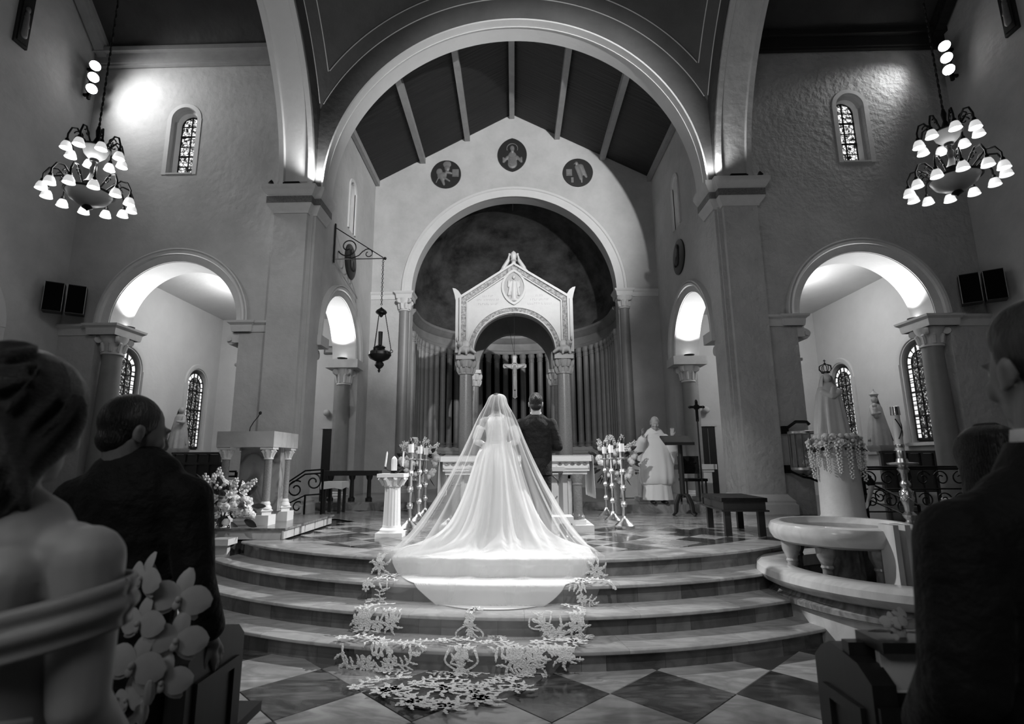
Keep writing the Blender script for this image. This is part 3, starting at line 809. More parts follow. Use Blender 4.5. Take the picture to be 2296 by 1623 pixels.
MB().plate(gab[::-1], [], (0, 13.80, 0), X, Z, Y, .20).build('gable_back', apse_stone, cib, smooth=None)
sidew = [(12.12, 3.95), (12.25, 3.95)] + [(12.95-.70*cos(a), 4.03+.80*sin(a)) for a in np.linspace(0, PI, 30)] + [(13.65, 3.95), (13.8, 3.95), (13.8, 5.3), (12.12, 5.3)]
for s in (-1, 1): MB().plate(sidew[::-1], [], (s*1.05, 0, 0), Y, Z, X*s, .2).build('side_wall', stone, cib, smooth=None)
rf = MB()
for s in (-1, 1): rf.add([(s*1.28, 11.92, 5.34), (s*1.28, 14.0, 5.34), (0, 14.0, 6.16), (0, 11.92, 6.16)], [(0, 1, 2, 3)])
rf.build('canopy_roof', stone, cib, smooth=None, solid=.05)
# raised mouldings and carved borders of the gable
def strip(mb, pts, half, y0, d):
    pts = [V3((p[0], p[1])) for p in pts]; n = len(pts)
    L_, R_ = [], []
    for i in range(n):
        a = (pts[i]-pts[i-1]) if i else pts[1]-pts[0]; b = (pts[i+1]-pts[i]) if i < n-1 else pts[i]-pts[i-1]
        a.normalize(); b.normalize(); na, nb = V3((a.y, -a.x)), V3((b.y, -b.x)); m = (na+nb); m = m/max(.3, m.dot(na))
        L_.append(pts[i]+m*half); R_.append(pts[i]-m*half)
    k = 2*n
    vs = [(p.x, y0, p.y) for p in L_] + [(p.x, y0, p.y) for p in R_] + [(p.x, y0-d, p.y) for p in L_] + [(p.x, y0-d, p.y) for p in R_]
    fs = []
    for i in range(n-1):
        fs += [(k+i, k+i+1, k+n+i+1, k+n+i), (i, i+1, k+i+1, k+i), (n+i, n+i+1, k+n+i+1, k+n+i), (i, i+1, n+i+1, n+i)]
    fs += [(0, n, k+n, k), (n-1, 2*n-1, k+2*n-1, k+n-1)]
    mb.add(vs, fs)
outl = [(-w+.10, 4.0), (-w+.10, 5.28), (0, 6.06), (w-.10, 5.28), (w-.10, 4.0)]
b = MB(); strip(b, outl, .055, 11.90, .025); b.build('carved_border', carved, cib, smooth=None)
b = MB(); strip(b, [(-w+.025, 3.96), (-w+.025, 5.325), (0, 6.13), (w-.025, 5.325), (w-.025, 3.96)], .022, 11.90, .06)
strip(b, [(-w+.18, 4.0), (-w+.18, 5.23), (0, 5.96), (w-.18, 5.23), (w-.18, 4.0)], .014, 11.90, .05)
b.build('border_moulding', cib_stone, cib, smooth=None)
arcp = [(-1.0*cos(a), 4.03+.985*sin(a)) for a in np.linspace(.02, PI-.02, 41)]
b = MB(); strip(b, arcp, .05, 11.90, .022); b.build('carved_archivolt', carved, cib, smooth=None)
b = MB()
for rr in (.94, 1.065): strip(b, [(-rr*cos(a), 4.03+(rr-.015)*sin(a)) for a in np.linspace(.02, PI-.02, 41)], .013, 11.90, .045)
b.build('arch_bead', cib_stone, cib, smooth=None)
# leaf shaped corner ornaments
for s in (-1, 1):
    b = MB().box((s*1.315, 11.97, 4.67), (.075, .14, 1.28)).plate([(s*1.265, 5.28), (s*1.355, 5.28), (s*1.385, 5.42), (s*1.43, 5.57), (s*1.36, 5.555), (s*1.29, 5.50), (s*1.20, 5.36), (s*1.17, 5.30)][::s], [], (0, 11.90, 0), X, Z, Y, .14)
    b.build('corner_leaf', cib_stone, cib)
    # crouching winged beast above the capital
    q = MB().ell((s*1.12, 11.83, 4.08), (.13, .09, .085)).ell((s*1.23, 11.78, 4.20), (.07, .07, .075)).ell((s*1.25, 11.72, 4.19), (.035, .05, .03)).ell((s*1.30, 11.85, 4.33), (.025, .03, .06)).ell((s*1.10, 11.83, 4.20), (.09, .04, .10)).cap((s*.98, 11.8, 4.08), (s*.88, 11.80, 4.0), .05, .03).cap((s*1.22, 11.80, 4.10), (s*1.25, 11.78, 3.97), .035, .03).cap((s*1.10, 11.78, 4.06), (s*1.08, 11.76, 3.97), .035, .03)
    blob(q, 'carved_beast', cib_stone, cib, .014, 2)
    # bird on the gable slope
    q = MB().cap((s*.24, 11.95, 6.05), (s*.13, 11.95, 6.24), .055, .045).cap((s*.13, 11.95, 6.24), (s*.105, 11.95, 6.36), .035, .022).ell((s*.095, 11.95, 6.40), (.032, .03, .03)).cap((s*.09, 11.95, 6.40), (s*.06, 11.95, 6.37), .014, .006).cap((s*.24, 11.95, 6.04), (s*.36, 11.95, 5.93), .045, .02)
    blob(q, 'carved_bird', cib_stone, cib, .012, 2)
b = MB().lathe([(0, 6.12), (.06, 6.14), (.05, 6.22), (.085, 6.25), (.06, 6.29), (.075, 6.34), (.078, 6.39), (.055, 6.45), (0, 6.50)], (0, 11.98, 0), 14)
b.build('pine_cone_finial', cib_stone, cib)
def vesica(hw, hh, n=24):
    # pointed oval outline
    Rr = (hh*hh+hw*hw)/(2*hw); c = Rr-hw; a = math.asin(hh/Rr)
    p = [(-c+Rr*cos(t), Rr*sin(t)) for t in np.linspace(-a, a, n)]
    return p + [(c-Rr*cos(t), Rr*sin(t)) for t in np.linspace(a, -a, n)][1:-1]
vo = [(x, 5.565+z) for x, z in vesica(.285, .43)]; vi = [(x, 5.565+z) for x, z in vesica(.235, .365)]
MB().plate(vo, [vi], (0, 11.86, 0), X, Z, Y, .05).build('medallion_frame', cib_stone, cib, smooth=.5)
MB().plate([(x, 5.565+z) for x, z in vesica(.245, .375)], [], (0, 11.885, 0), X, Z, Y, .02).build('medallion_ground', column_stone, cib, smooth=None)
q = MB().cap((0, 11.88, 5.30), (0, 11.88, 5.68), .07, .055, flat=.6, ax=Y).ell((0, 11.87, 5.80), (.04, .035, .05)).cap((-.06, 11.88, 5.70), (-.13, 11.87, 5.58), .03, .022).cap((.06, 11.88, 5.70), (.13, 11.87, 5.58), .03, .022).cap((-.13, 11.87, 5.58), (-.12, 11.87, 5.72), .022, .02).cap((.13, 11.87, 5.58), (.12, 11.87, 5.72), .022, .02).cap((-.07, 11.88, 5.66), (-.12, 11.88, 5.38), .03, .035).cap((.07, 11.88, 5.66), (.12, 11.88, 5.38), .03, .035).ell((0, 11.88, 5.26), (.11, .03, .04))
blob(q, 'medallion_figure', cib_stone, cib, .012, 2)
# worn incised lettering, too faint to read
rr_ = random.Random(3)
for sx, wid in ((-.60, (.24, .50, .44)), (.60, (.18, .44, .56))):
    b = MB()
    for ln, wd_ in enumerate(wid):
        z = 5.36 - ln*.095 ; x = sx-wd_/2
        while x < sx+wd_/2:
            l = rr_.choice((.02, .03, .035))
            k = rr_.randint(0, 2)
            b.box((x, 11.899, z), (.007, .004, .045))
            if k: b.box((x+l*.45, 11.899, z+(.018 if k == 1 else -.018)), (l*.7, .004, .007))
            x += l + (.04 if rr_.random() < .18 else .014)
    b.build('worn_inscription', column_stone, cib, smooth=None)['kind'] = 'stuff'
# ------------------------------------------------------------------ hanging crucifix
cr = thing('crucifix', 'ornate outlined crucifix with pale figure hanging under the stone canopy arch', 'crucifix', (0, 11.7, 3.44))
def cross_outline(cx, zt, zb, za, aw, hw, tip):
    pts = [(-hw, zb+tip), (-tip, zb+tip*.8), (0, zb), (tip, zb+tip*.8), (hw, zb+tip), (hw, za-hw), (aw-tip, za-hw), (aw-tip*.6, za-tip), (aw, za-tip*.5), (aw, za+tip*.5), (aw-tip*.6, za+tip), (aw-tip, za+hw), (hw, za+hw), (hw, zt-tip), (tip, zt-tip*.9), (tip*.6, zt), (-tip*.6, zt), (-tip, zt-tip*.9), (-hw, zt-tip), (-hw, za+hw), (-aw+tip, za+hw), (-aw+tip*.6, za+tip), (-aw, za+tip*.5), (-aw, za-tip*.5), (-aw+tip*.6, za-tip), (-aw+tip, za-hw), (-hw, za-hw)]
    return [(cx+x, z) for x, z in pts]
MB().plate(cross_outline(0, 3.90, 2.955, 3.67, .245, .035, .045), [], (0, 11.70, 0), X, Z, Y, .03).build('cross_body', bronze, cr, smooth=None)
ou = cross_outline(0, 3.915, 2.94, 3.67, .26, .046, .055); inn = cross_outline(0, 3.90, 2.955, 3.67, .245, .033, .043)
MB().plate(ou, [inn], (0, 11.685, 0), X, Z, Y, .045).build('cross_rim', cib_stone, cr, smooth=None)
MB().arc((0, 11.70, 3.67), X, Z, Y, [(.062, -.025), (.082, -.025), (.082, 0), (.062, 0)], 0, 2*PI, 24).build('halo', cib_stone, cr)
q = MB().ell((0, 11.655, 3.66), (.026, .026, .034)).cap((0, 11.66, 3.61), (0, 11.66, 3.50), .042, .03, flat=.7, ax=Y).cap((-.03, 11.665, 3.60), (-.13, 11.67, 3.63), .016, .012).cap((-.13, 11.67, 3.63), (-.22, 11.68, 3.68), .012, .010).cap((.03, 11.665, 3.60), (.13, 11.67, 3.63), .016, .012).cap((.13, 11.67, 3.63), (.22, 11.68, 3.68), .012, .010).ell((0, 11.655, 3.46), (.042, .035, .04)).cap((-.012, 11.655, 3.45), (-.018, 11.645, 3.30), .026, .02).cap((.014, 11.655, 3.45), (.012, 11.645, 3.30), .026, .02).cap((-.018, 11.645, 3.30), (-.006, 11.66, 3.14), .02, .014).cap((.012, 11.645, 3.30), (.008, 11.66, 3.14), .02, .014)
blob(q, 'corpus', cib_stone, cr, .006, 2)
MB().tube([(0, 11.71, 3.9), (0, 11.9, 5.0)], .004, 5).tube([(-.0, 11.71, 3.9), (-.16, 12.1, 4.85)], .004, 5).build('hanging_wire', iron, cr)

# ================================================================== altar
alt = thing('altar', 'pale stone altar table with shell frieze and short columns behind the couple', 'altar', (0, 7.9, ZP))
MB().box((-.01, 7.9, 1.605), (2.06, 1.0, .07)).build('table_slab', pale_stone, alt, smooth=None)
MB().box((-.01, 7.9, 1.505), (2.0, .92, .13)).box((-.01, 7.9, 1.42), (1.94, .86, .05)).build('frieze', pale_stone, alt, smooth=None)
MB().box((-.01, 7.9, 1.03), (1.55, .62, .74)).box((-.75, 7.58, 1.03), (.05, .03, .7)).box((.73, 7.58, 1.03), (.05, .03, .7)).box((-.01, 7.58, 1.36), (1.5, .03, .05)).build('pedestal', stone, alt, smooth=None)
for g in (-.78, 0.02, .76):
    for k in range(5):
        x = g + (k-2)*.085
        MB().arc((x, 7.432, 1.515), X, Z, Y, [(.002, 0), (.034, 0), (.034, .012), (.002, .012)], PI*.12, PI*.88, 8).build('shell_motif', carved, alt)
    MB().box((g, 7.436, 1.475), (.46, .012, .014)).box((g-.22, 7.436, 1.49), (.012, .012, .04)).box((g+.22, 7.436, 1.49), (.012, .012, .04)).build('motif_ledge', stone, alt, smooth=None)
for x in (-.83, -.28, .28, .83):
    MB().lathe([(.085, .80), (.085, .84), (.07, .86), (.062, .90), (.058, 1.24), (.072, 1.26), (.06, 1.28), (.09, 1.37), (.09, 1.40)], (x, 7.52, 0), 16).build('column', granite, alt)
MB().box((-.01, 7.85, .695), (2.04, 1.06, .09)).box((-.01, 7.87, .77), (1.86, .94, .06)).build('base_slab', pale_stone, alt, smooth=None)
cl = MB()
for s, x in ((-1, -1.045), (1, 1.03)):
    rows = []
    for i in range(10):
        z = 1.645 - .57*i/9
        rows.append([(x + s*(.008+.012*sin(j*1.9)*i/9+.02*i/9), 7.42 + .92*j/12, z) for j in range(13)])
    cl.grid(rows)
cl.grid([[(-1.053 + 2.09*i/8, 7.42 + .92*j/8, 1.647) for j in range(9)] for i in range(9)])
o = cl.build('altar_cloth', linen, None, smooth=1.0, solid=.004)
tag(o, 'white linen cloth hanging over both ends of the stone altar', 'altar cloth')

# ================================================================== kneeler
kn = thing('kneeler', 'metal framed kneeler with white padded armrest and scroll in front of the altar', 'kneeler', (0.0, 6.67, ZP))
gm = mat('grey_painted_metal', .28, .4, metal=.3)
MB().box((.0, 6.74, 1.475), (1.16, .20, .055)).build('armrest_pad', white_cloth, kn, smooth=None)
MB().box((.0, 6.74, 1.435), (1.12, .16, .025)).build('armrest_board', gm, kn, smooth=None)
MB().box((.02, 6.68, .885), (1.28, .30, .075)).build('kneeling_pad', white_cloth, kn, smooth=None)
for x in (-.54, .54): MB().box((x, 6.80, 1.04), (.05, .05, .78)).build('post', gm, kn, smooth=None)
for x, y in ((-.6, 6.56), (.62, 6.56), (-.55, 6.80), (.57, 6.80)): MB().box((x, y, .75), (.045, .045, .20)).build('leg', gm, kn, smooth=None)
for s in (-1, 1):
    pts = [(s*(.36 + .165*cos(a)*(1-.0*a)), 6.82, 1.24 + .165*sin(a)) for a in np.linspace(.2, 2*PI-.6, 28)]
    pts2 = [(s*(.34 + (.095-.010*t)*cos(t*1.0+2)), 6.82, 1.27 + (.095-.010*t)*sin(t+2)) for t in np.linspace(0, 7.0, 30)]
    MB().tube(pts, .013, 8).tube(pts2, .012, 8).build('scroll', gm, kn)
    MB().tube([(s*.30 + .008*sin(k*1.5), 6.81, 1.36-.55*k/40) for k in range(41)], .004, 5).build('twisted_chain', iron, kn)

# ================================================================== white pedestal with unity candles
ped = thing('pedestal', 'white fluted pedestal with leafy capital holding the unity candles', 'pedestal', (-1.60, 7.05, ZP))
x0, y0 = -1.60, 7.05
MB().box((x0, y0, .675), (.34, .34, .05)).lathe([(.15, .70), (.15, .73), (.12, .755), (.115, .78)], (x0, y0, 0), 24).build('base', pale_stone, ped)
MB().lathe([(.112, .77), (.098, 1.22), (.10, 1.27)], (x0, y0, 0), 64, mod=lambda a, z: 1-.09*(.5+.5*cos(a*16))**2).build('fluted_shaft', pale_stone, ped, smooth=1.2)
b = MB().lathe([(.10, 1.255), (.112, 1.26), (.11, 1.28), (.13, 1.33), (.15, 1.37)], (x0, y0, 0), 24).box((x0, y0, 1.40), (.34, .34, .045))
for k in range(8):
    a = k*PI/4+PI/8; d = V3((cos(a), sin(a), 0)); p = V3((x0, y0, 0))
    b.tube([p+d*.11+Z*1.28, p+d*.135+Z*1.33, p+d*.175+Z*1.37, p+d*.18+Z*1.345], [.03, .035, .028, .015], 6)
b.build('capital', pale_stone, ped)
uc = thing('unity_candle', 'thick white pillar candle in middle of fluted pedestal', 'candle', (-1.585, 7.02, 1.425))
MB().lathe([(.037, 1.455), (.037, 1.60), (.024, 1.625), (.01, 1.64), (0, 1.645)], (-1.585, 7.02, 0), 20).build('wax', wax, uc)
MB().lathe([(.05, 1.425), (.05, 1.43), (.012, 1.435), (.012, 1.45), (.04, 1.455), (.04, 1.46)], (-1.585, 7.02, 0), 16).tube([(-1.70, 7.02, 1.49), (-1.66, 7.02, 1.462), (-1.585, 7.02, 1.44), (-1.52, 7.02, 1.462), (-1.475, 7.02, 1.50)], .006, 6).build('holder', iron, uc)
for x, tip, lb in ((-1.70, -.018, 'slim white taper candle leaning at left of the pillar candle'), (-1.475, -.008, 'slim white taper candle upright at right of the pillar candle')):
    t = thing('taper_candle', lb, 'candle', (x, 7.02, 1.49), 'taper candles')
    MB().lathe([(.018, 1.488), (.022, 1.498), (.012, 1.505), (.012, 1.515)], (x, 7.02, 0), 12).build('cup', iron, t)
    MB().tube([(x, 7.02, 1.505), (x-tip, 7.02, 1.68), (x-tip*1.05, 7.02, 1.705)], [.012, .0105, .004], 10).build('wax', wax, t)

# ================================================================== candlesticks
def candlestick(x, y, label):
    r = thing('candlestick', label, 'candlestick', (x, y, ZP), 'tall brass candlesticks flanking the altar')
    MB().lathe([(.135, ZP), (.14, ZP+.02), (.14, ZP+.045), (.11, ZP+.075), (.06, ZP+.11), (.035, ZP+.15), (.028, ZP+.17)], (x, y, 0), 12).build('base', brass, r)
    MB().lathe([(.026, ZP+.16), (.024, ZP+.95)], (x, y, 0), 8).build('stem', brass, r)
    for z in (.33, .55, .77): MB().lathe([(.02, -.045), (.036, -.038), (.042, -.012), (.048, 0), (.042, .012), (.036, .038), (.02, .045)], (x, y, ZP+z), 10).build('knob', brass, r)
    MB().lathe([(.024, ZP+.94), (.075, ZP+.955), (.08, ZP+.965), (.035, ZP+.975), (.036, ZP+1.06)], (x, y, 0), 16).build('drip_cup', brass, r)
    MB().lathe([(.038, ZP+1.05), (.038, ZP+1.17), (0, ZP+1.175)], (x, y, 0), 18).build('candle', wax, r)
    MB().lathe([(.039, ZP+1.165), (.041, ZP+1.17), (.036, ZP+1.22), (.033, ZP+1.245), (.03, ZP+1.245)], (x, y, 0), 18).build('candle_follower', steel, r)
    return r
for x, y, l in ((-1.47, 7.55, 'tall brass candlestick nearest the white fluted pedestal'), (-1.50, 8.45, 'middle brass candlestick of the three behind the white pedestal'), (-1.535, 9.25, 'farthest brass candlestick of the three beside the fluted pedestal side flowers'), (1.50, 9.25, 'farthest brass candlestick of the three on the priest side'), (1.475, 8.5, 'middle brass candlestick of the three on the priest side'), (1.495, 7.75, 'nearest brass candlestick of the three on the priest side')):
    candlestick(x, y, l)

# ================================================================== flowers
def petal_ball(r, n, pr, seed, name, m):
    q = random.Random(seed); b = MB(); b.ell((0, 0, 0), r*.72, 8, 6)
    for k in range(n):
        z = 1-2*(k+.5)/n; a = k*2.39996; s = math.sqrt(1-z*z); d = V3((s*cos(a), s*sin(a), z))
        u, v = frame_of(d); c = d*r*(.85+.2*q.random()); t = q.random()*PI
        p = [c + (u*cos(t+h)+v*sin(t+h))*pr*(1+.2*q.random()) - d*pr*.3 for h in (0, PI/2, PI, 3*PI/2)]
        b.add([c+d*pr*.12]+p, [(0, 1, 2), (0, 2, 3), (0, 3, 4), (0, 4, 1)])
    o = b.build(name, m, None, smooth=1.2); COL.objects.unlink(o); return o.data
def rose_mesh(r, name, m):
    b = MB(); b.ell((0, 0, 0), (r*.38, r*.38, r*.5), 8, 6)
    for ring, (n, rad, tilt, sz) in enumerate(((3, .34, .2, .62), (5, .55, .55, .75), (6, .75, .95, .85))):
        for k in range(n):
            a = 2*PI*k/n+ring*.5; d = V3((cos(a), sin(a), 0)); t = V3((-sin(a), cos(a), 0))
            rows = []
            for i in range(5):
                f = i/4; lean = tilt*f*f
                base = d*r*(rad*.4 + rad*.7*f + lean*.25) + Z*r*(-.5+.95*f*sz - .35*lean*f)
                wdt = r*sz*.62*math.sin(.35+f*2.2)
                rows.append([base + t*wdt*q_ - d*r*.22*(q_*q_) for q_ in (-1, -.5, 0, .5, 1)])
            b.grid(rows)
    o = b.build(name, m, None, smooth=1.5); COL.objects.unlink(o); return o.data
def sprig_mesh(h, name, m):
    b = MB(); q = random.Random(5); b.tube([(0, 0, 0), (.01, 0, h*.6), (0, .01, h)], .004, 5)
    for k in range(22):
        z = h*(.25+.75*k/22); a = k*2.4; r = .035*(1.15-.7*k/22)
        b.ell((r*cos(a), r*sin(a), z), (.022*(1.1-.6*k/22),)*3, 6, 4)
    o = b.build(name, m, None, smooth=1.2); COL.objects.unlink(o); return o.data
def leaf_mesh(l, w_, name, m):
    rows = []
    for i in range(7):
        f = i/6; ww = w_*math.sin(PI*min(1, f*.95+.05))**.8
        rows.append([(q_*ww, l*f, .25*l*f*(1-f*1.3) - abs(q_)*ww*.35) for q_ in (-1, -.5, 0, .5, 1)])
    o = MB().grid(rows).build(name, m, None, smooth=1.5); COL.objects.unlink(o); return o.data
HYD = petal_ball(.075, 90, .017, 2, 'hydrangea_mesh', petal); ROSE = rose_mesh(.06, 'rose_mesh', petal); SPR = sprig_mesh(.26, 'sprig_mesh', petal); LEAF = leaf_mesh(.17, .032, 'leaf_mesh', leaf_m)
ROSEG = rose_mesh(.055, 'grey_rose_mesh', petal_grey); ORB = petal_ball(.05, 60, .016, 4, 'carnation_mesh', petal)
def part(name, mesh, parent, loc, d=None, sc=1.0, roll=0.0, tilt=None):
    o = bpy.data.objects.new(name, mesh); COL.objects.link(o); o.parent = parent
    o.location = V3(loc) - parent.location
    d = V3(d) if d is not None else Z
    qd = d.to_track_quat('Z', 'Y') if tilt is None else d.to_track_quat('Y', 'Z')
    from mathutils import Quaternion
    o.rotation_mode = 'QUATERNION'; o.rotation_quaternion = qd @ Quaternion((0, 1, 0) if tilt else (0, 0, 1), roll)
    o.scale = (sc, sc, sc); return o
def bouquet(name, label, cat, c, rad, base, seed, nh, no, nr, ns, nl, face=(0, -1, 0), group=None, vase=True, ns_len=1.0):
    q = random.Random(seed); root = thing(name, label, cat, base, group); c = V3(c); f = V3(face)
    def dirn(front=.1):
        while True:
            d = V3((q.uniform(-1, 1), q.uniform(-1, 1), q.uniform(-.75, 1)))
            if .2 < d.length < 1:
                d.normalize()
                if d.dot(f) > -front: return d
    def at(d, k): return c + V3((d.x*rad[0], d.y*rad[1], d.z*rad[2]))*k
    for k in range(nl):
        d = dirn(.6); part('leaf', LEAF, root, at(d, q.uniform(.45, .95)), d + V3((0, 0, q.uniform(-.4, .3))), q.uniform(.8, 1.35), q.uniform(0, 6.28), tilt=True)
    for k in range(nh):
        d = dirn(); part('hydrangea_head', HYD, root, at(d, q.uniform(.7, .9)), d, q.uniform(.8, 1.1), q.random()*6)
    for k in range(no):
        d = dirn(); part('carnation', ORB, root, at(d, q.uniform(.7, 1.0)), d, q.uniform(.8, 1.15), q.random()*6)
    for k in range(nr):
        d = dirn(); part('rose', ROSE, root, at(d, q.uniform(.75, 1.0)), d, q.uniform(.8, 1.15), q.random()*6)
    for k in range(ns):
        d = dirn(); d.z = abs(d.z)*.5+.9; d.normalize(); part('flower_spike', SPR, root, at(d, .62), d + V3((q.uniform(-.25, .25), 0, 0)), q.uniform(.85, 1.15)*ns_len, q.random()*6)
    st = MB()
    for k in range(10):
        d = dirn(.9); st.tube([V3(base)+V3((0, 0, .02)), (V3(base)+c)/2 + V3((d.x*.05, d.y*.05, 0)), at(d, .6)], .006, 5)
    if vase:
        st.build('stem', leaf_m, root)
        bx, by, bz = base; h = max(.12, c.z-bz-rad[2]*.7)
        MB().lathe([(.09, bz), (.10, bz+.02), (.06, bz+h*.4), (.10, bz+h*.8), (.12, bz+h), (.11, bz+h), (.05, bz+h*.4)], (bx, by, 0), 20).build('vase', granite, root)
    else: st.build('stem', leaf_m, root)
    return root
bouquet('flower_arrangement', 'large low arrangement of white hydrangeas and spikes at foot of the marble lectern', 'flowers', (-3.62, 6.72, 1.06), (.42, .26, .30), (-3.62, 6.78, .775), 11, 15, 18, 14, 10, 55, vase=False)
bouquet('flower_arrangement', 'tall white flower arrangement behind the three candlesticks near the white pedestal', 'flowers', (-1.74, 9.75, 1.55), (.40, .28, .38), (-1.74, 9.78, ZP), 13, 13, 16, 10, 16, 40)
bouquet('flower_arrangement', 'tall white flower arrangement behind the three candlesticks beside the priest', 'flowers', (1.76, 9.75, 1.56), (.42, .28, .40), (1.76, 9.78, ZP), 13, 13, 16, 10, 16, 40)

# ================================================================== marble lectern on its plinth
pl_ = thing('lectern_plinth', 'low marble plinth under the lectern with bright panelled side', 'plinth', (-3.6, 7.6, ZP))
MB().box((-3.62, 7.6, .705), (1.54, 1.74, .11)).build('body', marble, pl_, smooth=None)
MB().box((-3.62, 7.6, .77), (1.60, 1.80, .025)).build('top_slab', marble_mid, pl_, smooth=None)
for k in range(5): MB().box((-2.846, 6.85+.36*k, .705), (.012, .33, .10)).build('side_panel', marble, pl_, smooth=None)
lec = thing('lectern', 'marble lectern with thick block top carried on short columns', 'lectern', (-3.52, 7.4, .783))
MB().box((-3.555, 7.40, 1.875), (.76, .80, .205)).build('top_block', marble, lec, smooth=None)
MB().box((-3.555, 7.62, 1.35), (.56, .30, .86)).build('back_panel', marble_mid, lec, smooth=None)
for x, y in ((-3.84, 7.10), (-3.27, 7.10), (-3.27, 7.68), (-3.84, 7.68)):
    MB().lathe([(.05, 1.07), (.048, 1.62)], (x, y, 0), 18).build('shaft', granite, lec)
    b = MB().lathe([(.048, 1.61), (.06, 1.615), (.06, 1.63), (.05, 1.64), (.06, 1.69), (.085, 1.735), (.08, 1.74)], (x, y, 0), 18).box((x, y, 1.757), (.17, .17, .032))
    for k in range(8):
        a = k*PI/4; d = V3((cos(a), sin(a), 0)); b.tube([V3((x, y, 1.64))+d*.05, V3((x, y, 1.69))+d*.065, V3((x, y, 1.725))+d*.09, V3((x, y, 1.71))+d*.1], [.014, .018, .016, .008], 5)
    b.build('capital', pale_stone, lec)
    MB().lathe([(.08, .98), (.08, 1.0), (.06, 1.03), (.062, 1.05), (.05, 1.075)], (x, y, 0), 18).lathe([(.085, .905), (.085, .94), (.11, .96), (.08, .985)], (x, y, 0), 4).box((x, y, .845), (.20, .22, .125)).build('base', pale_stone, lec)
mi = thing('microphone', 'black gooseneck microphone standing on the marble lectern', 'microphone', (-3.68, 7.35, 1.98))
MB().lathe([(.02, 1.978), (.02, 1.99), (.008, 2.0)], (-3.68, 7.35, 0), 12).tube([(-3.68, 7.35, 1.99), (-3.675, 7.35, 2.05), (-3.63, 7.35, 2.13), (-3.575, 7.35, 2.20), (-3.56, 7.35, 2.23)], .006, 6).build('gooseneck', black_plastic, mi)
MB().ell((-3.55, 7.35, 2.25), (.02, .02, .026)).build('capsule', black_plastic, mi)

# ================================================================== bench, stand, credence, chair, cross
bn = thing('bench', 'black wooden bench with thick seat in front of the right pier', 'bench', (2.86, 7.40, ZP), rz=-.10)
def lb(b, name, m): return b.build(name, m, bn, smooth=None, local=True)
lb(MB().box((0, 0, .435), (.54, 1.02, .05)), 'seat_pad', black_cloth)
lb(MB().box((0, 0, .36), (.50, .98, .10)).box((0, 0, .305), (.56, 1.04, .02)), 'seat_box', pew_wood)
for x in (-.2, .2):
    for y in (-.43, .43): lb(MB().box((x, y, .15), (.075, .075, .30)), 'leg', pew_wood)
st = thing('lectern_stand', 'black book stand with slanted desk before the priest', 'stand', (2.92, 9.62, ZP))
MB().box((2.82, 9.55, 1.93), (.50, .36, .03), rx=R(24)).box((2.82, 9.39, 1.865), (.50, .03, .05)).build('desk', black_plastic, st, smooth=None)
MB().lathe([(.045, .95), (.04, 1.9)], (2.89, 9.62, 0), 14).build('post', black_plastic, st)
for a in (0.3, 2.0, 3.6, 5.2):
    MB().tube([(2.89, 9.62, 1.0), (2.89+.10*cos(a), 9.62+.10*sin(a), .98), (2.89+.17*cos(a), 9.62+.17*sin(a), .84), (2.89+.19*cos(a), 9.62+.19*sin(a), .70), (2.89+.25*cos(a), 9.62+.25*sin(a), .668)], [.03, .035, .032, .028, .018], 8).build('leg', black_plastic, st)
ct = thing('credence_table', 'pale stone credence table behind the priest', 'table', (3.2, 11.2, ZS))
MB().box((3.22, 11.2, 1.46), (1.56, .5, .10)).build('table_top', stone, ct, smooth=None)
for x in (2.62, 3.80):
    MB().box((x, 11.2, 1.10), (.22, .40, .62)).box((x, 11.2, .835), (.36, .46, .07)).box((x, 11.2, 1.385), (.30, .44, .05)).box((x, 10.995, 1.08), (.08, .02, .34)).build('support', stone, ct, smooth=None)
ch = thing('chair', 'dark upholstered side chair by the stone table', 'chair', (3.40, 10.62, ZS))
MB().box((3.40, 10.62, 1.22), (.42, .42, .05)).build('seat', black_cloth, ch, smooth=None)
MB().box((3.40, 10.83, 1.50), (.40, .04, .34)).build('backrest', black_cloth, ch, smooth=None)
for x in (3.22, 3.58):
    for y, zt in ((10.44, 1.20), (10.83, 1.36)): MB().box((x, y, (ZS+zt)/2), (.03, .03, zt-ZS)).build('leg', pew_wood, ch, smooth=None)
pc_ = thing('presider_chair', 'stone armchair with arched back behind the priest', 'chair', (2.42, 12.2, ZS))
MB().plate(arch_poly(2.22, 2.68, 1.2, 1.75), [arch_poly(2.29, 2.61, 1.3, 1.72)], (0, 12.35, 0), X, Z, Y, .08).build('back_arch', stone, pc_)
MB().box((2.45, 12.38, 1.5), (.34, .03, .7)).build('back_panel', marble_mid, pc_, smooth=None)
MB().box((2.45, 12.15, 1.05), (.50, .46, .48)).build('seat', stone, pc_, smooth=None)
pcx = thing('processional_cross', 'dark metal processional cross with round centre on a tall pole near the right pier', 'cross', (3.46, 10.3, ZP))
MB().lathe([(.17, ZP), (.17, ZP+.02), (.05, ZP+.06), (.02, ZP+.10)], (3.46, 10.3, 0), 18).build('foot', iron, pcx)
MB().tube([(3.46, 10.3, ZP+.08), (3.46, 10.3, 2.35)], .014, 10).build('pole', bronze, pcx)
b = MB().box((3.46, 10.3, 2.50), (.05, .022, .38)).box((3.46, 10.3, 2.585), (.24, .022, .045)).lathe([(0, -.02), (.055, -.02), (.055, .02), (0, .02)], (3.46, 10.3, 2.585), 18, axis=(0, 1, 0))
for dx, dz in ((-.125, 0), (.125, 0), (0, .11)): b.ell((3.46+dx, 10.3, 2.585+dz), (.028, .018, .028)).ell((3.46+dx*1.12, 10.3, 2.585+dz*1.14), (.02, .015, .02))
b.build('cross_head', iron, pcx)

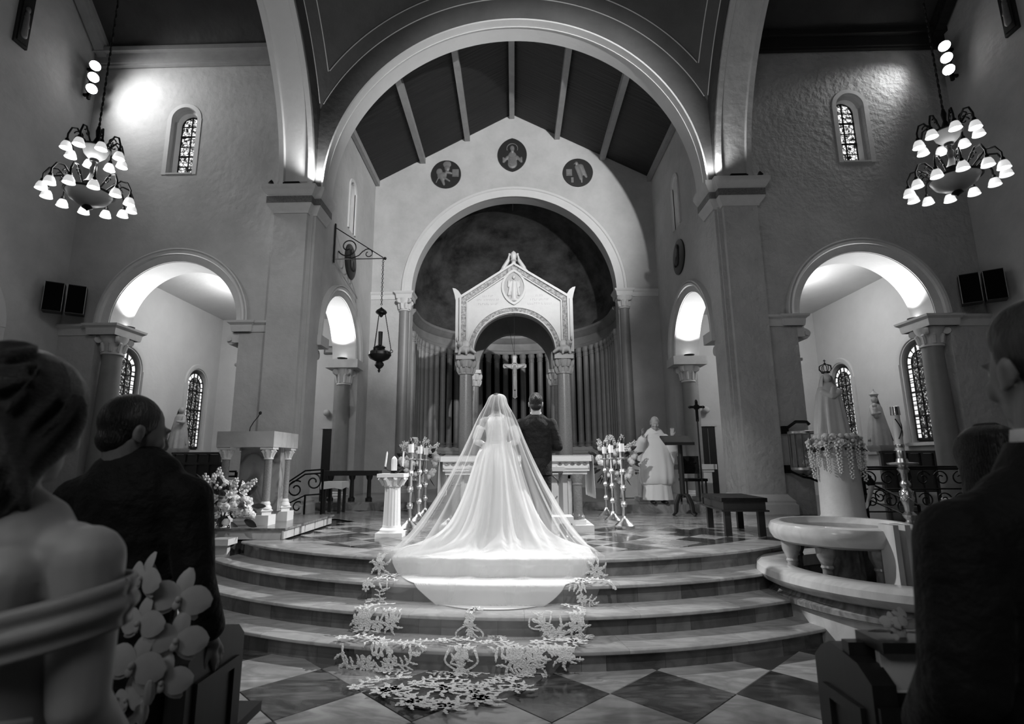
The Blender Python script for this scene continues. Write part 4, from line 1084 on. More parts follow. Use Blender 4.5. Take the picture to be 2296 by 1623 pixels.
# ================================================================== baptismal font and pool
fo = thing('baptismal_pool', 'low curved marble pool wall with wide polished rounded rim at right of the steps', 'pool', (POOL[0], POOL[1], 0))
def pool_arc(prof): return MB().arc((POOL[0], POOL[1], 0), X, Y, Z, prof, R(88), R(330), 72)
pool_arc([(.93, .44), (.97, .415), (1.17, .415), (1.22, .44), (1.25, .49), (1.235, .545), (1.19, .575), (.99, .575), (.93, .55)]).build('rim', marble, fo)
pool_arc([(1.0, .30), (1.17, .30), (1.17, .34), (1.13, .36), (1.10, .415), (1.0, .415)]).build('under_moulding', marble_mid, fo)
pool_arc([(1.0, -.02), (1.10, -.02), (1.12, .27), (1.14, .28), (1.14, .305), (1.0, .305)]).build('wall', marble, fo)
MB().lathe([(0, .10), (1.02, .10), (1.02, .12), (0, .12)], (POOL[0], POOL[1], 0), 40).build('basin_floor', marble_mid, fo)
wt = mat('dark_still_water', .02, .03, spec=.6)
MB().lathe([(0, .26), (1.01, .26), (1.01, .265), (0, .265)], (POOL[0], POOL[1], 0), 40).build('water', wt, fo)
fx, fy = 3.15, 5.52
fb = thing('baptismal_font', 'round marble font bowl on short columns standing in the pool', 'font', (fx, fy, .12))
MB().lathe([(0, .84), (.42, .86), (.49, .90), (.53, .965), (.56, .97), (.615, .95), (.638, .90), (.63, .85), (.60, .80), (.52, .77), (.28, .74), (0, .73)], (fx, fy, 0), 56).build('bowl', marble, fb)
MB().lathe([(0, .905), (.487, .91)], (fx, fy, 0), 40).build('water', wt, fb)
for k in range(7):
    a = 2*PI*k/7 + .30; x, y = fx+.47*cos(a), fy+.47*sin(a)
    MB().lathe([(.07, .12), (.07, .17), (.047, .20), (.042, .58), (.055, .60), (.047, .62), (.08, .70), (.085, .775)], (x, y, 0), 16).build('column', marble_mid, fb)
MB().lathe([(.18, .12), (.16, .76)], (fx, fy, 0), 20).build('central_stem', marble_mid, fb)
sl = MB(); d = V3((.14, -1, 0)).normalized(); t_ = V3((-d.y, d.x, 0))
p = V3((fx, fy, 0)) + d*.64
for q_ in (-1, 1):
    c = p + t_*q_*.055
    sl.box((c.x, c.y, .58), (.05, .16, .86), rz=math.atan2(d.x, -d.y))
sl.build('spill_channel_side', marble, fb, smooth=None)
MB().box((p.x-d.x*.04, p.y-d.y*.04, .56), (.09, .06, .84), rz=math.atan2(d.x, -d.y)).build('spill_channel_back', marble_mid, fb, smooth=None)
# ================================================================== hanging sanctuary lamp
br = thing('wall_bracket', 'black scroll iron bracket on the left chancel wall holding the hanging lamp', 'bracket', (-4.03, 11.2, 6.4))
bx = -4.02; by = 11.2
MB().box((bx+.015, by, 6.42), (.03, .05, .92)).build('wall_plate', iron, br, smooth=None)
MB().tube([(bx, by, 6.04), (-2.86, by, 6.04)], .013, 8).build('arm', steel, br)
MB().tube([(bx, by, 6.80), (-2.90, by, 6.06)], .011, 8).ell((-2.86, by, 6.04), .035, 10, 7).build('stay', iron, br)
MB().tube([(-3.70 + (.235-.022*t)*cos(t+3.6), by, 6.33 + (.235-.022*t)*sin(t+3.6)) for t in np.linspace(0, 8.0, 50)], .014, 8).build('large_scroll', iron, br)
MB().tube([(-3.74, by, 6.08), (-3.60, by, 6.06), (-3.45, by, 6.12), (-3.36, by, 6.22)] + [(-3.24 + (.12-.012*t)*cos(2.6-t), by, 6.16 + (.12-.012*t)*sin(2.6-t)) for t in np.linspace(0, 7, 36)], .012, 8).build('small_scroll', iron, br)
lx, ly = -2.90, 11.2
vl = thing('sanctuary_lamp', 'dark bronze hanging lamp on three chains in front of the apse', 'lamp', (lx, ly, 3.45))
ch_ = MB()
for k in range(22): ch_.arc((lx, ly, 6.02-.0495*k), X if k % 2 else Y, Z, Y if k % 2 else X, [(.016, -.005), (.026, -.005), (.026, .005), (.016, .005)], 0, 2*PI, 8)
ch_.build('chain', iron, vl)['kind'] = 'stuff'
MB().lathe([(0, 4.93), (.02, 4.90), (.10, 4.84), (.125, 4.80), (.11, 4.77), (.05, 4.74), (.03, 4.70), (0, 4.68)], (lx, ly, 0), 20).build('crown_plate', bronze, vl)
for k in range(3):
    a = .3 + 2*PI*k/3; b = MB()
    p0 = V3((lx+.09*cos(a), ly+.09*sin(a), 4.76)); p1 = V3((lx+.235*cos(a), ly+.235*sin(a), 3.98))
    for i in range(18):
        p = p0.lerp(p1, i/17); b.ell(p, (.011, .011, .028), 6, 4)
    b.build('side_chain', iron, vl)['kind'] = 'stuff'
    MB().arc((lx+.245*cos(a), ly+.245*sin(a), 3.94), V3((cos(a), sin(a), 0)), Z, V3((-sin(a), cos(a), 0)), [(.02, -.008), (.038, -.008), (.038, .008), (.02, .008)], 0, 2*PI, 14).build('ear_ring', bronze, vl)
MB().lathe([(0, 3.46), (.02, 3.48), (.03, 3.52), (.02, 3.54), (.07, 3.58), (.10, 3.63), (.09, 3.67), (.06, 3.70), (.10, 3.72), (.20, 3.77), (.245, 3.84), (.235, 3.90), (.18, 3.94), (.12, 3.95), (.10, 3.99), (.12, 4.02), (.06, 4.06), (0, 4.07)], (lx, ly, 0), 28, mod=lambda a, z: 1+.03*cos(a*8)).build('oil_bowl', bronze, vl)
MB().lathe([(.045, 4.05), (.05, 4.36), (.042, 4.36), (.04, 4.07)], (lx, ly, 0), 16).build('glass_chimney', black_plastic, vl)

# ================================================================== loudspeakers, spotlight banks
for s, rz in ((-1, R(35)), (1, R(-35))):
    sd = 'left' if s < 0 else 'right'
    for k in (0, 1):
        x = s*(8.45 if k == 0 else 8.72) ; y = 9.72 if k == 0 else 9.52
        l = ('inner' if k == 0 else 'outer') + ' black loudspeaker of the pair beside the ' + ('lit' if s < 0 else 'rough') + ' wall in ' + ('the left' if s < 0 else 'the right') + ' corner'
        t = thing('loudspeaker', l, 'speaker', (x, y, 4.39), 'corner loudspeakers')
        MB().box((x, y, 4.67), (.29, .24, .56), rz=rz).build('cabinet', black_plastic, t, smooth=None)
        n = V3((sin(rz), -cos(rz), 0)); u = V3((cos(rz), sin(rz), 0)); c = V3((x, y, 4.67)) + n*.125
        MB().box(tuple(c), (.27, .015, .53), rz=rz).build('grille', void, t, smooth=None)
        for q in (-1, 1): MB().box(tuple(c+u*q*.143), (.006, .02, .55), rz=rz).build('edge_trim', gm, t, smooth=None)
        MB().box((x-n.x*.16, y-n.y*.16, 4.67), (.08, .16, .10), rz=rz).build('mount', iron, t, smooth=None)
for s in (-1, 1):
    t = thing('spotlight_bank', 'bank of three glowing spotlights in the corner by the ' + ('smooth stucco wall' if s < 0 else 'rough stucco wall'), 'spotlight', (s*8.72, 9.62, 9.1))
    MB().box((s*8.84, 9.72, 9.45), (.05, .05, .80)).box((s*8.88, 9.72, 9.75), (.14, .05, .05)).box((s*8.88, 9.72, 9.15), (.14, .05, .05)).build('mounting_bar', iron, t, smooth=None)
    d = V3((-s*.80, -.62, -.25)).normalized()
    for k, z in enumerate((9.74, 9.47, 9.20)):
        p = V3((s*8.72, 9.62, z))
        MB().lathe([(.05, -.10), (.09, -.06), (.105, .05), (.11, .06), (.10, .06), (.09, .0)], tuple(p), 20, axis=d).build('housing', iron, t)
        MB().lathe([(0, .075), (.06, .07), (.10, .052), (.10, .045), (0, .045)], tuple(p), 20, axis=d).build('lamp_face', spot_glow, t)
    # small fittings standing on the pier capital
    f = thing('capital_floodlight', 'small dark floodlight fitting standing on the ' + ('pale frieze capital' if s < 0 else 'shadowed rough pier capital'), 'floodlight', (s*4.62, 9.78, 7.045))
    MB().box((s*4.42, 9.74, 7.062), (.34, .08, .03)).box((s*4.42, 9.74, 7.09), (.30, .05, .02)).build('strip_body', iron, f, smooth=None)
    MB().lathe([(.03, -.04), (.05, .0), (.05, .04), (.0, .04)], (s*4.85, 9.76, 7.10), 14, axis=(s*.5, -.5, .5)).build('flood_head', iron, f)
    for nm, p, rot in (('transept impost', (s*7.90, 10.42, 4.30), 0), ('chancel impost', (s*4.36, 13.2, 4.17), 1)):
        u = thing('uplight', 'small dark uplight dish on the ' + nm + (' of the aisle with the choir pews' if s < 0 else ' of the aisle with the statues'), 'uplight', (p[0], p[1], p[2]-.04))
        MB().lathe([(.03, -.03), (.12, .0), (.13, .02), (.12, .02), (.03, -.01)], p, 18).build('dish', iron, u)
        MB().lathe([(0, .0), (.06, .005), (.06, .012), (0, .012)], p, 12).build('lamp', bulb_glow, u)

# ================================================================== chandeliers
def chandelier(x, y, ph, label):
    r = thing('chandelier', label, 'chandelier', (x, y, 5.15), 'two tier chandeliers')
    c = V3((x, y, 0)); st = MB()
    st.lathe([(0, 6.50), (.02, 6.48), (.035, 6.40), (.022, 6.30), (.05, 6.22), (.04, 6.15), (.028, 6.10)], (x, y, 0), 14).lathe([(.03, 6.0), (.05, 5.96), (.03, 5.92), (.022, 5.86), (.045, 5.80), (.03, 5.72), (.06, 5.62), (.10, 5.57), (.03, 5.52)], (x, y, 0), 14).lathe([(.02, 5.24), (.06, 5.21), (.07, 5.19), (.02, 5.16), (0, 5.14)], (x, y, 0), 14).lathe([(.012, 6.3), (.012, 5.2)], (x, y, 0), 8).lathe([(.06, 5.94), (.05, 5.91), (.0, 5.9)], (x, y, 0), 12)
    st.build('stem', iron, r)
    ch = MB()
    for k in range(75): ch.ell((x, y, 6.52+.085*k), (.010 if k % 2 else .022, .022 if k % 2 else .010, .05), 6, 4)
    ch.build('chain', iron, r)['kind'] = 'stuff'
    for z, rr in ((5.93, .17), (5.22, .29)):
        MB().lathe([(0, z), (rr*.45, z+.025), (rr*.8, z+.09), (rr, z+.19), (rr*.985, z+.195), (rr*.75, z+.11), (0, z+.03)], (x, y, 0), 28).build('glass_bowl', bowl_glass, r)
        MB().arc((x, y, z+.19), X, Y, Z, [(rr, -.012), (rr+.02, -.012), (rr+.02, .012), (rr, .012)], 0, 2*PI, 32).build('bowl_rim', iron, r)
    am = sm = bm_ = None
    for tier, (n, rad, z) in enumerate(((8, .335, 6.04), (12, .52, 5.36))):
        for k in range(n):
            a = ph + 2*PI*(k+.3*tier)/n; d = V3((cos(a), sin(a), 0)); p = c + d*rad
            i0 = .05; zz = z+.10
            if True:
                pts = [c+d*i0+Z*(zz+.02), c+d*rad*.32+Z*(zz-.02), c+d*rad*.55+Z*(zz+.10), c+d*rad*.72+Z*(zz+.19), c+d*rad*.90+Z*(zz+.17), c+d*rad+Z*(zz+.06), c+d*rad+Z*(zz-.03)]
                b = MB().tube(pts, .013, 6)
                b.tube([c+d*(rad*.62) + d*(.06-.007*t)*cos(t) + Z*(zz+.10+(.06-.007*t)*sin(t)) for t in np.linspace(0, 6.0, 18)], .009, 5)
                b.build('arm', iron, r)
            sh = MB().lathe([(.02, .045), (.03, .048), (.045, .03), (.063, -.01), (.074, -.06), (.078, -.068), (.072, -.064), (.058, -.015), (.035, .015)], tuple(p+Z*z), 18)
            so = sh.build('glass_shade', shade_glow, r)
            MB().ell(tuple(p+Z*(z-.045)), (.03, .03, .035), 10, 7).build('bulb', bulb_glow, so)
            MB().lathe([(.0, .09), (.022, .085), (.03, .05), (.052, .03), (.03, .04)], tuple(p+Z*z), 14).build('shade_holder', iron, so)
    return r
chandelier(-6.14, 7.0, .1, 'two tier iron chandelier with white glass shades before the smooth stucco wall')
chandelier(6.14, 7.0, .35, 'two tier iron chandelier with white glass shades before the rough stucco wall')
point('chandelier_light_left', (-6.14, 7.0, 5.75), 60, .4)
point('chandelier_light_right', (6.14, 7.0, 5.75), 22, .4)

# ================================================================== carved medallions and plaques
relief = mat('gilded_relief', .17, .5, metal=.2, noise_=(9, .4)); disc = mat('black_medallion_ground', .012, .5)
m1 = thing('medallion', 'round dark medallion with winged lion holding a book on the gable wall', 'medallion', (-1.96, 14.44, 9.95), 'carved medallions')
MB().lathe([(0, 0), (.44, 0), (.44, .05), (0, .05)], (-1.96, 14.49, 9.95), 40, axis=(0, -1, 0)).build('ground', disc, m1)
q = MB().ell((-2.08, 14.44, 9.90), (.15, .035, .12)).ell((-1.93, 14.43, 10.12), (.09, .04, .10)).ell((-1.93, 14.43, 10.25), (.14, .02, .12)).cap((-2.1, 14.44, 9.86), (-2.02, 14.44, 9.62), .07, .04, flat=.5, ax=Y).cap((-2.0, 14.44, 9.82), (-1.86, 14.44, 9.72), .04, .03).cap((-1.95, 14.44, 10.0), (-1.80, 14.44, 9.96), .05, .035).ell((-2.16, 14.44, 10.02), (.10, .03, .12)).cap((-2.2, 14.44, 9.8), (-2.25, 14.44, 9.68), .02, .02)
blob(q, 'lion_relief', relief, m1, .016, 2)
MB().box((-1.68, 14.44, 9.97), (.19, .03, .24)).box((-1.68, 14.42, 9.97), (.15, .02, .20)).build('book_relief', relief, m1, smooth=None)
m2 = thing('medallion', 'pointed oval dark medallion with robed bearded figure at the gable peak', 'medallion', (0, 14.44, 10.54), 'carved medallions')
MB().plate([(x, 10.54+z) for x, z in vesica(.43, .535)], [], (0, 14.44, 0), X, Z, Y, .05).build('ground', disc, m2)
q = MB().ell((0, 14.42, 10.72), (.075, .04, .10)).ell((0, 14.41, 10.63), (.055, .035, .05)).cap((0, 14.43, 10.50), (0, 14.43, 10.22), .13, .15, flat=.25, ax=Y).cap((-.14, 14.43, 10.45), (-.26, 14.43, 10.30), .05, .05, flat=.6, ax=Y).cap((.14, 14.43, 10.45), (.26, 14.43, 10.30), .05, .05, flat=.6, ax=Y).cap((-.26, 14.43, 10.30), (-.27, 14.42, 10.42), .04, .03).cap((.26, 14.43, 10.30), (.27, 14.42, 10.42), .04, .03)
blob(q, 'figure_relief', relief, m2, .016, 2)
b = MB().arc((0, 14.42, 10.72), X, Z, Y, [(.15, -.01), (.17, -.01), (.17, .01), (.15, .01)], -.4, PI+.4, 24)
for k in range(6): b.arc((0, 14.40, 10.52-.05*k), X, Z, Y, [(.10, -.01), (.115, -.01), (.115, .01), (.10, .01)], PI*1.15, PI*1.85, 10)
b.build('halo_and_folds', relief, m2)
m3 = thing('medallion', 'round dark medallion with eagle and book on the gable wall', 'medallion', (1.92, 14.44, 9.93), 'carved medallions')
MB().lathe([(0, 0), (.44, 0), (.44, .05), (0, .05)], (1.92, 14.49, 9.93), 40, axis=(0, -1, 0)).build('ground', disc, m3)
q = MB().cap((1.90, 14.43, 10.08), (2.0, 14.43, 9.72), .08, .06, flat=.5, ax=Y).ell((1.88, 14.42, 10.20), (.06, .04, .06)).cap((1.85, 14.42, 10.2), (1.79, 14.42, 10.17), .025, .01).cap((2.0, 14.44, 10.10), (2.16, 14.44, 9.78), .10, .04, flat=.3, ax=Y).cap((2.02, 14.44, 9.9), (2.02, 14.44, 9.62), .05, .03, flat=.4, ax=Y)
blob(q, 'eagle_relief', relief, m3, .016, 2)
MB().box((1.66, 14.44, 9.92), (.17, .03, .21)).box((1.66, 14.42, 9.92), (.13, .02, .16)).box((1.75, 14.44, 9.68), (.07, .03, .16)).build('book_relief', relief, m3, smooth=None)
for s in (-1, 1):
    t = thing('oval_plaque', 'black oval plaque on the ' + ('bright chancel wall behind the scroll bracket' if s < 0 else 'shaded chancel wall above the side arch'), 'plaque', (s*4.0, 12.45, 6.47))
    MB().lathe([(0, 0), (.43, 0), (.43, .03), (.38, .045), (0, .045)], (s*4.045, 12.45, 6.47), 36, axis=(-s, 0, 0)).build('ground', disc, t)
    q = MB().cap((s*3.99, 12.5, 6.35), (s*3.99, 12.42, 6.62), .09, .06, flat=.4, ax=X).ell((s*3.98, 12.40, 6.72), (.03, .06, .06)).cap((s*3.99, 12.45, 6.45), (s*3.99, 12.62, 6.30), .05, .04)
    blob(q, 'relief', mat('faint_relief', .03, .5), t, .016, 2)
for s, yc in ((-1, 8.24), (1, 8.5)):
    t = thing('relief_panel', 'tall dark carved relief panel high on the ' + ('pale gable wall at left' if s < 0 else 'dim gable wall at right'), 'panel', (s*8.92, yc, 9.05))
    MB().box((s*8.93, yc, 9.72), (.05, .26, 1.36)).build('panel_board', disc, t, smooth=None)
    MB().box((s*8.90, yc, 9.72), (.03, .19, 1.26)).build('inner_ground', pew_wood, t, smooth=None)
    q = MB().ell((s*8.88, yc, 9.78), (.03, .05, .07)).cap((s*8.88, yc, 9.68), (s*8.88, yc, 9.25), .05, .07, flat=.5, ax=X).cap((s*8.88, yc-.03, 9.6), (s*8.88, yc+.06, 9.45), .03, .02)
    blob(q, 'carved_figure', relief, t, .014, 2)
# moulding of a further arch on the left gable wall
t = MB().arc((-8.95, 7.72, 3.92), Y, Z, X, [(1.0, -.02), (1.0, .05), (1.12, .07), (1.14, .03), (1.14, -.02)], -.0, PI, 40).box((-8.93, 8.79, 2.3), (.06, .12, 3.3)).box((-8.93, 6.65, 2.3), (.06, .12, 3.3))
struct(t.build('trim_gable_arch', smooth_plaster))
struct(MB().plate(arch_poly(6.74, 8.70, .65, 3.92), [], (-8.94, 0, 0), Y, Z, X, .02).build('trim_gable_arch_panel', smooth_plaster, smooth=None))

# ================================================================== aisle fittings
for s, n in ((-1, 1), (1, 2)):
    x = s*5.30 if s < 0 else 5.42
    dr = sroot('door_%d' % n, (x, 15.62, .65), 'dark wooden door with narrow pale frame in the aisle end wall')
    MB().box((x, 15.62, 1.60), (.62 if s > 0 else .60, .06, 1.90)).build('leaf', pew_wood, dr, smooth=None)
    for q in (-1, 1): MB().box((x+q*.33, 15.62, 1.60), (.05, .09, 1.95)).build('jamb', stone, dr, smooth=None)
    MB().box((x, 15.61, 2.60), (.74, .10, .07)).build('lintel', stone, dr, smooth=None)
    MB().box((x+.10, 15.585, 1.6), (.012, .02, 1.8)).build('door_seam', gm, dr, smooth=None)
    g = thing('globe_lamp', 'small white round wall lamp beside the ' + ('sign and dark door of the left aisle' if s < 0 else 'dark door of the right aisle'), 'lamp', (s*5.50, 15.55, 3.02))
    MB().ell((s*5.50, 15.52, 3.03), .10, 18, 12).build('globe', smooth_plaster, g); MB().lathe([(.06, 0), (.06, .08), (.03, .1)], (s*5.50, 15.65, 3.03), 14, axis=(0, -1, 0)).build('wall_rose', stone, g)
sg = thing('aed_sign', 'small white sign with heart and letters AED on the aisle wall', 'sign', (-5.07, 15.64, 2.42))
MB().box((-5.07, 15.64, 2.545), (.16, .012, .26)).build('sign_plate', smooth_plaster, sg, smooth=None)
def text(s_, size, loc, m, parent, name, ext=.004):
    cu = bpy.data.curves.new('text', 'FONT'); cu.body = s_; cu.size = size; cu.align_x = 'CENTER'; cu.align_y = 'CENTER'; cu.extrude = ext
    o = bpy.data.objects.new('tmp_text', cu); COL.objects.link(o); o.rotation_euler = (PI/2, 0, 0)
    me = bpy.data.meshes.new_from_object(o.evaluated_get(bpy.context.evaluated_depsgraph_get())); bpy.data.objects.remove(o)
    me.materials.clear(); me.materials.append(m)
    q = bpy.data.objects.new(name, me); COL.objects.link(q); q.parent = parent; q.rotation_euler = (PI/2, 0, 0); q.location = V3(loc)-parent.location
    return q
text('AED', .075, (-5.07, 15.628, 2.635), black_plastic, sg, 'lettering')
hp = [(.055*(16*sin(t)**3)/16, .052*(13*cos(t)-5*cos(2*t)-2*cos(3*t)-cos(4*t))/16) for t in np.linspace(0, 2*PI, 28, endpoint=False)]
MB().plate([(-5.07+x, 2.53+z) for x, z in hp], [], (0, 15.626, 0), X, Z, Y, .008).build('heart', black_plastic, sg, smooth=None)
MB().plate([(-5.065, 2.575), (-5.09, 2.525), (-5.07, 2.53), (-5.08, 2.49), (-5.05, 2.545), (-5.068, 2.54)], [], (0, 15.622, 0), X, Z, Y, .004).build('lightning_bolt', smooth_plaster, sg, smooth=None)
MB().box((-5.05, 15.64, 2.37), (.05, .03, .07)).build('alarm_tab', black_plastic, sg, smooth=None)
bxs = thing('dark_box', 'dark framed rectangular panel high on the left aisle end wall', 'panel', (-5.45, 15.62, 4.8))
MB().box((-5.45, 15.62, 4.92), (.52, .08, .24)).build('panel_frame', black_plastic, bxs, smooth=None); MB().box((-5.45, 15.575, 4.92), (.42, .02, .15)).build('panel_inset', pew_wood, bxs, smooth=None)
# altar rail at the chancel side
rb = thing('altar_rail', 'dark marble altar rail on slim balusters in the left chancel arch', 'rail', (-3.42, 11.3, ZS))
MB().box((-3.42, 11.3, 1.365), (1.20, .30, .10)).build('rail_slab', pew_wood, rb, smooth=None)
for x in (-3.85, -3.40, -3.04): MB().lathe([(.07, .80), (.07, .86), (.045, .89), (.04, 1.22), (.06, 1.25), (.07, 1.30), (.07, 1.32)], (x, 11.3, 0), 14).build('baluster', pew_wood, rb)
stt = thing('side_table', 'small dark table with a white cloth beside the left pier', 'table', (-3.42, 10.35, ZP))
MB().box((-3.44, 10.35, 1.20), (.36, .40, .04)).build('table_top', pew_wood, stt, smooth=None)
for x in (-3.58, -3.30):
    for y in (10.2, 10.5): MB().box((x, y, .92), (.05, .05, .54)).build('leg', pew_wood, stt, smooth=None)
b = MB(); rows = []
for z, g_ in ((1.228, 0), (1.226, .01), (1.17, .02), (1.10, .012)):
    rows.append([(-3.44 + (.185+g_)*c_, 10.35 + (.205+g_)*e_, z + (.015*((k % 3)-1) if z < 1.2 else 0)) for k, (c_, e_) in enumerate(((-1, -1), (-.3, -1), (.3, -1), (1, -1), (1, -.3), (1, .3), (1, 1), (.3, 1), (-.3, 1), (-1, 1), (-1, .3), (-1, -.3)))])
b.grid(rows, closed=True); b.f.append(tuple(range(12)))
tag(b.build('table_runner', linen, None, smooth=.8), 'white cloth draped on the small dark side table', 'cloth')
def pew(name, label, x0, x1, y, z0, zt, parts=4):
    t = thing(name, label, 'pew', ((x0+x1)/2, y, z0))
    for k in range(parts):
        a = x0+(x1-x0)*k/parts; b_ = x0+(x1-x0)*(k+1)/parts
        MB().box(((a+b_)/2, y+.02, (z0+zt)/2+.12), (b_-a-.03, .04, zt-z0-.3)).build('back_panel', pew_wood, t, smooth=None)
    for k in range(parts+1): MB().box((x0+(x1-x0)*k/parts, y, (z0+zt)/2), (.05, .07, zt-z0)).build('stile', pew_wood, t, smooth=None)
    MB().box(((x0+x1)/2, y, zt), (x1-x0+.08, .10, .05)).build('top_rail', pew_wood, t, smooth=None)
    MB().box(((x0+x1)/2, y+.28, z0+.44), (x1-x0, .45, .05)).build('seat', pew_wood, t, smooth=None)
    return t
pew('choir_pew', 'dark panelled choir pew back under the far left aisle window', -8.1, -7.0, 12.7, .65, 1.82)
pew('choir_pew', 'dark low choir desk with open slots in front of the left aisle pew', -7.7, -6.35, 11.6, .65, 1.58, 5)
pew('choir_pew', 'dark panelled pew back below the right aisle window behind the railing', 7.7, 8.75, 11.6, .65, 1.74)
# ================================================================== statues
def robe(mb, x, y, prof, folds, seed=0, sx=1.0, sy=.75, seg=56):
    q = random.Random(seed); ph = [q.uniform(0, 6.28) for _ in range(4)]
    zmax = prof[-1][1]; z00 = prof[0][1]
    def m(a, z):
        t = 1-(z-z00)/(zmax-z00)
        return 1 + folds*t*(.55*sin(9*a+ph[0]) + .45*sin(14*a+ph[1]+2*t))
    mb.lathe(prof, (x, y, 0), seg, sx=sx, sy=sy, mod=m); return mb
sc_ = thing('statue_column', 'round stone column pedestal wreathed with flowers beneath the crowned white statue', 'pedestal', (4.64, 8.0, ZP))
MB().lathe([(.34, ZP), (.34, .72), (.30, .76), (.28, .80), (.262, 1.60), (.29, 1.62), (.29, 1.68)], (4.64, 8.0, 0), 32).build('shaft', stone, sc_)
MB().lathe([(.30, 1.68), (.30, 1.80), (.22, 1.84), (0, 1.84)], (4.64, 8.0, 0), 28).build('cap', stone, sc_)
ma = thing('statue', 'white robed praying statue with tall openwork crown on flower wreathed column', 'statue', (4.63, 8.0, 1.84))
b = MB(); robe(b, 4.63, 8.0, [(.215, 1.845), (.225, 1.90), (.215, 2.1), (.19, 2.35), (.165, 2.52), (.135, 2.62), (.085, 2.675), (.07, 2.70)], .22, 1)
b.build('robe', statue_white, ma, smooth=1.4)
q = MB().ell((4.62, 7.985, 2.765), (.058, .065, .078)).cap((4.62, 7.99, 2.66), (4.62, 7.99, 2.72), .04, .036).ell((4.615, 7.922, 2.755), (.010, .014, .016)).cap((4.60, 7.86, 2.50), (4.605, 7.84, 2.60), .03, .022).cap((4.63, 7.86, 2.50), (4.62, 7.84, 2.60), .03, .022).cap((4.52, 7.93, 2.55), (4.60, 7.86, 2.48), .05, .035).cap((4.74, 7.93, 2.55), (4.63, 7.86, 2.48), .05, .035)
blob(q, 'figure', statue_white, ma, .009, 2)
b = MB()
rows = []
for i in range(15):
    t = i/14; z = 2.86 - .62*t; row = []
    for k in range(25):
        a = R(-205 + 230*k/24); rr = .075 + .12*min(1, t*1.25)**.8 ; row.append((4.63 + rr*cos(a+R(180))*1.05*(1), 8.0 - rr*sin(a+R(180))*-.85, z if i else 2.858))
    rows.append(row)
vrows = []
for i in range(16):
    t = i/15; z = 2.852 - .95*t**1.0
    rr = .001 if i == 0 else (.055 + .035*min(1, t*6) + .115*t)
    op = R(58 - 10*t)
    vrows.append([(4.63 + rr*sin(a)*(1+t*(.11*sin(a*7)+.06*sin(a*15+1))), 8.0 + rr*cos(a)*.85*(1+t*(.11*sin(a*7)+.06*sin(a*15+1))), z) for a in np.linspace(-PI+op, PI-op, 110)])
MB().grid(vrows).build('mantle', statue_white, ma, smooth=1.4, solid=.008)
b = MB().arc((4.63, 8.0, 2.855), X, Y, Z, [(.05, -.012), (.058, -.012), (.058, .012), (.05, .012)], 0, 2*PI, 20)
for k in range(8):
    a = k*PI/4; d = V3((cos(a), sin(a), 0)); p = V3((4.63, 8.0, 0))
    b.tube([p+d*.054+Z*2.86, p+d*.085+Z*2.90, p+d*.08+Z*2.95, p+d*.03+Z*2.975, p+Z*2.975], .006, 5)
b.ell((4.63, 8.0, 2.985), .018, 10, 7).box((4.63, 8.0, 3.02), (.008, .008, .06)).box((4.63, 8.0, 3.03), (.04, .008, .008))
b.build('crown', bronze, ma)
wr = thing('flower_wreath', 'ring of pale roses with hanging blossom trails around the statue column', 'flowers', (4.64, 8.0, 1.60))
q = random.Random(11)
for k in range(26):
    a = k*2*PI/26; d = V3((cos(a), sin(a), q.uniform(.2, .7)))
    part('rose', ROSEG if k % 3 else ROSE, wr, V3((4.64, 8.0, 1.82+q.uniform(-.03, .06))) + V3((cos(a), sin(a), 0))*q.uniform(.27, .36), d, q.uniform(1.0, 1.35), q.random()*6)
for k in range(16):
    a = k*2*PI/16+.2; d = V3((cos(a), sin(a), .6)); part('carnation', ORB, wr, V3((4.64, 8.0, 1.90)) + V3((cos(a), sin(a), 0))*.24, d, q.uniform(.8, 1.1), q.random()*6)
for k in range(22):
    a = k*2*PI/22; d = V3((cos(a), sin(a), -.5)); part('leaf', LEAF, wr, V3((4.64, 8.0, 1.76)) + V3((cos(a), sin(a), 0))*.26, d, q.uniform(.7, 1.0), q.random()*6, tilt=True)
TR = []
for v_ in range(2):
    b = MB(); L_ = .36+.10*v_; qq = random.Random(20+v_)
    for k in range(46):
        z = -L_*k/46; r = .030*(1.0-.45*k/46); a = k*2.4; b.ell((r*cos(a), r*sin(a), z), .017*(1-.3*k/46), 6, 4)
    o = b.build('trail_mesh', petal, None, smooth=1.2); COL.objects.unlink(o); TR.append(o.data)
for k in range(11):
    a = R(150)+k*R(240)/10; part('blossom_trail', TR[k % 2], wr, V3((4.64, 8.0, 1.80)) + V3((cos(a), sin(a), 0))*.325, Z, q.uniform(.85, 1.2), 0)
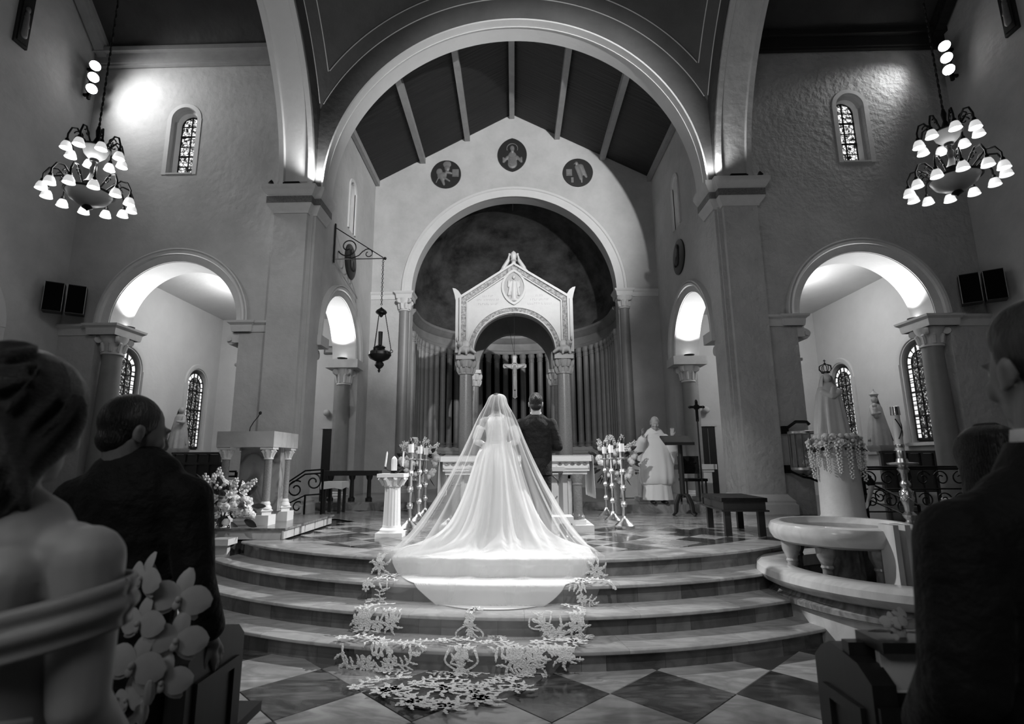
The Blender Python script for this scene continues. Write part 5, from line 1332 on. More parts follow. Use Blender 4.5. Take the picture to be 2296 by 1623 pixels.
def small_statue(x, y, z0, z1, label, m, child, plabel, face=-1):
    h = z1-z0
    pd = thing('statue_pedestal', plabel, 'pedestal', (x, y, ZP))
    MB().box((x, y, (ZP+z0-.2)/2), (.40, .34, z0-.2-ZP)).build('block', stone, pd, smooth=None)
    MB().box((x, y, z0-.17), (.50, .42, .06)).lathe([(.2, z0-.14), (.24, z0-.10), (.26, z0), (0, z0)], (x, y, 0), 20, mod=lambda a, z: 1+.08*sin(a*5)).build('carved_cap', m, pd)
    t = thing('statue', label, 'statue', (x, y, z0))
    b = MB(); robe(b, x, y, [(.235, z0+.003), (.24, z0+.05), (.20, z0+h*.35), (.15, z0+h*.58), (.13, z0+h*.70), (.10, z0+h*.76), (.05, z0+h*.79)], .10, 4, sx=1.0, sy=.85)
    b.build('robe', m, t, smooth=1.4)
    q = MB().ell((x+face*.02, y-.02, z0+h*.86), (.065, .07, .085)).cap((x, y, z0+h*.76), (x, y, z0+h*.82), .045, .04).cap((x+face*.12, y-.05, z0+h*.70), (x+face*.17, y-.14, z0+h*.58), .05, .04).cap((x+face*.17, y-.14, z0+h*.58), (x+face*.05, y-.20, z0+h*.60), .04, .03).ell((x+face*.10, y-.07, z0+h*.86), (.014, .012, .016))
    if child: q.ell((x+face*.12, y-.15, z0+h*.74), (.05, .05, .06)).cap((x+face*.11, y-.15, z0+h*.68), (x+face*.10, y-.14, z0+h*.54), .055, .06)
    blob(q, 'figure', m, t, .011, 2)
    if child: MB().lathe([(.07, z0+h*.92), (.085, z0+h*.97), (.10, z0+h*.96), (.05, z0+h*1.0), (.015, z0+h*1.03), (.012, z0+h*1.06), (0, z0+h*1.07)], (x, y, 0), 16).build('crown', m, t)
    rows = [[(x - face*.015 + (.03+.22*t_)*sin(a)*(.6+.4*1), y + (.06+.18*t_)*cos(a)*.9, z0+h*(.94 - .86*t_)) for a in np.linspace(-PI*.42 - (0.5 if face < 0 else .9), PI*.42 + (.9 if face < 0 else .5), 24)] for t_ in np.linspace(0, 1, 12)]
    MB().grid(rows).build('mantle', m, t, smooth=1.4, solid=.01)
small_statue(8.22, 12.4, 1.90, 3.10, 'grey crowned statue of robed figure holding a child by the right aisle wall', statue_grey, True, 'stone pedestal under the crowned statue with child in the right aisle')
small_statue(-8.42, 13.3, 1.95, 3.05, 'small grey robed statue by the window of the left aisle', statue_grey, False, 'stone pedestal under the small robed statue in the left aisle', 1)
# ================================================================== paschal candle
pa_ = thing('paschal_candle', 'thick decorated paschal candle in metal collar on ornate tall brass stand', 'candle', (4.97, 7.15, ZP))
px_, py_ = 4.97, 7.15
MB().lathe([(.19, ZP), (.20, ZP+.03), (.14, ZP+.06), (.07, ZP+.12), (.045, ZP+.16), (.075, ZP+.20), (.08, ZP+.23), (.045, ZP+.27), (.055, ZP+.34), (.075, ZP+.40), (.07, ZP+.52), (.04, ZP+.56), (.06, ZP+.59), (.06, ZP+.62), (.035, ZP+.66), (.04, ZP+.74), (.07, ZP+.79), (.05, ZP+.82), (.165, ZP+.855), (.175, ZP+.875), (.07, ZP+.885), (.06, ZP+.93)], (px_, py_, 0), 28).build('stand', brass, pa_)
b = MB()
for k in range(5):
    for i in range(2):
        b.tube([(px_+.074*cos(a), py_+.074*sin(a), ZP+.40+.12*f) for f, a in ((f, k*2*PI/5 + (f*1.6 if i else -f*1.6)) for f in np.linspace(0, 1, 8))], .006, 5)
b.build('stand_filigree', steel, pa_)
MB().lathe([(.045, ZP+.92), (.045, ZP+1.52), (0, ZP+1.53)], (px_, py_, 0), 22).build('wax', wax, pa_)
MB().lathe([(.047, ZP+.93), (.05, ZP+.94), (.05, ZP+1.02), (.047, ZP+1.03)], (px_, py_, 0), 22).lathe([(.048, ZP+1.07), (.05, ZP+1.08), (.05, ZP+1.10), (.048, ZP+1.11)], (px_, py_, 0), 22).build('collar', brass, pa_)
b = MB()
for i in range(2): b.tube([(px_+.047*cos(a), py_+.047*sin(a), ZP+1.18+.26*f) for f, a in ((f, -2.2 + (2.6*f if i else 2.4-2.6*f)) for f in np.linspace(0, 1, 14))], .007, 5)
b.build('painted_vine', black_plastic, pa_)
MB().lathe([(.047, ZP+1.49), (.056, ZP+1.49), (.052, ZP+1.60), (.04, ZP+1.605), (.035, ZP+1.58)], (px_, py_, 0), 12).build('metal_follower', steel, pa_)
# ================================================================== iron railings
def scroll_pts(c, r, t0, t1, sgn, u, n=26):
    return [V3(c) + u*(sgn*(r*(1-.72*k/n))*cos(t0+(t1-t0)*k/n)) + Z*((r*(1-.72*k/n))*sin(t0+(t1-t0)*k/n)) for k in range(n+1)]
rr1 = thing('iron_railing', 'black iron railing with scrolls behind the tall paschal candle', 'railing', (6.45, 9.2, ZP))
for z in (1.455, 1.42): MB().tube([(5.70, 9.2, z), (7.5, 9.2, z)], .016, 8).build('top_rail', iron, rr1)
MB().tube([(5.70, 9.2, 1.10), (7.5, 9.2, 1.10)], .012, 8).build('middle_rail', iron, rr1)
MB().tube([(5.70, 9.2, .74), (7.5, 9.2, .74)], .012, 8).build('bottom_rail', iron, rr1)
for x in (5.70, 6.45, 7.5): MB().box((x, 9.2, 1.05), (.03, .03, .80)).build('post', iron, rr1, smooth=None)
for k in range(6):
    x = 5.84 + k*.29
    for zc, sg_ in ((1.27, 1 if k % 2 else -1), (.92, -1 if k % 2 else 1)):
        MB().tube(scroll_pts((x, 9.2, zc), .125, .4, .4+8.2, sg_, X), .011, 6).build('scroll', iron, rr1)
rr2 = thing('iron_handrail', 'sloping black iron handrail with scrolls descending beside the statue column', 'railing', (5.95, 8.6, ZP))
p0, p1 = V3((5.55, 8.9, 1.25)), V3((5.78, 8.1, .92))
MB().tube([p0, p1], .018, 8).build('top_rail', iron, rr2); MB().tube([p0-Z*.28, p1-Z*.22], .012, 8).build('lower_rail', iron, rr2)
for p in (p0, p1): MB().box((p.x, p.y, (p.z+ZP)/2), (.03, .03, p.z-ZP)).build('post', iron, rr2, smooth=None)
u = (p1-p0).normalized()
for f in (.3, .72): MB().tube(scroll_pts(p0.lerp(p1, f)-Z*.14, .11, .3, 8.0, 1, V3((u.x, u.y, 0)).normalized()), .010, 6).build('scroll', iron, rr2)
rr3 = thing('iron_railing', 'black iron stair railing with two scrolls behind the marble lectern at the pier', 'railing', (-3.62, 9.3, ZP))
for dz in (0, -.06): MB().tube([(-3.95, 9.3, 1.22+dz), (-3.62, 9.3, 1.44+dz), (-3.31, 9.3, 1.46+dz)], .014, 8).build('top_rail', iron, rr3)
MB().tube([(-3.95, 9.3, .86), (-3.60, 9.3, 1.03), (-3.31, 9.3, 1.05)], .012, 8).build('lower_rail', iron, rr3)
MB().box((-3.31, 9.3, 1.06), (.03, .03, .81)).build('post', iron, rr3, smooth=None); MB().box((-3.60, 9.3, .84), (.025, .025, .38)).build('post', iron, rr3, smooth=None)
MB().tube(scroll_pts((-3.47, 9.3, 1.25), .145, 1.2, 9.6, -1, X), .013, 7).build('scroll', iron, rr3); MB().tube(scroll_pts((-3.77, 9.3, 1.13), .15, 1.0, 9.0, 1, X), .013, 7).build('scroll', iron, rr3)
MB().tube(scroll_pts((-3.72, 9.3, .83), .10, 1.0, 6.0, 1, X), .011, 7).build('scroll', iron, rr3)
rr4 = thing('iron_handrail', 'sloping black iron stair handrail at the far side of the lectern flowers', 'railing', (-4.4, 7.9, ZP))
for dz in (0, -.07): MB().tube([(-4.72, 7.9, 1.02+dz), (-4.23, 7.9, 1.45+dz), (-4.10, 7.9, 1.45+dz)], .015, 8).build('top_rail', iron, rr4)
for x, z in ((-4.72, 1.0), (-4.10, 1.44)): MB().box((x, 7.9, (z+ZP)/2), (.03, .03, z-ZP)).build('post', iron, rr4, smooth=None)
for x, z in ((-4.55, .98), (-4.32, 1.15)): MB().tube(scroll_pts((x, 7.9, z), .11, .5, 8.5, 1, X), .011, 6).build('scroll', iron, rr4)
# ================================================================== lantern on the right wall
ln = thing('wall_lantern', 'round glazed brass bar lantern on curved bracket by the right pier', 'lantern', (5.05, 9.62, 1.35))
lx, ly = 5.03, 9.60
MB().lathe([(.22, 1.40), (.235, 1.41), (.235, 1.45), (.22, 1.46)], (lx, ly, 0), 26).lathe([(.22, 2.02), (.235, 2.03), (.235, 2.07), (.22, 2.08), (0, 2.085)], (lx, ly, 0), 26).lathe([(.0, 1.30), (.06, 1.32), (.16, 1.38), (.22, 1.405), (0, 1.41)], (lx, ly, 0), 26).build('rings', brass, ln)['kind'] = 'stuff'
for k in range(12): MB().box((lx+.226*cos(k*PI/6), ly+.226*sin(k*PI/6), 1.74), (.014, .014, .60)).build('bar', steel, ln, smooth=None)
MB().lathe([(.02, 1.41), (.06, 1.43), (.03, 1.47), (.05, 1.52), (.02, 1.58), (.035, 1.62), (0, 1.66)], (lx, ly, 0), 14).build('inner_lamp', brass, ln)
MB().tube([(lx-.12, 9.98, 1.40), (lx-.06, ly, 1.29), (lx+.06, ly, 1.27), (lx+.25, ly-.02, 1.18), (lx+.45, ly-.04, .95)], .022, 8).tube([(lx-.1, 9.98, 2.13), (lx-.04, ly+.1, 2.25), (lx+.10, ly, 2.24), (lx+.14, ly, 2.19)], .028, 8).box((lx-.14, 9.96, 1.42), (.10, .10, .14)).box((lx-.12, 9.96, 2.12), (.10, .10, .14)).build('bracket_arm', iron, ln)
# ================================================================== pews of the nave
def pew_end(name, label, x, y0, y1, zt, side):
    t = thing(name, label, 'pew', (x, (y0+y1)/2, 0))
    pts = [(y0, 0), (y1, 0), (y1, zt-.06), (y1-.05, zt-.015), ((y0+y1)/2+.05, zt+.01), (y0+.06, zt-.01), (y0, zt-.05)]
    MB().plate(pts, [], (x-.035, 0, 0), Y, Z, X, .07).build('end_panel', pew_wood, t, smooth=None)
    fr_o = [(y0+.05, .12), (y1-.05, .12), (y1-.05, zt-.13), (y0+.05, zt-.13)]; fr_i = [(y0+.085, .155), (y1-.085, .155), (y1-.085, zt-.165), (y0+.085, zt-.165)]
    MB().plate(fr_o, [fr_i], (x + (.035 if side < 0 else -.047), 0, 0), Y, Z, X, .012).build('panel_moulding', pew_wood, t, smooth=None)
    return t
def pew_row(t, xa, xb, y, zt):
    MB().box(((xa+xb)/2, y, zt-.25), (abs(xb-xa), .035, .5)).build('backrest', pew_wood, t, smooth=None)
    MB().box(((xa+xb)/2, y, zt+.01), (abs(xb-xa), .09, .035)).build('top_rail', pew_wood, t, smooth=None)
    MB().box(((xa+xb)/2, y+.26, .44), (abs(xb-xa), .42, .04)).build('seat', pew_wood, t, smooth=None)
t = pew_end('pew', 'dark wooden pew with panelled end beside the dark suited man on the left', -1.19, 1.97, 2.36, .92, -1)
pew_row(t, -1.22, -4.2, 2.25, .86)
t = pew_end('pew', 'dark wooden pew with curved panelled end and book rack below the right steps', 1.03, 1.72, 2.02, .955, 1)
MB().box((2.50, 1.80, 1.0), (2.9, .13, .03)).build('top_rail', pew_wood, t, smooth=None)
MB().box((2.45, 1.84, .70), (2.9, .035, .58)).build('backrest', pew_wood, t, smooth=None)
MB().box((2.45, 2.10, .44), (2.9, .42, .04)).build('seat', pew_wood, t, smooth=None)
MB().box((2.45, 1.76, .80), (2.9, .11, .02)).box((2.45, 1.708, .825), (2.9, .012, .05)).build('book_rack', pew_wood, t, smooth=None)
bk = thing('missalette', 'white folded booklet tucked in the rack of the right pew', 'booklet', (1.12, 1.78, .81))
MB().box((1.12, 1.785, .90), (.12, .016, .165), rz=.05).build('pages', smooth_plaster, bk, smooth=None); MB().box((1.12, 1.774, .90), (.122, .004, .167), rz=.05).build('cover', linen, bk, smooth=None)
bk = thing('hymnal', 'black hymn book standing in the rack of the right pew', 'book', (1.13, 1.74, .81))
MB().box((1.13, 1.745, .845), (.11, .022, .07)).build('cover', black_plastic, bk, smooth=None); MB().box((1.13, 1.745, .847), (.104, .016, .069)).build('pages', linen, bk, smooth=None)
def orchid_mesh(r, name, m):
    b = MB()
    for k, (a, w_, l) in enumerate(((0, .95, 1.0), (PI, .95, 1.0), (PI/2, .55, .95), (PI*1.22, .5, .9), (PI*1.78, .5, .9))):
        d = V3((cos(a), sin(a), 0)); t = V3((-sin(a), cos(a), 0)); rows = []
        for i in range(7):
            f = i/6; ww = w_*r*.5*math.sin(.25+f*2.75)**.7
            rows.append([d*l*r*f + t*ww*q_ + Z*(r*(.10*f-.22*f*f) - abs(q_)*r*.05) + (Z*.004 if k < 2 else Z*0) for q_ in (-1, -.5, 0, .5, 1)])
        b.grid(rows)
    b.ell((0, -r*.05, r*.12), (r*.10, r*.12, r*.12), 8, 6).ell((0, -r*.22, r*.12), (r*.13, r*.16, r*.06), 8, 6)
    o = b.build(name, m, None, smooth=1.5); COL.objects.unlink(o); return o.data
ORC = orchid_mesh(.075, 'orchid_mesh', petal_grey)
os_ = thing('orchid_spray', 'spray of large pale orchids tied at the aisle end of the left pew', 'flowers', (-1.02, 1.60, .85))
q = random.Random(4)
for (x, y, z, sc, dx) in ((-1.10, 1.60, 1.225, 1.0, -.5), (-1.00, 1.62, 1.165, 1.15, .4), (-1.08, 1.58, 1.11, 1.0, -.2), (-.985, 1.60, 1.06, 1.1, .5), (-1.07, 1.56, 1.01, 1.15, 0), (-1.0, 1.58, .96, 1.0, .3), (-1.09, 1.58, .915, .8, -.3)):
    part('orchid', ORC, os_, (x, y, z), (dx, -1, .15), sc, q.uniform(-.3, .3))
b = MB()
for p in ((-1.02, 1.56, .94), (-1.11, 1.56, .84), (-1.04, 1.57, .885)): b.ell(p, (.015, .015, .034), 8, 6)
b.build('bud', petal_grey, os_)['kind'] = 'stuff'
MB().tube([(-1.12, 1.66, 1.25), (-1.03, 1.65, 1.12), (-1.03, 1.62, 1.0), (-1.10, 1.62, .84)], .008, 6).build('stem', leaf_m, os_)
wf = thing('white_flower', 'single pale flower with leaf lying on the rail of the right pew', 'flower', (1.17, 1.80, 1.02))
for k, (x, z, dx, dz) in enumerate(((1.12, 1.06, -.4, .6), (1.155, 1.075, .3, .7), (1.14, 1.04, 0, .2))): part('bloom', ORC, wf, (x, 1.79, z), (dx, -1, dz), .42, k)
part('leaf', LEAF, wf, (1.13, 1.80, 1.03), (-1, -.2, .1), .55, 0, tilt=True); part('leaf', LEAF, wf, (1.16, 1.79, 1.03), (.6, -.6, .1), .4, 0, tilt=True)
# ================================================================== people
def rotz(a): return Matrix.Rotation(a, 3, 'Z')
def head_shape(mb, c, yaw, pitch=0.0, sc=1.0, neck_to=None, neck_r=.055, fem=False):
    """skull, face and ears; local -Y is the face direction at yaw 0. c = centre of skull"""
    m = Matrix.Rotation(yaw, 3, 'Z') @ Matrix.Rotation(pitch, 3, 'X'); c = V3(c)
    def P(x, y, z): return c + m @ (V3((x, y, z))*sc)
    def E(x, y, z, rx, ry, rz): mb.ell(P(x, y, z), (rx*sc, ry*sc, rz*sc), 16, 11, m)
    E(0, .012, .025, .076, .096, .092)          # cranium
    E(0, -.035, -.015, .066, .064, .085)        # face
    E(0, -.048, -.078, .050, .048, .040)        # jaw
    E(0, -.078, -.100, .024, .022, .018)        # chin
    mb.cap(P(0, -.094, .005), P(0, -.112, -.034), .010*sc, .014*sc)   # nose
    E(-.012, -.102, -.038, .009, .010, .008); E(.012, -.102, -.038, .009, .010, .008)
    E(0, -.092, .022, .052, .014, .011)         # brow
    for s in (-1, 1):
        E(s*.030, -.086, .002, .013, .010, .009)      # eyelid
        E(s*.042, -.072, -.035, .022, .022, .024)     # cheek
        E(s*.078, .012, -.018, .010, .020, .031)      # ear
        E(s*.083, .018, -.004, .008, .012, .016); E(s*.080, .004, -.042, .007, .009, .010)
    E(0, -.095, -.062, .021, .010, .006); E(0, -.092, -.074, .019, .010, .007)   # lips
    if neck_to is not None:
        mb.cap(V3(neck_to), P(0, .018, -.06), neck_r*sc*1.08, neck_r*sc)
    return P, m
def eyes(parent, P, m, sc=1.0):
    for s in (-1, 1):
        MB().ell(P(s*.030, -.090, .002), .0095*sc, 10, 8).build('eye', statue_white, parent)
def hair_cap(mb, P, m, sc, th=1.0):
    """short hair volume hugging the skull and nape"""
    mb.ell(P(0, .025, .027), (.0825*sc*th, .102*sc*th, .098*sc*th), 20, 13, m)
    mb.ell(P(0, .052, -.045), (.067*sc, .058*sc, .055*sc), 16, 11, m)
def hand(mb, wrist, d, nrm, side, sc=1.0, curl=.3, spread=.12):
    """palm with five separate jointed fingers; d = direction of fingers, nrm = palm normal, side = +1/-1 thumb side"""
    d = V3(d).normalized(); n = V3(nrm); n = (n-d*n.dot(d)).normalized(); t = d.cross(n)*side
    w = V3(wrist)
    mb.cap(w - d*.03*sc, w + d*.02*sc, .024*sc, .026*sc)
    mb.cap(w + d*.02*sc + t*.014*sc, w + d*.075*sc + t*.020*sc, .021*sc, .020*sc, flat=.7, ax=n)
    mb.cap(w + d*.02*sc - t*.014*sc, w + d*.072*sc - t*.022*sc, .021*sc, .019*sc, flat=.7, ax=n)
    for k, (off, L) in enumerate(((.030, .070), (.011, .080), (-.009, .074), (-.028, .058))):
        p = w + d*.078*sc + t*off*sc; a = 0; dd = (d + t*off*spread/.03).normalized(); r = .0095*sc
        for j, f in enumerate((.45, .32, .23)):
            a += curl*(.5 if j == 0 else 1.0)
            v = dd*cos(a) + n*sin(a); q = p + v*L*f*sc
            mb.cap(p, q, r, r*.9, seg=10); p = q; r *= .9
    p = w + d*.022*sc + t*.030*sc; v = (d*.7 + t*.75 + n*.25).normalized(); q = p + v*.045*sc
    mb.cap(p, q, .0125*sc, .011*sc, seg=10); v2 = (d*.95 + t*.3 + n*.25).normalized(); mb.cap(q, q+v2*.032*sc, .011*sc, .009*sc, seg=10)

# ------------------------------------------------------------------ groom
gx, gy = .225, 6.22
gr = thing('person', 'man in black suit with slick dark hair standing at the altar beside the veiled bride', 'person', (gx, gy, ZP))
b = MB()
P, m = head_shape(b, (gx, gy, 2.232), PI, .05, .98, neck_to=(gx, gy-.005, 2.06), neck_r=.058)
b.cap((gx, gy, 1.93), (gx, gy+.01, 1.50), .10, .12)
for s in (-1, 1):
    b.chain([(gx+s*.15, gy, 1.99), (gx+s*.235, gy-.02, 1.74), (gx+s*.16, gy+.20, 1.70)], [.045, .04, .03])
    hand(b, (gx+s*.13, gy+.24, 1.71), (-s*.9, .45, .1), (0, 1, 0), -s, .98, .5)
    b.chain([(gx+s*.09, gy, 1.48), (gx+s*.10, gy+.01, 1.10), (gx+s*.10, gy-.01, .72)], [.075, .05, .04])
blob(b, 'body', skin, gr, .0075, 4)
b = MB(); hair_cap(b, P, m, .98); b.ell(P(0, -.030, .072), (.068, .078, .062), 16, 11, m)
h = blob(b, 'hair', hair_dark, gr, .007, 3)
MB().lathe([(.066, 2.05), (.067, 2.07), (.0635, 2.125), (.060, 2.125), (.06, 2.06)], (gx, gy+.004, 0), 24).build('shirt_collar', linen, gr)
MB().lathe([(.10, 2.005), (.098, 2.03), (.084, 2.055), (.0745, 2.092), (.069, 2.094), (.069, 2.03)], (gx, gy+.002, 0), 32, sx=1.0, sy=.95).build('jacket_collar', black_cloth, gr)
b = MB()
b.cap((gx-.13, gy, 1.985), (gx+.13, gy, 1.985), .072, .072, flat=1.0)
b.cap((gx, gy+.005, 1.96), (gx, gy+.005, 1.72), .165, .155, flat=.70, ax=Y, seg=24)
b.cap((gx-.06, gy+.005, 1.94), (gx-.045, gy+.005, 1.50), .125, .13, flat=.85, ax=Y, seg=24).cap((gx+.06, gy+.005, 1.94), (gx+.045, gy+.005, 1.50), .125, .13, flat=.85, ax=Y, seg=24)
b.cap((gx, gy, 1.99), (gx, gy, 2.035), .10, .062).cap((gx, gy+.005, 1.75), (gx, gy+.005, 1.50), .15, .15, flat=.78, ax=Y, seg=24)
for s in (-1, 1):
    b.chain([(gx+s*.178, gy, 1.985), (gx+s*.245, gy-.025, 1.73)], [.070, .058]); b.chain([(gx+s*.245, gy-.025, 1.73), (gx+s*.19, gy+.17, 1.70)], [.060, .046])
j = blob(b, 'suit_jacket', black_cloth, gr, .010, 5)
b = MB()
b.lathe([(.177, 1.415), (.176, 1.44), (.168, 1.53), (.16, 1.60)], (gx, gy+.005, 0), 40, sx=1.0, sy=.76, mod=lambda a, z: 1+.012*sin(5*a))
b.build('jacket_skirt', black_cloth, gr, smooth=1.5)
b = MB()
b.cap((gx, gy, 1.52), (gx, gy, 1.42), .135, .13, flat=.75, ax=Y)
for s in (-1, 1): b.chain([(gx+s*.075, gy, 1.46), (gx+s*.085, gy+.01, 1.12), (gx+s*.09, gy-.015, .74)], [.095, .078, .062])
blob(b, 'trousers', black_cloth, gr, .010, 5)
for s in (-1, 1):
    q = MB().cap((gx+s*.09, gy-.06, .69), (gx+s*.10, gy+.12, .68), .042, .036, flat=.8, ax=Z); blob(q, 'shoe', black_plastic, gr, .009, 2)

# ------------------------------------------------------------------ bride, dress and veil
bx, by = -.225, 6.10
bd = thing('person', 'bride seen from behind in white gown under a long transparent lace edged veil', 'person', (bx, by, ZP))
b = MB()
P, m = head_shape(b, (bx, by, 2.215), PI, .03, .95, neck_to=(bx, by, 2.05), neck_r=.048, fem=True)
b.cap((bx-.13, by, 2.02), (bx+.13, by, 2.02), .048, .048).cap((bx, by, 2.0), (bx, by, 1.80), .12, .10, flat=.75, ax=Y).cap((bx, by, 1.8), (bx, by+.01, 1.6), .105, .14, flat=.8, ax=Y)
for s in (-1, 1):
    b.chain([(bx+s*.16, by, 2.01), (bx+s*.225, by-.01, 1.79), (bx+s*.10, by+.20, 1.72)], [.042, .036, .026]); hand(b, (bx+s*.07, by+.235, 1.72), (-s, .3, .1), (0, 1, 0), -s, .88, .6)
    b.chain([(bx+s*.08, by+.02, 1.6), (bx+s*.08, by+.04, 1.15), (bx+s*.08, by+.03, .72)], [.09, .06, .045])
blob(b, 'body', skin, bd, .0075, 4)
b = MB(); hair_cap(b, P, m, .95); b.ell(P(0, .10, -.02), (.055, .045, .05), 14, 10, m); b.ell(P(0, .095, .01), (.05, .04, .04), 14, 10, m)
blob(b, 'hair', hair_brown, bd, .008, 3)
b = MB()
b.cap((bx, by, 1.97), (bx, by, 1.80), .135, .115, flat=.76, ax=Y, seg=24).cap((bx, by, 1.82), (bx, by+.01, 1.70), .115, .145, flat=.82, ax=Y, seg=24)
for s in (-1, 1): b.chain([(bx+s*.19, by-.005, 1.93), (bx+s*.226, by-.01, 1.83)], [.052, .048])
blob(b, 'bodice', white_cloth, bd, .009, 4)
for s in (-1, 1):
    q = MB().chain([(bx+s*.222, by-.008, 1.82), (bx+s*.226, by-.01, 1.79), (bx+s*.13, by+.15, 1.74)], [.041, .041, .034]); blob(q, 'sheer_sleeve', linen, bd, .009, 3)
# generic row surface draped over the steps
def interp_rows(keys, v):
    """keys: list of tuples; v in 0..len-1, Catmull-Rom"""
    n = len(keys); i = min(int(v), n-2); t = v-i
    p0, p1, p2, p3 = (np.array(keys[max(0, min(n-1, i+k))], float) for k in (-1, 0, 1, 2))
    return .5*((2*p1) + (-p0+p2)*t + (2*p0-5*p1+4*p2-p3)*t*t + (-p0+3*p1-3*p2+p3)*t**3)
def drape(keys, v, th, eps, fold, sharp=1.0):
    zc, hw, xc, ym, yb = interp_rows(keys, v)
    f = fold(th, v)
    x = xc + hw*sin(th)*(1+f*.6); y = ym - (ym-yb)*cos(th)*(1+f)
    zf = floorz(x, y) + eps
    # soften the cloth where it turns over a step edge
    r = math.hypot(x, 10-y)
    for q_, z_ in STEPS:
        dlt = r-q_
        if 0 <= dlt < .055: zf = max(zf, z_ + eps - .1625*min(1, (dlt/.055))**1.3)
    return V3((x, y, max(zc, zf)))
KD = [(1.775, .150, bx, 6.12, 5.985), (1.74, .166, bx, 6.12, 5.965), (1.66, .215, bx-.0, 6.12, 5.93), (1.5, .262, bx-.005, 6.12, 5.87), (1.2, .355, bx-.01, 6.10, 5.79), (.95, .47, bx-.015, 6.06, 5.70), (.80, .60, bx-.02, 6.02, 5.62), (.705, .80, bx-.02, 5.96, 5.50), (.665, .98, bx-.02, 5.86, 5.36), (.60, 1.04, bx-.02, 5.74, 5.20), (0, 1.02, bx-.02, 5.60, 5.06), (0, .96, bx-.02, 5.48, 4.97), (0, .90, bx-.02, 5.40, 4.905)]
def fold_d(th, v):
    a = min(1.0, max(0, (v-1)/5.0))*max(.25, 1-max(0, v-8)*.25)
    return a*(.075*sin(th*11+.6*sin(v)) + .045*sin(th*19+1.3) + .025*sin(th*31+v*.7))
def unroll(a, sd, eps):
    """point of the stair surface from lateral arc distance a and walked distance sd past the top edge"""
    r = 4.74; ang = a/5.0; z = .65; nx = [q[0] for q in STEPS[1:]] + [99.0]
    if sd <= 0: r += sd; z += eps
    else:
        for i_, rn in enumerate(nx):
            if sd < .1625: z -= sd; r += .012 + eps*min(1, sd/.03); z += eps*max(0, 1-sd/.03); break
            sd -= .1625; z -= .1625; L_ = rn - r
            if sd < L_ or i_ == len(nx)-1: r += max(sd, .012+eps*(1-min(1, sd/.05))); z += eps; break
            sd -= L_; r = rn
    return V3((r*sin(ang), 10-r*cos(ang), z))
def resample(poly, ts):
    P_ = np.array(poly, float)
    for _ in range(2):       # Chaikin
        Q = [P_[0]]
        for a_, b_ in zip(P_[:-1], P_[1:]): Q += [a_*.75+b_*.25, a_*.25+b_*.75]
        P_ = np.array(Q + [P_[-1]])
    d_ = np.concatenate([[0], np.cumsum(np.linalg.norm(np.diff(P_, axis=0), axis=1))]); d_ /= d_[-1]
    return [(np.interp(t, d_, P_[:, 0]), np.interp(t, d_, P_[:, 1])) for t in ts]
def gown_sheet(keys, vlast, fold, th_max, hem, eps, nv, ng, nt, ripple):
    rows = [[drape(keys, vlast*i/nv, -th_max+2*th_max*k/nt, eps, fold) for k in range(nt+1)] for i in range(nv+1)]
    last = [(math.atan2(p.x, 10-p.y)*5, math.hypot(p.x, 10-p.y)-4.74) for p in rows[-1]]
    zl = [p.z for p in rows[-1]]
    E_ = resample(hem, [k/nt for k in range(nt+1)])
    for i in range(1, ng+1):
        t = i/ng; row = []
        for k in range(nt+1):
            a = last[k][0]*(1-t)+E_[k][0]*t; s_ = last[k][1]*(1-t)+E_[k][1]*t
            p = unroll(a, s_, eps + ripple(k/nt, t)); p.z = max(p.z, p.z*(1) + (zl[k]-.65-eps)*(1-t)**4)
            row.append(p)
        rows.append(row)
    return rows
HEM_D = [(-1.31, -.02), (-1.27, .08), (-1.04, .38), (-.82, .56), (-.69, .65), (-.45, .77), (-.23, .785), (-.02, .76), (.20, .64), (.34, .545), (.52, .32), (.72, .06), (.80, -.04)]
fd2 = lambda th, v: fold_d(th, v)*min(1, max(0, (8.6-v)/1.5))
rows = gown_sheet(KD, 8.0, fd2, 1.75, HEM_D, .010, 120, 110, 170, lambda k, t: .006*(.5+.5*sin(k*60+3*t))*max(0, 1-t*1.1))
MB().grid(rows).build('gown_skirt', white_cloth, bd, smooth=3.1, solid=.003)
front = MB(); rows = []
for i in range(12):
    t = i/11; z = 1.775 - 1.115*t; rr = .15 + .13*t + .04*t*t
    rows.append([(bx + rr*sin(a)*(1+.04*t*sin(a*9)), 6.12 + (.10+.16*t)*cos(a)*(1+.05*t*sin(a*13)), max(z, .655)) for a in np.linspace(-1.75, 1.75, 60)])
front.grid(rows).build('gown_front', white_cloth, bd, smooth=3.1, solid=.003)
MB().arc((bx, 6.12, 1.765), X, Y, Z, [(.138, -.016), (.148, -.010), (.148, .010), (.138, .016)], 0, 2*PI, 40).build('waist_band', white_cloth, bd)
# veil
vm = bpy.data.materials.new('white_tulle'); vm.use_nodes = True
nt_ = vm.node_tree; N_ = nt_.nodes; L_ = nt_.links; N_.remove(N_['Principled BSDF'])
tr_ = N_.new('ShaderNodeBsdfTransparent'); df = N_.new('ShaderNodeBsdfDiffuse'); df.inputs[0].default_value = (.85, .85, .85, 1)
tl = N_.new('ShaderNodeBsdfTranslucent'); tl.inputs[0].default_value = (.85, .85, .85, 1)
mxa = N_.new('ShaderNodeMixShader'); mxa.inputs[0].default_value = .35; L_.new(df.outputs[0], mxa.inputs[1]); L_.new(tl.outputs[0], mxa.inputs[2])
mx_ = N_.new('ShaderNodeMixShader'); L_.new(tr_.outputs[0], mx_.inputs[1]); L_.new(mxa.outputs[0], mx_.inputs[2])
at_ = N_.new('ShaderNodeAttribute'); at_.attribute_name = 'gather'; L_.new(at_.outputs['Fac'], mx_.inputs[0])
L_.new(mx_.outputs[0], N_['Material Output'].inputs['Surface'])
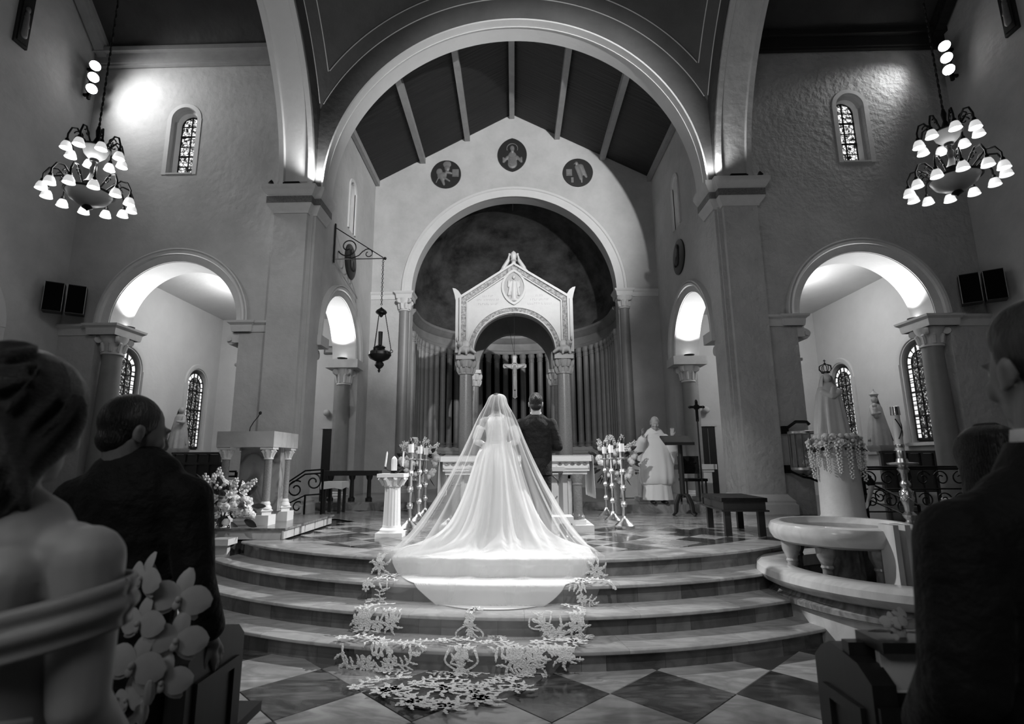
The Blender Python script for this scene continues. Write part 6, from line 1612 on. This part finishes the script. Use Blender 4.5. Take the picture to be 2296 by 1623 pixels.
KV = [(2.325, .012, bx+.012, 6.08, 6.07), (2.318, .060, bx+.010, 6.09, 6.03), (2.285, .098, bx+.008, 6.09, 5.99), (2.20, .130, bx, 6.09, 5.955), (2.04, .215, bx, 6.07, 5.92), (1.76, .330, bx-.008, 6.05, 5.86), (1.45, .475, bx-.015, 6.03, 5.77), (1.15, .640, bx-.02, 5.99, 5.67), (.90, .800, bx-.03, 5.93, 5.56), (.73, .950, bx-.035, 5.86, 5.42), (.672, 1.05, bx-.035, 5.74, 5.28), (.56, 1.09, bx-.04, 5.50, 5.10), (.0, 1.10, bx-.045, 5.22, 4.90), (0, 1.03, bx-.09, 4.90, 4.62), (0, .95, bx-.145, 4.62, 4.40), (0, .89, bx-.19, 4.40, 4.18), (0, .72, bx-.235, 4.26, 3.97), (0, .60, bx-.26, 4.19, 3.80)]
def fold_v(th, v):
    a = min(1.0, max(0, (v-1)/4.0))
    k = 1.0 if v < 10 else max(.12, 1-(v-10)*.3)
    return a*k*(.05*sin(th*15+.5) + .035*sin(th*26+1.0+.3*v) + .025*sin(th*41))
TH = 1.72
HEM_V = [(-1.56, -.05), (-1.45, .12), (-1.33, .45), (-1.30, .70), (-1.26, 1.03), (-1.14, 1.42), (-1.10, 1.52), (-.90, 1.86), (-.79, 2.04), (-.62, 2.19), (-.42, 2.26), (-.27, 2.22), (-.09, 2.05), (.06, 1.86), (.21, 1.54), (.37, 1.42), (.48, 1.09), (.53, .93), (.67, .50), (.86, .26), (.84, -.05)]
nv, ng, nt = 150, 190, 220
rows = gown_sheet(KV, 10.0, lambda th, v: fold_v(th, v)*min(1, max(0, (10.2-v)/1.5)), TH, HEM_V, .026, nv, ng, nt, lambda k, t: .012*max(0, sin(k*44+5*t))**3*max(0, 1-t*1.2))
qv = random.Random(2); streak = [.04+.22*qv.random()**2.2 for _ in range(60)]
dens = []
for i in range(nv+ng+1):
    v = 10.0*i/nv if i <= nv else 10.0; t = max(0, i-nv)/ng
    for k in range(nt+1):
        f = k/nt*58 + .8*sin(v*.8+k*.05); s0 = streak[int(f) % 60]; s1 = streak[(int(f)+1) % 60]; w_ = f-int(f)
        st_ = s0+(s1-s0)*w_
        edge = max(0, (abs(k/nt-.5)*2-.93)/.07)*.25
        if i <= nv: d_ = .13 + st_*1.9 + edge + max(0, 1-v/3.5)*.55
        else: d_ = .14*(1-t)**1.5 + .075 + st_*max(.12, 1.8-4.0*t) + edge*max(0, 1-t*3)
        dens.append(min(.92, d_))
ve = MB().grid(rows).build('veil', vm, bd, smooth=3.1)
at = ve.data.attributes.new('gather', 'FLOAT', 'POINT')
at.data.foreach_set('value', dens)
# lace appliques
lace = mat('white_lace', .78, .8, noise_=(60.0, .25), bump=(90, .6))
def lace_map(a0, s0, ang, scale):
    ca, sa = cos(ang)*scale, sin(ang)*scale
    return lambda x, y, h=0: unroll(a0 + x*ca - y*sa, s0 - (x*sa + y*ca), .032+h)
def lace_leaf(mb, f, x, y, a, L, w_):
    n = 6; rows = []
    for i in range(n+1):
        t = i/n; bend = .5*t; d = (cos(a+bend*.6), sin(a+bend*.6)); ww = .72*w_*math.sin(.15+2.85*t)**.7*(1+.35*sin(t*16))
        cx_, cy_ = x + d[0]*L*t, y + d[1]*L*t
        rows.append([f(cx_ - d[1]*ww*s, cy_ + d[0]*ww*s, .004*(1-abs(s))) for s in (-1, 0, 1)])
    mb.grid(rows)
def lace_flower(mb, f, x, y, r, n=6):
    for k in range(n):
        a = 2*PI*k/n+.3; rows = []
        for i in range(4):
            t = i/3; ww = r*.30*math.sin(.4+t*2.3)
            rows.append([f(x+cos(a)*r*(.18+.85*t)-sin(a)*ww*s, y+sin(a)*r*(.18+.85*t)+cos(a)*ww*s, .005) for s in (-1, 0, 1)])
        mb.grid(rows)
def lace_stem(mb, f, pts, w_):
    rows = []
    for i, (x, y) in enumerate(pts):
        x1, y1 = pts[min(i+1, len(pts)-1)]; x2, y2 = pts[max(i-1, 0)]; dx, dy = x1-x2, y1-y2; l = math.hypot(dx, dy) or 1
        rows.append([f(x - dy/l*w_*s, y + dx/l*w_*s, .003) for s in (-1, 1)])
    mb.grid(rows)
def motif(th0, v0, ang, scale, kind, seed=0):
    f = lace_map(th0, v0, ang, scale); q = random.Random(seed); b = MB()
    if kind == 'rose':
        lace_flower(b, f, 0, 0, .075, 7); lace_flower(b, f, 0, 0, .042, 5)
        for k in range(7): lace_leaf(b, f, .05*cos(k*.9), .05*sin(k*.9), k*.9+.2, .085+.02*q.random(), .019)
    elif kind == 'spray':
        pts = [(.30*t-.15, .05*sin(t*4)) for t in np.linspace(0, 1, 12)]; lace_stem(b, f, pts, .007)
        for k, (x, y) in enumerate(pts[1:]):
            s = 1 if k % 2 else -1; lace_leaf(b, f, x, y, s*(.95-.02*k)+.1, .085-.003*k, .017)
        lace_flower(b, f, -.16, .0, .05, 6)
    elif kind == 'acanthus':
        for sg in (-1, 1):
            pts = [(sg*(.17*t), .10*math.sin(t*2.6)-.03*t) for t in np.linspace(0, 1, 10)]; lace_stem(b, f, pts, .008)
            for k, (x, y) in enumerate(pts[2:]):
                lace_leaf(b, f, x, y, PI/2-sg*.7*(k*.18) if k % 2 else -PI/2+sg*.3, .07, .014)
        lace_flower(b, f, 0, .02, .06, 6)
    elif kind == 'palmette':
        for k in range(7):
            a = PI/2 + (k-3)*.42; lace_leaf(b, f, .02*(k-3), -.02, a, .17-.018*abs(k-3), .017)
        for sg in (-1, 1):
            pts = [(sg*(.02+.10*sin(t*2.4)), -.02+.13*t) for t in np.linspace(0, 1, 9)]; lace_stem(b, f, pts, .008)
            lace_leaf(b, f, sg*.03, -.04, PI/2+sg*2.2, .08, .02)
        lace_flower(b, f, 0, -.05, .05, 6)
    o = b.build('lace_motif', lace, ve, smooth=None); return o
for sd_, (a0, s0, kd, an, scl) in enumerate((
    (-1.42, .06, 'rose', 0, .9), (-1.25, .47, 'spray', .3, .8), (-1.25, .30, 'rose', 1, .7), (-1.20, .64, 'acanthus', 1.2, .8), (-1.18, .90, 'spray', 1.0, .9), (-1.20, 1.02, 'rose', .5, .9), (-1.18, 1.14, 'rose', .2, 1.0), (-1.08, 1.06, 'acanthus', .3, .9), (-.98, 1.03, 'rose', .3, .7), (-1.10, 1.37, 'spray', .1, 1.0), (-1.0, 1.38, 'rose', 1, .7), (-1.02, 1.52, 'acanthus', PI-.3, 1.1), (-.86, 1.50, 'acanthus', PI+.4, .9), (-.80, 1.43, 'spray', .2, .9), (-.66, 1.36, 'spray', .4, .8), (-.88, 1.70, 'acanthus', -.6, .9), (-.84, 1.88, 'spray', .9, 1.0), (-.74, 2.0, 'rose', .9, .9),
    (-.64, 2.10, 'spray', -.4, 1.0), (-.55, 2.14, 'rose', 0, .9), (-.45, 2.19, 'spray', 0, .9), (-.37, 2.19, 'rose', 0, .8), (-.29, 2.15, 'spray', .3, 1.0), (-.20, 2.07, 'rose', .6, .9), (-.10, 1.97, 'spray', .6, 1.0), (-.02, 1.87, 'rose', .9, .8), (-.05, 1.76, 'acanthus', .5, .8), (-.53, 1.92, 'spray', .3, 1.0), (-.43, 1.94, 'rose', 0, .9), (-.33, 1.87, 'spray', .1, .9), (-.26, 1.97, 'rose', 0, .8), (-.50, 1.80, 'spray', .5, .9), (-.21, 1.88, 'acanthus', .6, .7),
    (-.35, .85, 'rose', 0, .55), (-.37, 1.03, 'palmette', PI, .85), (-.40, 1.30, 'spray', 0, .9), (-.38, 1.44, 'rose', 0, .7), (-.38, 1.54, 'palmette', 0, .9), (-.42, 1.70, 'acanthus', 0, .8), (-.34, 1.66, 'spray', .4, .7),
    (.76, .10, 'rose', .3, .9), (.68, .40, 'spray', -.3, .9), (.56, .42, 'rose', 0, .7), (.52, .58, 'acanthus', -.8, .8), (.44, .84, 'spray', -1.1, .8), (.42, 1.0, 'rose', .4, .8), (.42, 1.12, 'acanthus', -1.2, .7), (.18, 1.02, 'palmette', .5, .8), (.28, 1.09, 'rose', .2, .9), (.27, 1.28, 'spray', .2, 1.0), (.37, 1.30, 'rose', 0, .8), (-.10, 1.36, 'spray', -.4, .8), (-.02, 1.50, 'acanthus', -.2, .9), (.08, 1.52, 'acanthus', .5, 1.1), (.20, 1.48, 'spray', .3, 1.0), (.28, 1.45, 'rose', 0, .7), (-.16, 1.22, 'spray', -1.0, .6), (.04, 1.60, 'palmette', -.4, .9), (-.04, 1.44, 'rose', 0, .6))):
    motif(a0, s0, an, scl, kd, sd_)
# ------------------------------------------------------------------ priest
px_, py_ = 2.62, 10.25
pr_ = thing('person', 'balding priest in pale vestments raising both hands beside the altar', 'person', (px_, py_, ZS))
b = MB()
P, m = head_shape(b, (px_, py_-.07, 2.285), -.12, .32, 1.0, neck_to=(px_, py_, 2.08), neck_r=.06)
b.cap((px_, py_, 1.96), (px_, py_+.02, 1.6), .11, .12)
for s in (-1, 1):
    b.chain([(px_+s*.17, py_, 2.02), (px_+s*.30, py_-.06, 1.80), (px_+s*.27, py_-.20, 1.98)], [.05, .042, .032]); hand(b, (px_+s*.265, py_-.215, 2.03), (s*.05, -.15, 1), (-s*.7, -.6, 0), s, 1.0, .18, .2)
    b.chain([(px_+s*.09, py_, 1.6), (px_+s*.10, py_, 1.2), (px_+s*.10, py_, .87)], [.08, .055, .045])
blob(b, 'body', skin, pr_, .008, 3); eyes(pr_, P, m)
b = MB(); b.ell(P(0, .055, .0), (.083, .062, .06), 14, 10, m); b.ell(P(-.07, .02, .012), (.018, .05, .035), 10, 8, m); b.ell(P(.07, .02, .012), (.018, .05, .035), 10, 8, m)
blob(b, 'hair', hair_grey, pr_, .008, 2)
b = MB()
b.cap((px_-.14, py_, 2.02), (px_+.14, py_, 2.02), .075, .075)
b.cap((px_, py_, 2.02), (px_, py_, 1.25), .19, .30, flat=.55, ax=Y, seg=28).cap((px_, py_, 2.04), (px_, py_-.01, 2.11), .10, .075)
for s in (-1, 1):
    b.chain([(px_+s*.19, py_, 1.99), (px_+s*.31, py_-.05, 1.80)], [.09, .11]); b.chain([(px_+s*.31, py_-.05, 1.80), (px_+s*.275, py_-.17, 1.95)], [.105, .085]); b.cap((px_+s*.31, py_-.03, 1.78), (px_+s*.29, py_, 1.45), .09, .03)
blob(b, 'chasuble_top', vest_cloth, pr_, .011, 6)
b = MB()
b.lathe([(.27, 1.15), (.315, 1.17), (.32, 1.3), (.315, 1.5), (.285, 1.7), (.24, 1.88), (.17, 2.03)], (px_, py_, 0), 64, sx=1.0, sy=.62, mod=lambda a, z: 1 + .07*(2.02-z)*(.6*sin(a*9+.4)+.4*sin(a*14)))
b.build('chasuble', vest_cloth, pr_, smooth=1.5)
b = MB(); b.lathe([(.27, .875), (.262, .95), (.24, 1.2), (.22, 1.5)], (px_, py_, 0), 64, sx=1.0, sy=.7, mod=lambda a, z: 1 + .09*(1.5-z)*(.6*sin(a*11)+.4*sin(a*17+1)))
b.build('alb', linen, pr_, smooth=1.5)
MB().lathe([(.085, 2.07), (.10, 2.075), (.10, 2.10), (.085, 2.105)], (px_, py_-.01, 0), 24).build('neck_band', vest_cloth, pr_)
for s in (-1, 1):
    q = MB().cap((px_+s*.10, py_+.02, .84), (px_+s*.11, py_-.16, .83), .045, .038, flat=.8, ax=Z); blob(q, 'shoe', black_plastic, pr_, .01, 2)

# ------------------------------------------------------------------ guest in black behind the statue column
kx, ky = 5.40, 8.75
kp = thing('person', 'person in black clothes crouching behind the flower wreathed column with bare forearm', 'person', (kx, ky, ZP))
b = MB()
P, m = head_shape(b, (kx-.32, ky+.10, 1.50), -.6, .3, .95, neck_to=(kx-.20, ky+.08, 1.36))
b.cap((kx-.12, ky+.08, 1.30), (kx-.02, ky+.06, .98), .10, .12)
b.chain([(kx+.03, ky-.10, 1.33), (kx+.08, ky-.14, 1.18), (kx-.03, ky-.20, .98)], [.045, .04, .028]); hand(b, (kx-.05, ky-.205, .95), (-.35, -.1, -1), (-1, 0, 0), 1, .92, .3)
for s in (-1, 1): b.chain([(kx-.02, ky+.06+s*.09, .95), (kx-.32, ky+.02+s*.09, .98), (kx-.20, ky+.02+s*.10, .72)], [.08, .06, .045])
blob(b, 'body', skin, kp, .009, 3)
b = MB(); hair_cap(b, P, m, .95); blob(b, 'hair', hair_dark, kp, .01, 3)
b = MB(); b.cap((kx-.14, ky+.08, 1.34), (kx-.02, ky+.06, .95), .135, .15).cap((kx+.0, ky-.06, 1.36), (kx+.075, ky-.13, 1.22), .075, .062).cap((kx-.2, ky+.16, 1.34), (kx-.26, ky+.2, 1.15), .07, .06)
blob(b, 'black_top', black_cloth, kp, .012, 4)
b = MB()
for s in (-1, 1): b.chain([(kx-.02, ky+.06+s*.09, .94), (kx-.33, ky+.02+s*.09, .98), (kx-.22, ky+.02+s*.10, .74)], [.115, .08, .062])
blob(b, 'black_trousers', black_cloth, kp, .012, 4)
for s in (-1, 1): q = MB().cap((kx-.20, ky+.02+s*.10, .69), (kx-.36, ky+.02+s*.11, .685), .042, .034); blob(q, 'shoe', black_plastic, kp, .012, 2)

# ------------------------------------------------------------------ man in dark suit, left pew
ax_, ay_ = -1.415, 1.97
ml = thing('person', 'dark haired man in black suit with bowed head turned aside in the left pew', 'person', (ax_, ay_, 0))
b = MB()
P, m = head_shape(b, (-1.435, ay_-.005, 1.668), PI-.62, .22, 1.04, neck_to=(ax_-.03, ay_+.0, 1.49), neck_r=.066)
b.cap((ax_, ay_, 1.34), (ax_, ay_, .95), .11, .13)
for s in (-1, 1):
    b.chain([(ax_+s*.18, ay_, 1.42), (ax_+s*.245, ay_-.01, 1.14), (ax_+s*.26, ay_+.11, .93)], [.05, .045, .034]); hand(b, (ax_+s*.262, ay_+.13, .905), (s*.05, .55, -.8), (-s, 0, 0), -s, 1.0, .25)
    b.chain([(ax_+s*.09, ay_, .92), (ax_+s*.10, ay_+.01, .5), (ax_+s*.10, ay_-.02, .07)], [.085, .06, .045])
blob(b, 'body', skin_darker, ml, .006, 4); eyes(ml, P, m, 1.04)
b = MB(); hair_cap(b, P, m, 1.04)
blob(b, 'hair', hair_dark, ml, .007, 3)
MB().lathe([(.078, 1.505), (.08, 1.515), (.073, 1.56), (.068, 1.56), (.072, 1.51)], (ax_-.03, ay_+.01, 0), 26).build('shirt_collar', linen, ml)
MB().lathe([(.115, 1.455), (.11, 1.49), (.095, 1.515), (.085, 1.535), (.079, 1.535), (.079, 1.47)], (ax_-.03, ay_+.005, 0), 32).build('jacket_collar', black_cloth, ml)
b = MB()
b.cap((ax_-.16, ay_, 1.435), (ax_+.16, ay_, 1.435), .085, .085).cap((ax_, ay_, 1.42), (ax_, ay_, 1.15), .20, .175, flat=.66, ax=Y, seg=26).cap((ax_, ay_, 1.2), (ax_, ay_, .84), .175, .20, flat=.72, ax=Y, seg=26).cap((ax_-.02, ay_, 1.46), (ax_-.03, ay_, 1.525), .12, .078)
for s in (-1, 1):
    b.chain([(ax_+s*.205, ay_, 1.42), (ax_+s*.262, ay_-.015, 1.15), (ax_+s*.275, ay_+.09, .965)], [.082, .066, .052])
blob(b, 'suit_jacket', black_cloth, ml, .011, 6)
b = MB()
for s in (-1, 1): b.chain([(ax_+s*.08, ay_, .90), (ax_+s*.095, ay_+.01, .5), (ax_+s*.10, ay_-.01, .10)], [.11, .085, .068])
blob(b, 'trousers', black_cloth, ml, .013, 4)
for s in (-1, 1): q = MB().cap((ax_+s*.10, ay_-.05, .045), (ax_+s*.11, ay_+.13, .04), .045, .038, flat=.8, ax=Z); blob(q, 'shoe', black_plastic, ml, .012, 2)

# ------------------------------------------------------------------ woman in off the shoulder dress, left foreground
wx, wy = -1.02, 1.05
wl = thing('person', 'woman seen from behind with wavy brown hair and pale off the shoulder satin dress', 'person', (wx, wy, 0))
b = MB()
P, m = head_shape(b, (-1.015, wy+.0, 1.632), PI-.1, .12, 1.0, neck_to=(wx, wy, 1.44), neck_r=.052, fem=True)
b.cap((wx-.14, wy, 1.375), (wx+.135, wy, 1.375), .062, .062).cap((wx, wy, 1.36), (wx, wy, 1.12), .150, .125, flat=.72, ax=Y, seg=22).cap((wx, wy, 1.40), (wx, wy, 1.46), .085, .055)
b.cap((wx-.08, wy-.06, 1.34), (wx-.07, wy-.065, 1.22), .06, .05).cap((wx+.085, wy-.06, 1.34), (wx+.075, wy-.065, 1.22), .06, .05)
b.cap((wx, wy, 1.12), (wx, wy, .88), .12, .16, flat=.8, ax=Y)
for s in (-1, 1):
    b.chain([(wx+s*.175, wy, 1.365), (wx+s*.198, wy-.005, 1.12), (wx+s*.14, wy+.18, .98)], [.064, .049, .034]); hand(b, (wx+s*.12, wy+.21, .97), (-s*.7, .6, 0), (0, 0, 1), s, .92, .4)
    b.chain([(wx+s*.09, wy, .86), (wx+s*.09, wy, .48), (wx+s*.09, wy, .06)], [.10, .065, .045])
blob(b, 'body', skin, wl, .0065, 5); eyes(wl, P, m)
b = MB()
# hair mass: waves swept to the side and loose lengths over the shoulder
b.ell(P(0, .015, .030), (.108, .119, .112), 18, 12, m).ell((-1.03, wy-.06, 1.575), (.105, .085, .11)).ell((-1.06, wy-.06, 1.47), (.085, .07, .10)).ell((-1.10, wy-.05, 1.40), (.07, .06, .10)).ell((-1.13, wy-.04, 1.33), (.05, .05, .09))
hb_ = b; q = random.Random(9)
hc = V3((-1.02, wy-.02, 1.66))
def on_head(az, z, k=1.0):
    """point on the hair mass; az 0 = back of head, positive to the right"""
    h_ = (z-1.66)/.125
    rr = .118*math.sqrt(max(.05, 1-h_*h_)) if h_ > 0 else .118 - .03*min(1, -h_)*.3
    sx_ = -.10*max(0, (1.58-z))/.25*.7
    return V3((hc.x + sx_ + rr*k*sin(az), hc.y - rr*k*cos(az)*.95, z))
def wave(ctrl, r0):
    n_ = len(ctrl); hb_.tube(ctrl, [max(.002, r0*math.sin(PI*min(1, .12+.84*i/(n_-1)))) for i in range(n_)], 9)
for g_ in range(13):                   # broad waves swept diagonally off the crown
    az0 = R(66 - 4*g_); z0 = 1.768 - .017*g_; pz = g_*1.7; w_ = q.uniform(.012, .02)
    wave([on_head(az0 - R(150)*t**.9, z0 - (.05+.010*g_)*t - .09*t*t + w_*sin(t*6+pz), 1.03) for t in np.linspace(0, 1, 22)], q.uniform(.012, .019))
for g_ in range(15):                   # long waves hanging down the back of the head
    az0 = R(92 - 13*g_); pz = g_*1.1
    wave([on_head(az0 + .20*sin(t*7+pz) - .25*t, 1.68 - .25*t, 1.02+.06*sin(t*7+pz+1.2)) for t in np.linspace(0, 1, 22)], q.uniform(.014, .021))
for g_ in range(10):                   # loose curls falling over the left shoulder
    x0 = -.985 - .026*g_ + q.uniform(-.01, .01); z1 = 1.33 + .012*abs(g_-6); pz = q.uniform(0, 6.28); yy = wy-.105+.008*g_
    wave([(x0 - .05*t + .022*sin(t*9+pz), yy + .02*cos(t*9+pz)*(.3+t) + .03*t, 1.56+(z1-1.56)*t) for t in np.linspace(0, 1, 22)], q.uniform(.012, .017))
blob(hb_, 'hair', hair_brown, wl, .0045, 3)
for g_ in range(7):                    # a few stray strands
    pz = g_*2.0; b = MB()
    b.tube([on_head(R(80-26*g_) - .5*t + .1*sin(t*6+pz), 1.74 - .28*t, 1.12+.03*sin(t*8+pz)) for t in np.linspace(0, 1, 16)], .0016, 5).build('stray_strand', hair_brown, wl)
b = MB().arc(P(.085, .02, -.075), X, Z, Y, [(.012, -.002), (.015, -.002), (.015, .002), (.012, .002)], 0, 2*PI, 16); b.build('earring', steel, wl)
b = MB(); rows = []
for i in range(16):
    t = i/15; z = 1.287 - .085*t; row = []
    for k in range(61):
        a = 2*PI*k/60
        bulge = .010*math.sin(PI*t) + .004*sin(t*14)
        row.append((wx + (.252+bulge)*cos(a), wy + (.135+bulge)*sin(a)*(1.0), z + .045*cos(a) + .012*sin(a)))
    rows.append(row)
b.grid(rows).build('shoulder_band', grey_satin, wl, smooth=3.1, solid=.006)
b = MB(); b.lathe([(.30, .02), (.28, .3), (.24, .7), (.20, .92), (.148, 1.10), (.158, 1.2), (.165, 1.27)], (wx, wy, 0), 48, sx=1.0, sy=.78, mod=lambda a, z: 1+.02*sin(a*9)*(1.3-z))
b.build('gown', grey_satin, wl, smooth=1.5)
b = MB()
for k in range(5): b.tube([(wx + .163*sin(t*1.3-1.2+.0*k), wy - .128*cos(t*1.3-1.2)*1.0-.004, 1.16 - .045*k - .03*t) for t in np.linspace(0, 1.85, 14)], .010, 6)
b.build('gathered_pleat', grey_satin, wl)['kind'] = 'stuff'

# ------------------------------------------------------------------ man, right foreground
rx_, ry_ = 1.055, 1.12
mr = thing('person', 'tall man in black suit with short dark hair standing close in the right pew', 'person', (rx_, ry_, 0))
b = MB()
P, m = head_shape(b, (1.075, ry_, 1.735), PI-.15, .06, 1.10, neck_to=(1.075, ry_+.0, 1.54), neck_r=.064)
b.cap((rx_, ry_, 1.33), (rx_, ry_, .98), .11, .13)
for s in (-1, 1):
    b.chain([(rx_+s*.18, ry_, 1.39), (rx_+s*.24, ry_-.01, 1.13), (rx_+s*.20, ry_+.16, .98)], [.05, .045, .034]); hand(b, (rx_+s*.17, ry_+.19, .965), (-s*.6, .7, -.1), (0, 0, -1), -s, 1.0, .3)
    b.chain([(rx_+s*.09, ry_, .95), (rx_+s*.10, ry_, .5), (rx_+s*.10, ry_, .07)], [.085, .06, .045])
blob(b, 'body', skin_darker, mr, .0065, 4); eyes(mr, P, m, 1.08)
b = MB(); hair_cap(b, P, m, 1.08); b.ell(P(0, .0, .06), (.080, .095, .080), 16, 11, m)
blob(b, 'hair', hair_dark, mr, .008, 3)
MB().lathe([(.075, 1.555), (.078, 1.562), (.072, 1.605), (.067, 1.605), (.07, 1.56)], (1.072, ry_, 0), 26).build('shirt_collar', linen, mr)
MB().lathe([(.12, 1.49), (.115, 1.52), (.10, 1.55), (.086, 1.578), (.079, 1.578), (.079, 1.51)], (1.072, ry_-.003, 0), 32).build('jacket_collar', black_cloth, mr)
b = MB()
b.cap((rx_-.16, ry_, 1.39), (rx_+.16, ry_, 1.39), .085, .085).cap((rx_-.03, ry_, 1.44), (rx_-.17, ry_, 1.405), .085, .075).cap((rx_+.05, ry_, 1.44), (rx_+.17, ry_, 1.405), .085, .075).cap((rx_, ry_, 1.36), (rx_, ry_, 1.15), .20, .18, flat=.66, ax=Y, seg=26).cap((rx_, ry_, 1.2), (rx_, ry_, .85), .18, .205, flat=.72, ax=Y, seg=26).cap((1.06, ry_, 1.45), (1.07, ry_, 1.545), .115, .073)
for s in (-1, 1): b.chain([(rx_+s*.205, ry_, 1.385), (rx_+s*.258, ry_-.015, 1.14), (rx_+s*.22, ry_+.14, 1.0)], [.085, .07, .055])
blob(b, 'suit_jacket', black_cloth, mr, .011, 6)
b = MB()
for s in (-1, 1): b.chain([(rx_+s*.08, ry_, .92), (rx_+s*.095, ry_, .5), (rx_+s*.10, ry_, .10)], [.11, .085, .068])
blob(b, 'trousers', black_cloth, mr, .013, 4)
for s in (-1, 1): q = MB().cap((rx_+s*.10, ry_-.05, .045), (rx_+s*.11, ry_+.13, .04), .045, .038, flat=.8, ax=Z); blob(q, 'shoe', black_plastic, mr, .012, 2)

# ------------------------------------------------------------------ woman with bobbed hair beyond him
ux, uy = 1.66, 1.98
wr_ = thing('person', 'woman with straight dark bobbed hair partly hidden behind the tall man', 'person', (ux, uy, 0))
b = MB()
P, m = head_shape(b, (ux, uy, 1.545), PI-.1, .1, .98, neck_to=(ux, uy, 1.36), neck_r=.05)
b.cap((ux-.13, uy, 1.30), (ux+.13, uy, 1.30), .06, .06).cap((ux, uy, 1.28), (ux, uy, .9), .13, .15, flat=.75, ax=Y)
for s in (-1, 1):
    b.chain([(ux+s*.17, uy, 1.29), (ux+s*.20, uy, 1.04), (ux+s*.12, uy+.15, .92)], [.05, .042, .03]); hand(b, (ux+s*.10, uy+.17, .91), (-s*.7, .6, 0), (0, 0, -1), -s, .9, .4)
    b.chain([(ux+s*.09, uy, .88), (ux+s*.09, uy, .45), (ux+s*.09, uy, .06)], [.09, .06, .045])
blob(b, 'body', skin_darker, wr_, .008, 3)
b = MB(); b.ell(P(0, .015, .02), (.105, .118, .108), 18, 12, m).ell(P(0, .03, -.07), (.108, .10, .10), 18, 12, m).ell(P(-.07, .02, -.12), (.045, .06, .07), 12, 9, m).ell(P(.07, .02, -.12), (.045, .06, .07), 12, 9, m).ell(P(0, .065, -.12), (.085, .045, .07), 12, 9, m)
blob(b, 'hair', hair_dark, wr_, .008, 4)
for g_ in range(6):
    b = MB()
    for k in range(7):
        a = R(-95)+R(190)*(g_*7+k)/41; c0, s0 = sin(a), cos(a)
        b.tube([P(c0*.03, .02+s0*.03, .125), P(c0*.088, .02+s0*.10, .075), P(c0*.112, .03+s0*.105, -.03), P(c0*.115, .03+s0*.10, -.13), P(c0*.10, .03+s0*.085, -.185)], [.004, .008, .009, .008, .003], 5)
    b.build('hair_lock', hair_dark, wr_)
b = MB(); b.lathe([(.27, .03), (.25, .4), (.20, .85), (.15, 1.05), (.165, 1.25), (.13, 1.33), (.07, 1.37)], (ux, uy, 0), 40, sx=1.0, sy=.72)
b.build('dark_dress', black_cloth, wr_, smooth=1.5)
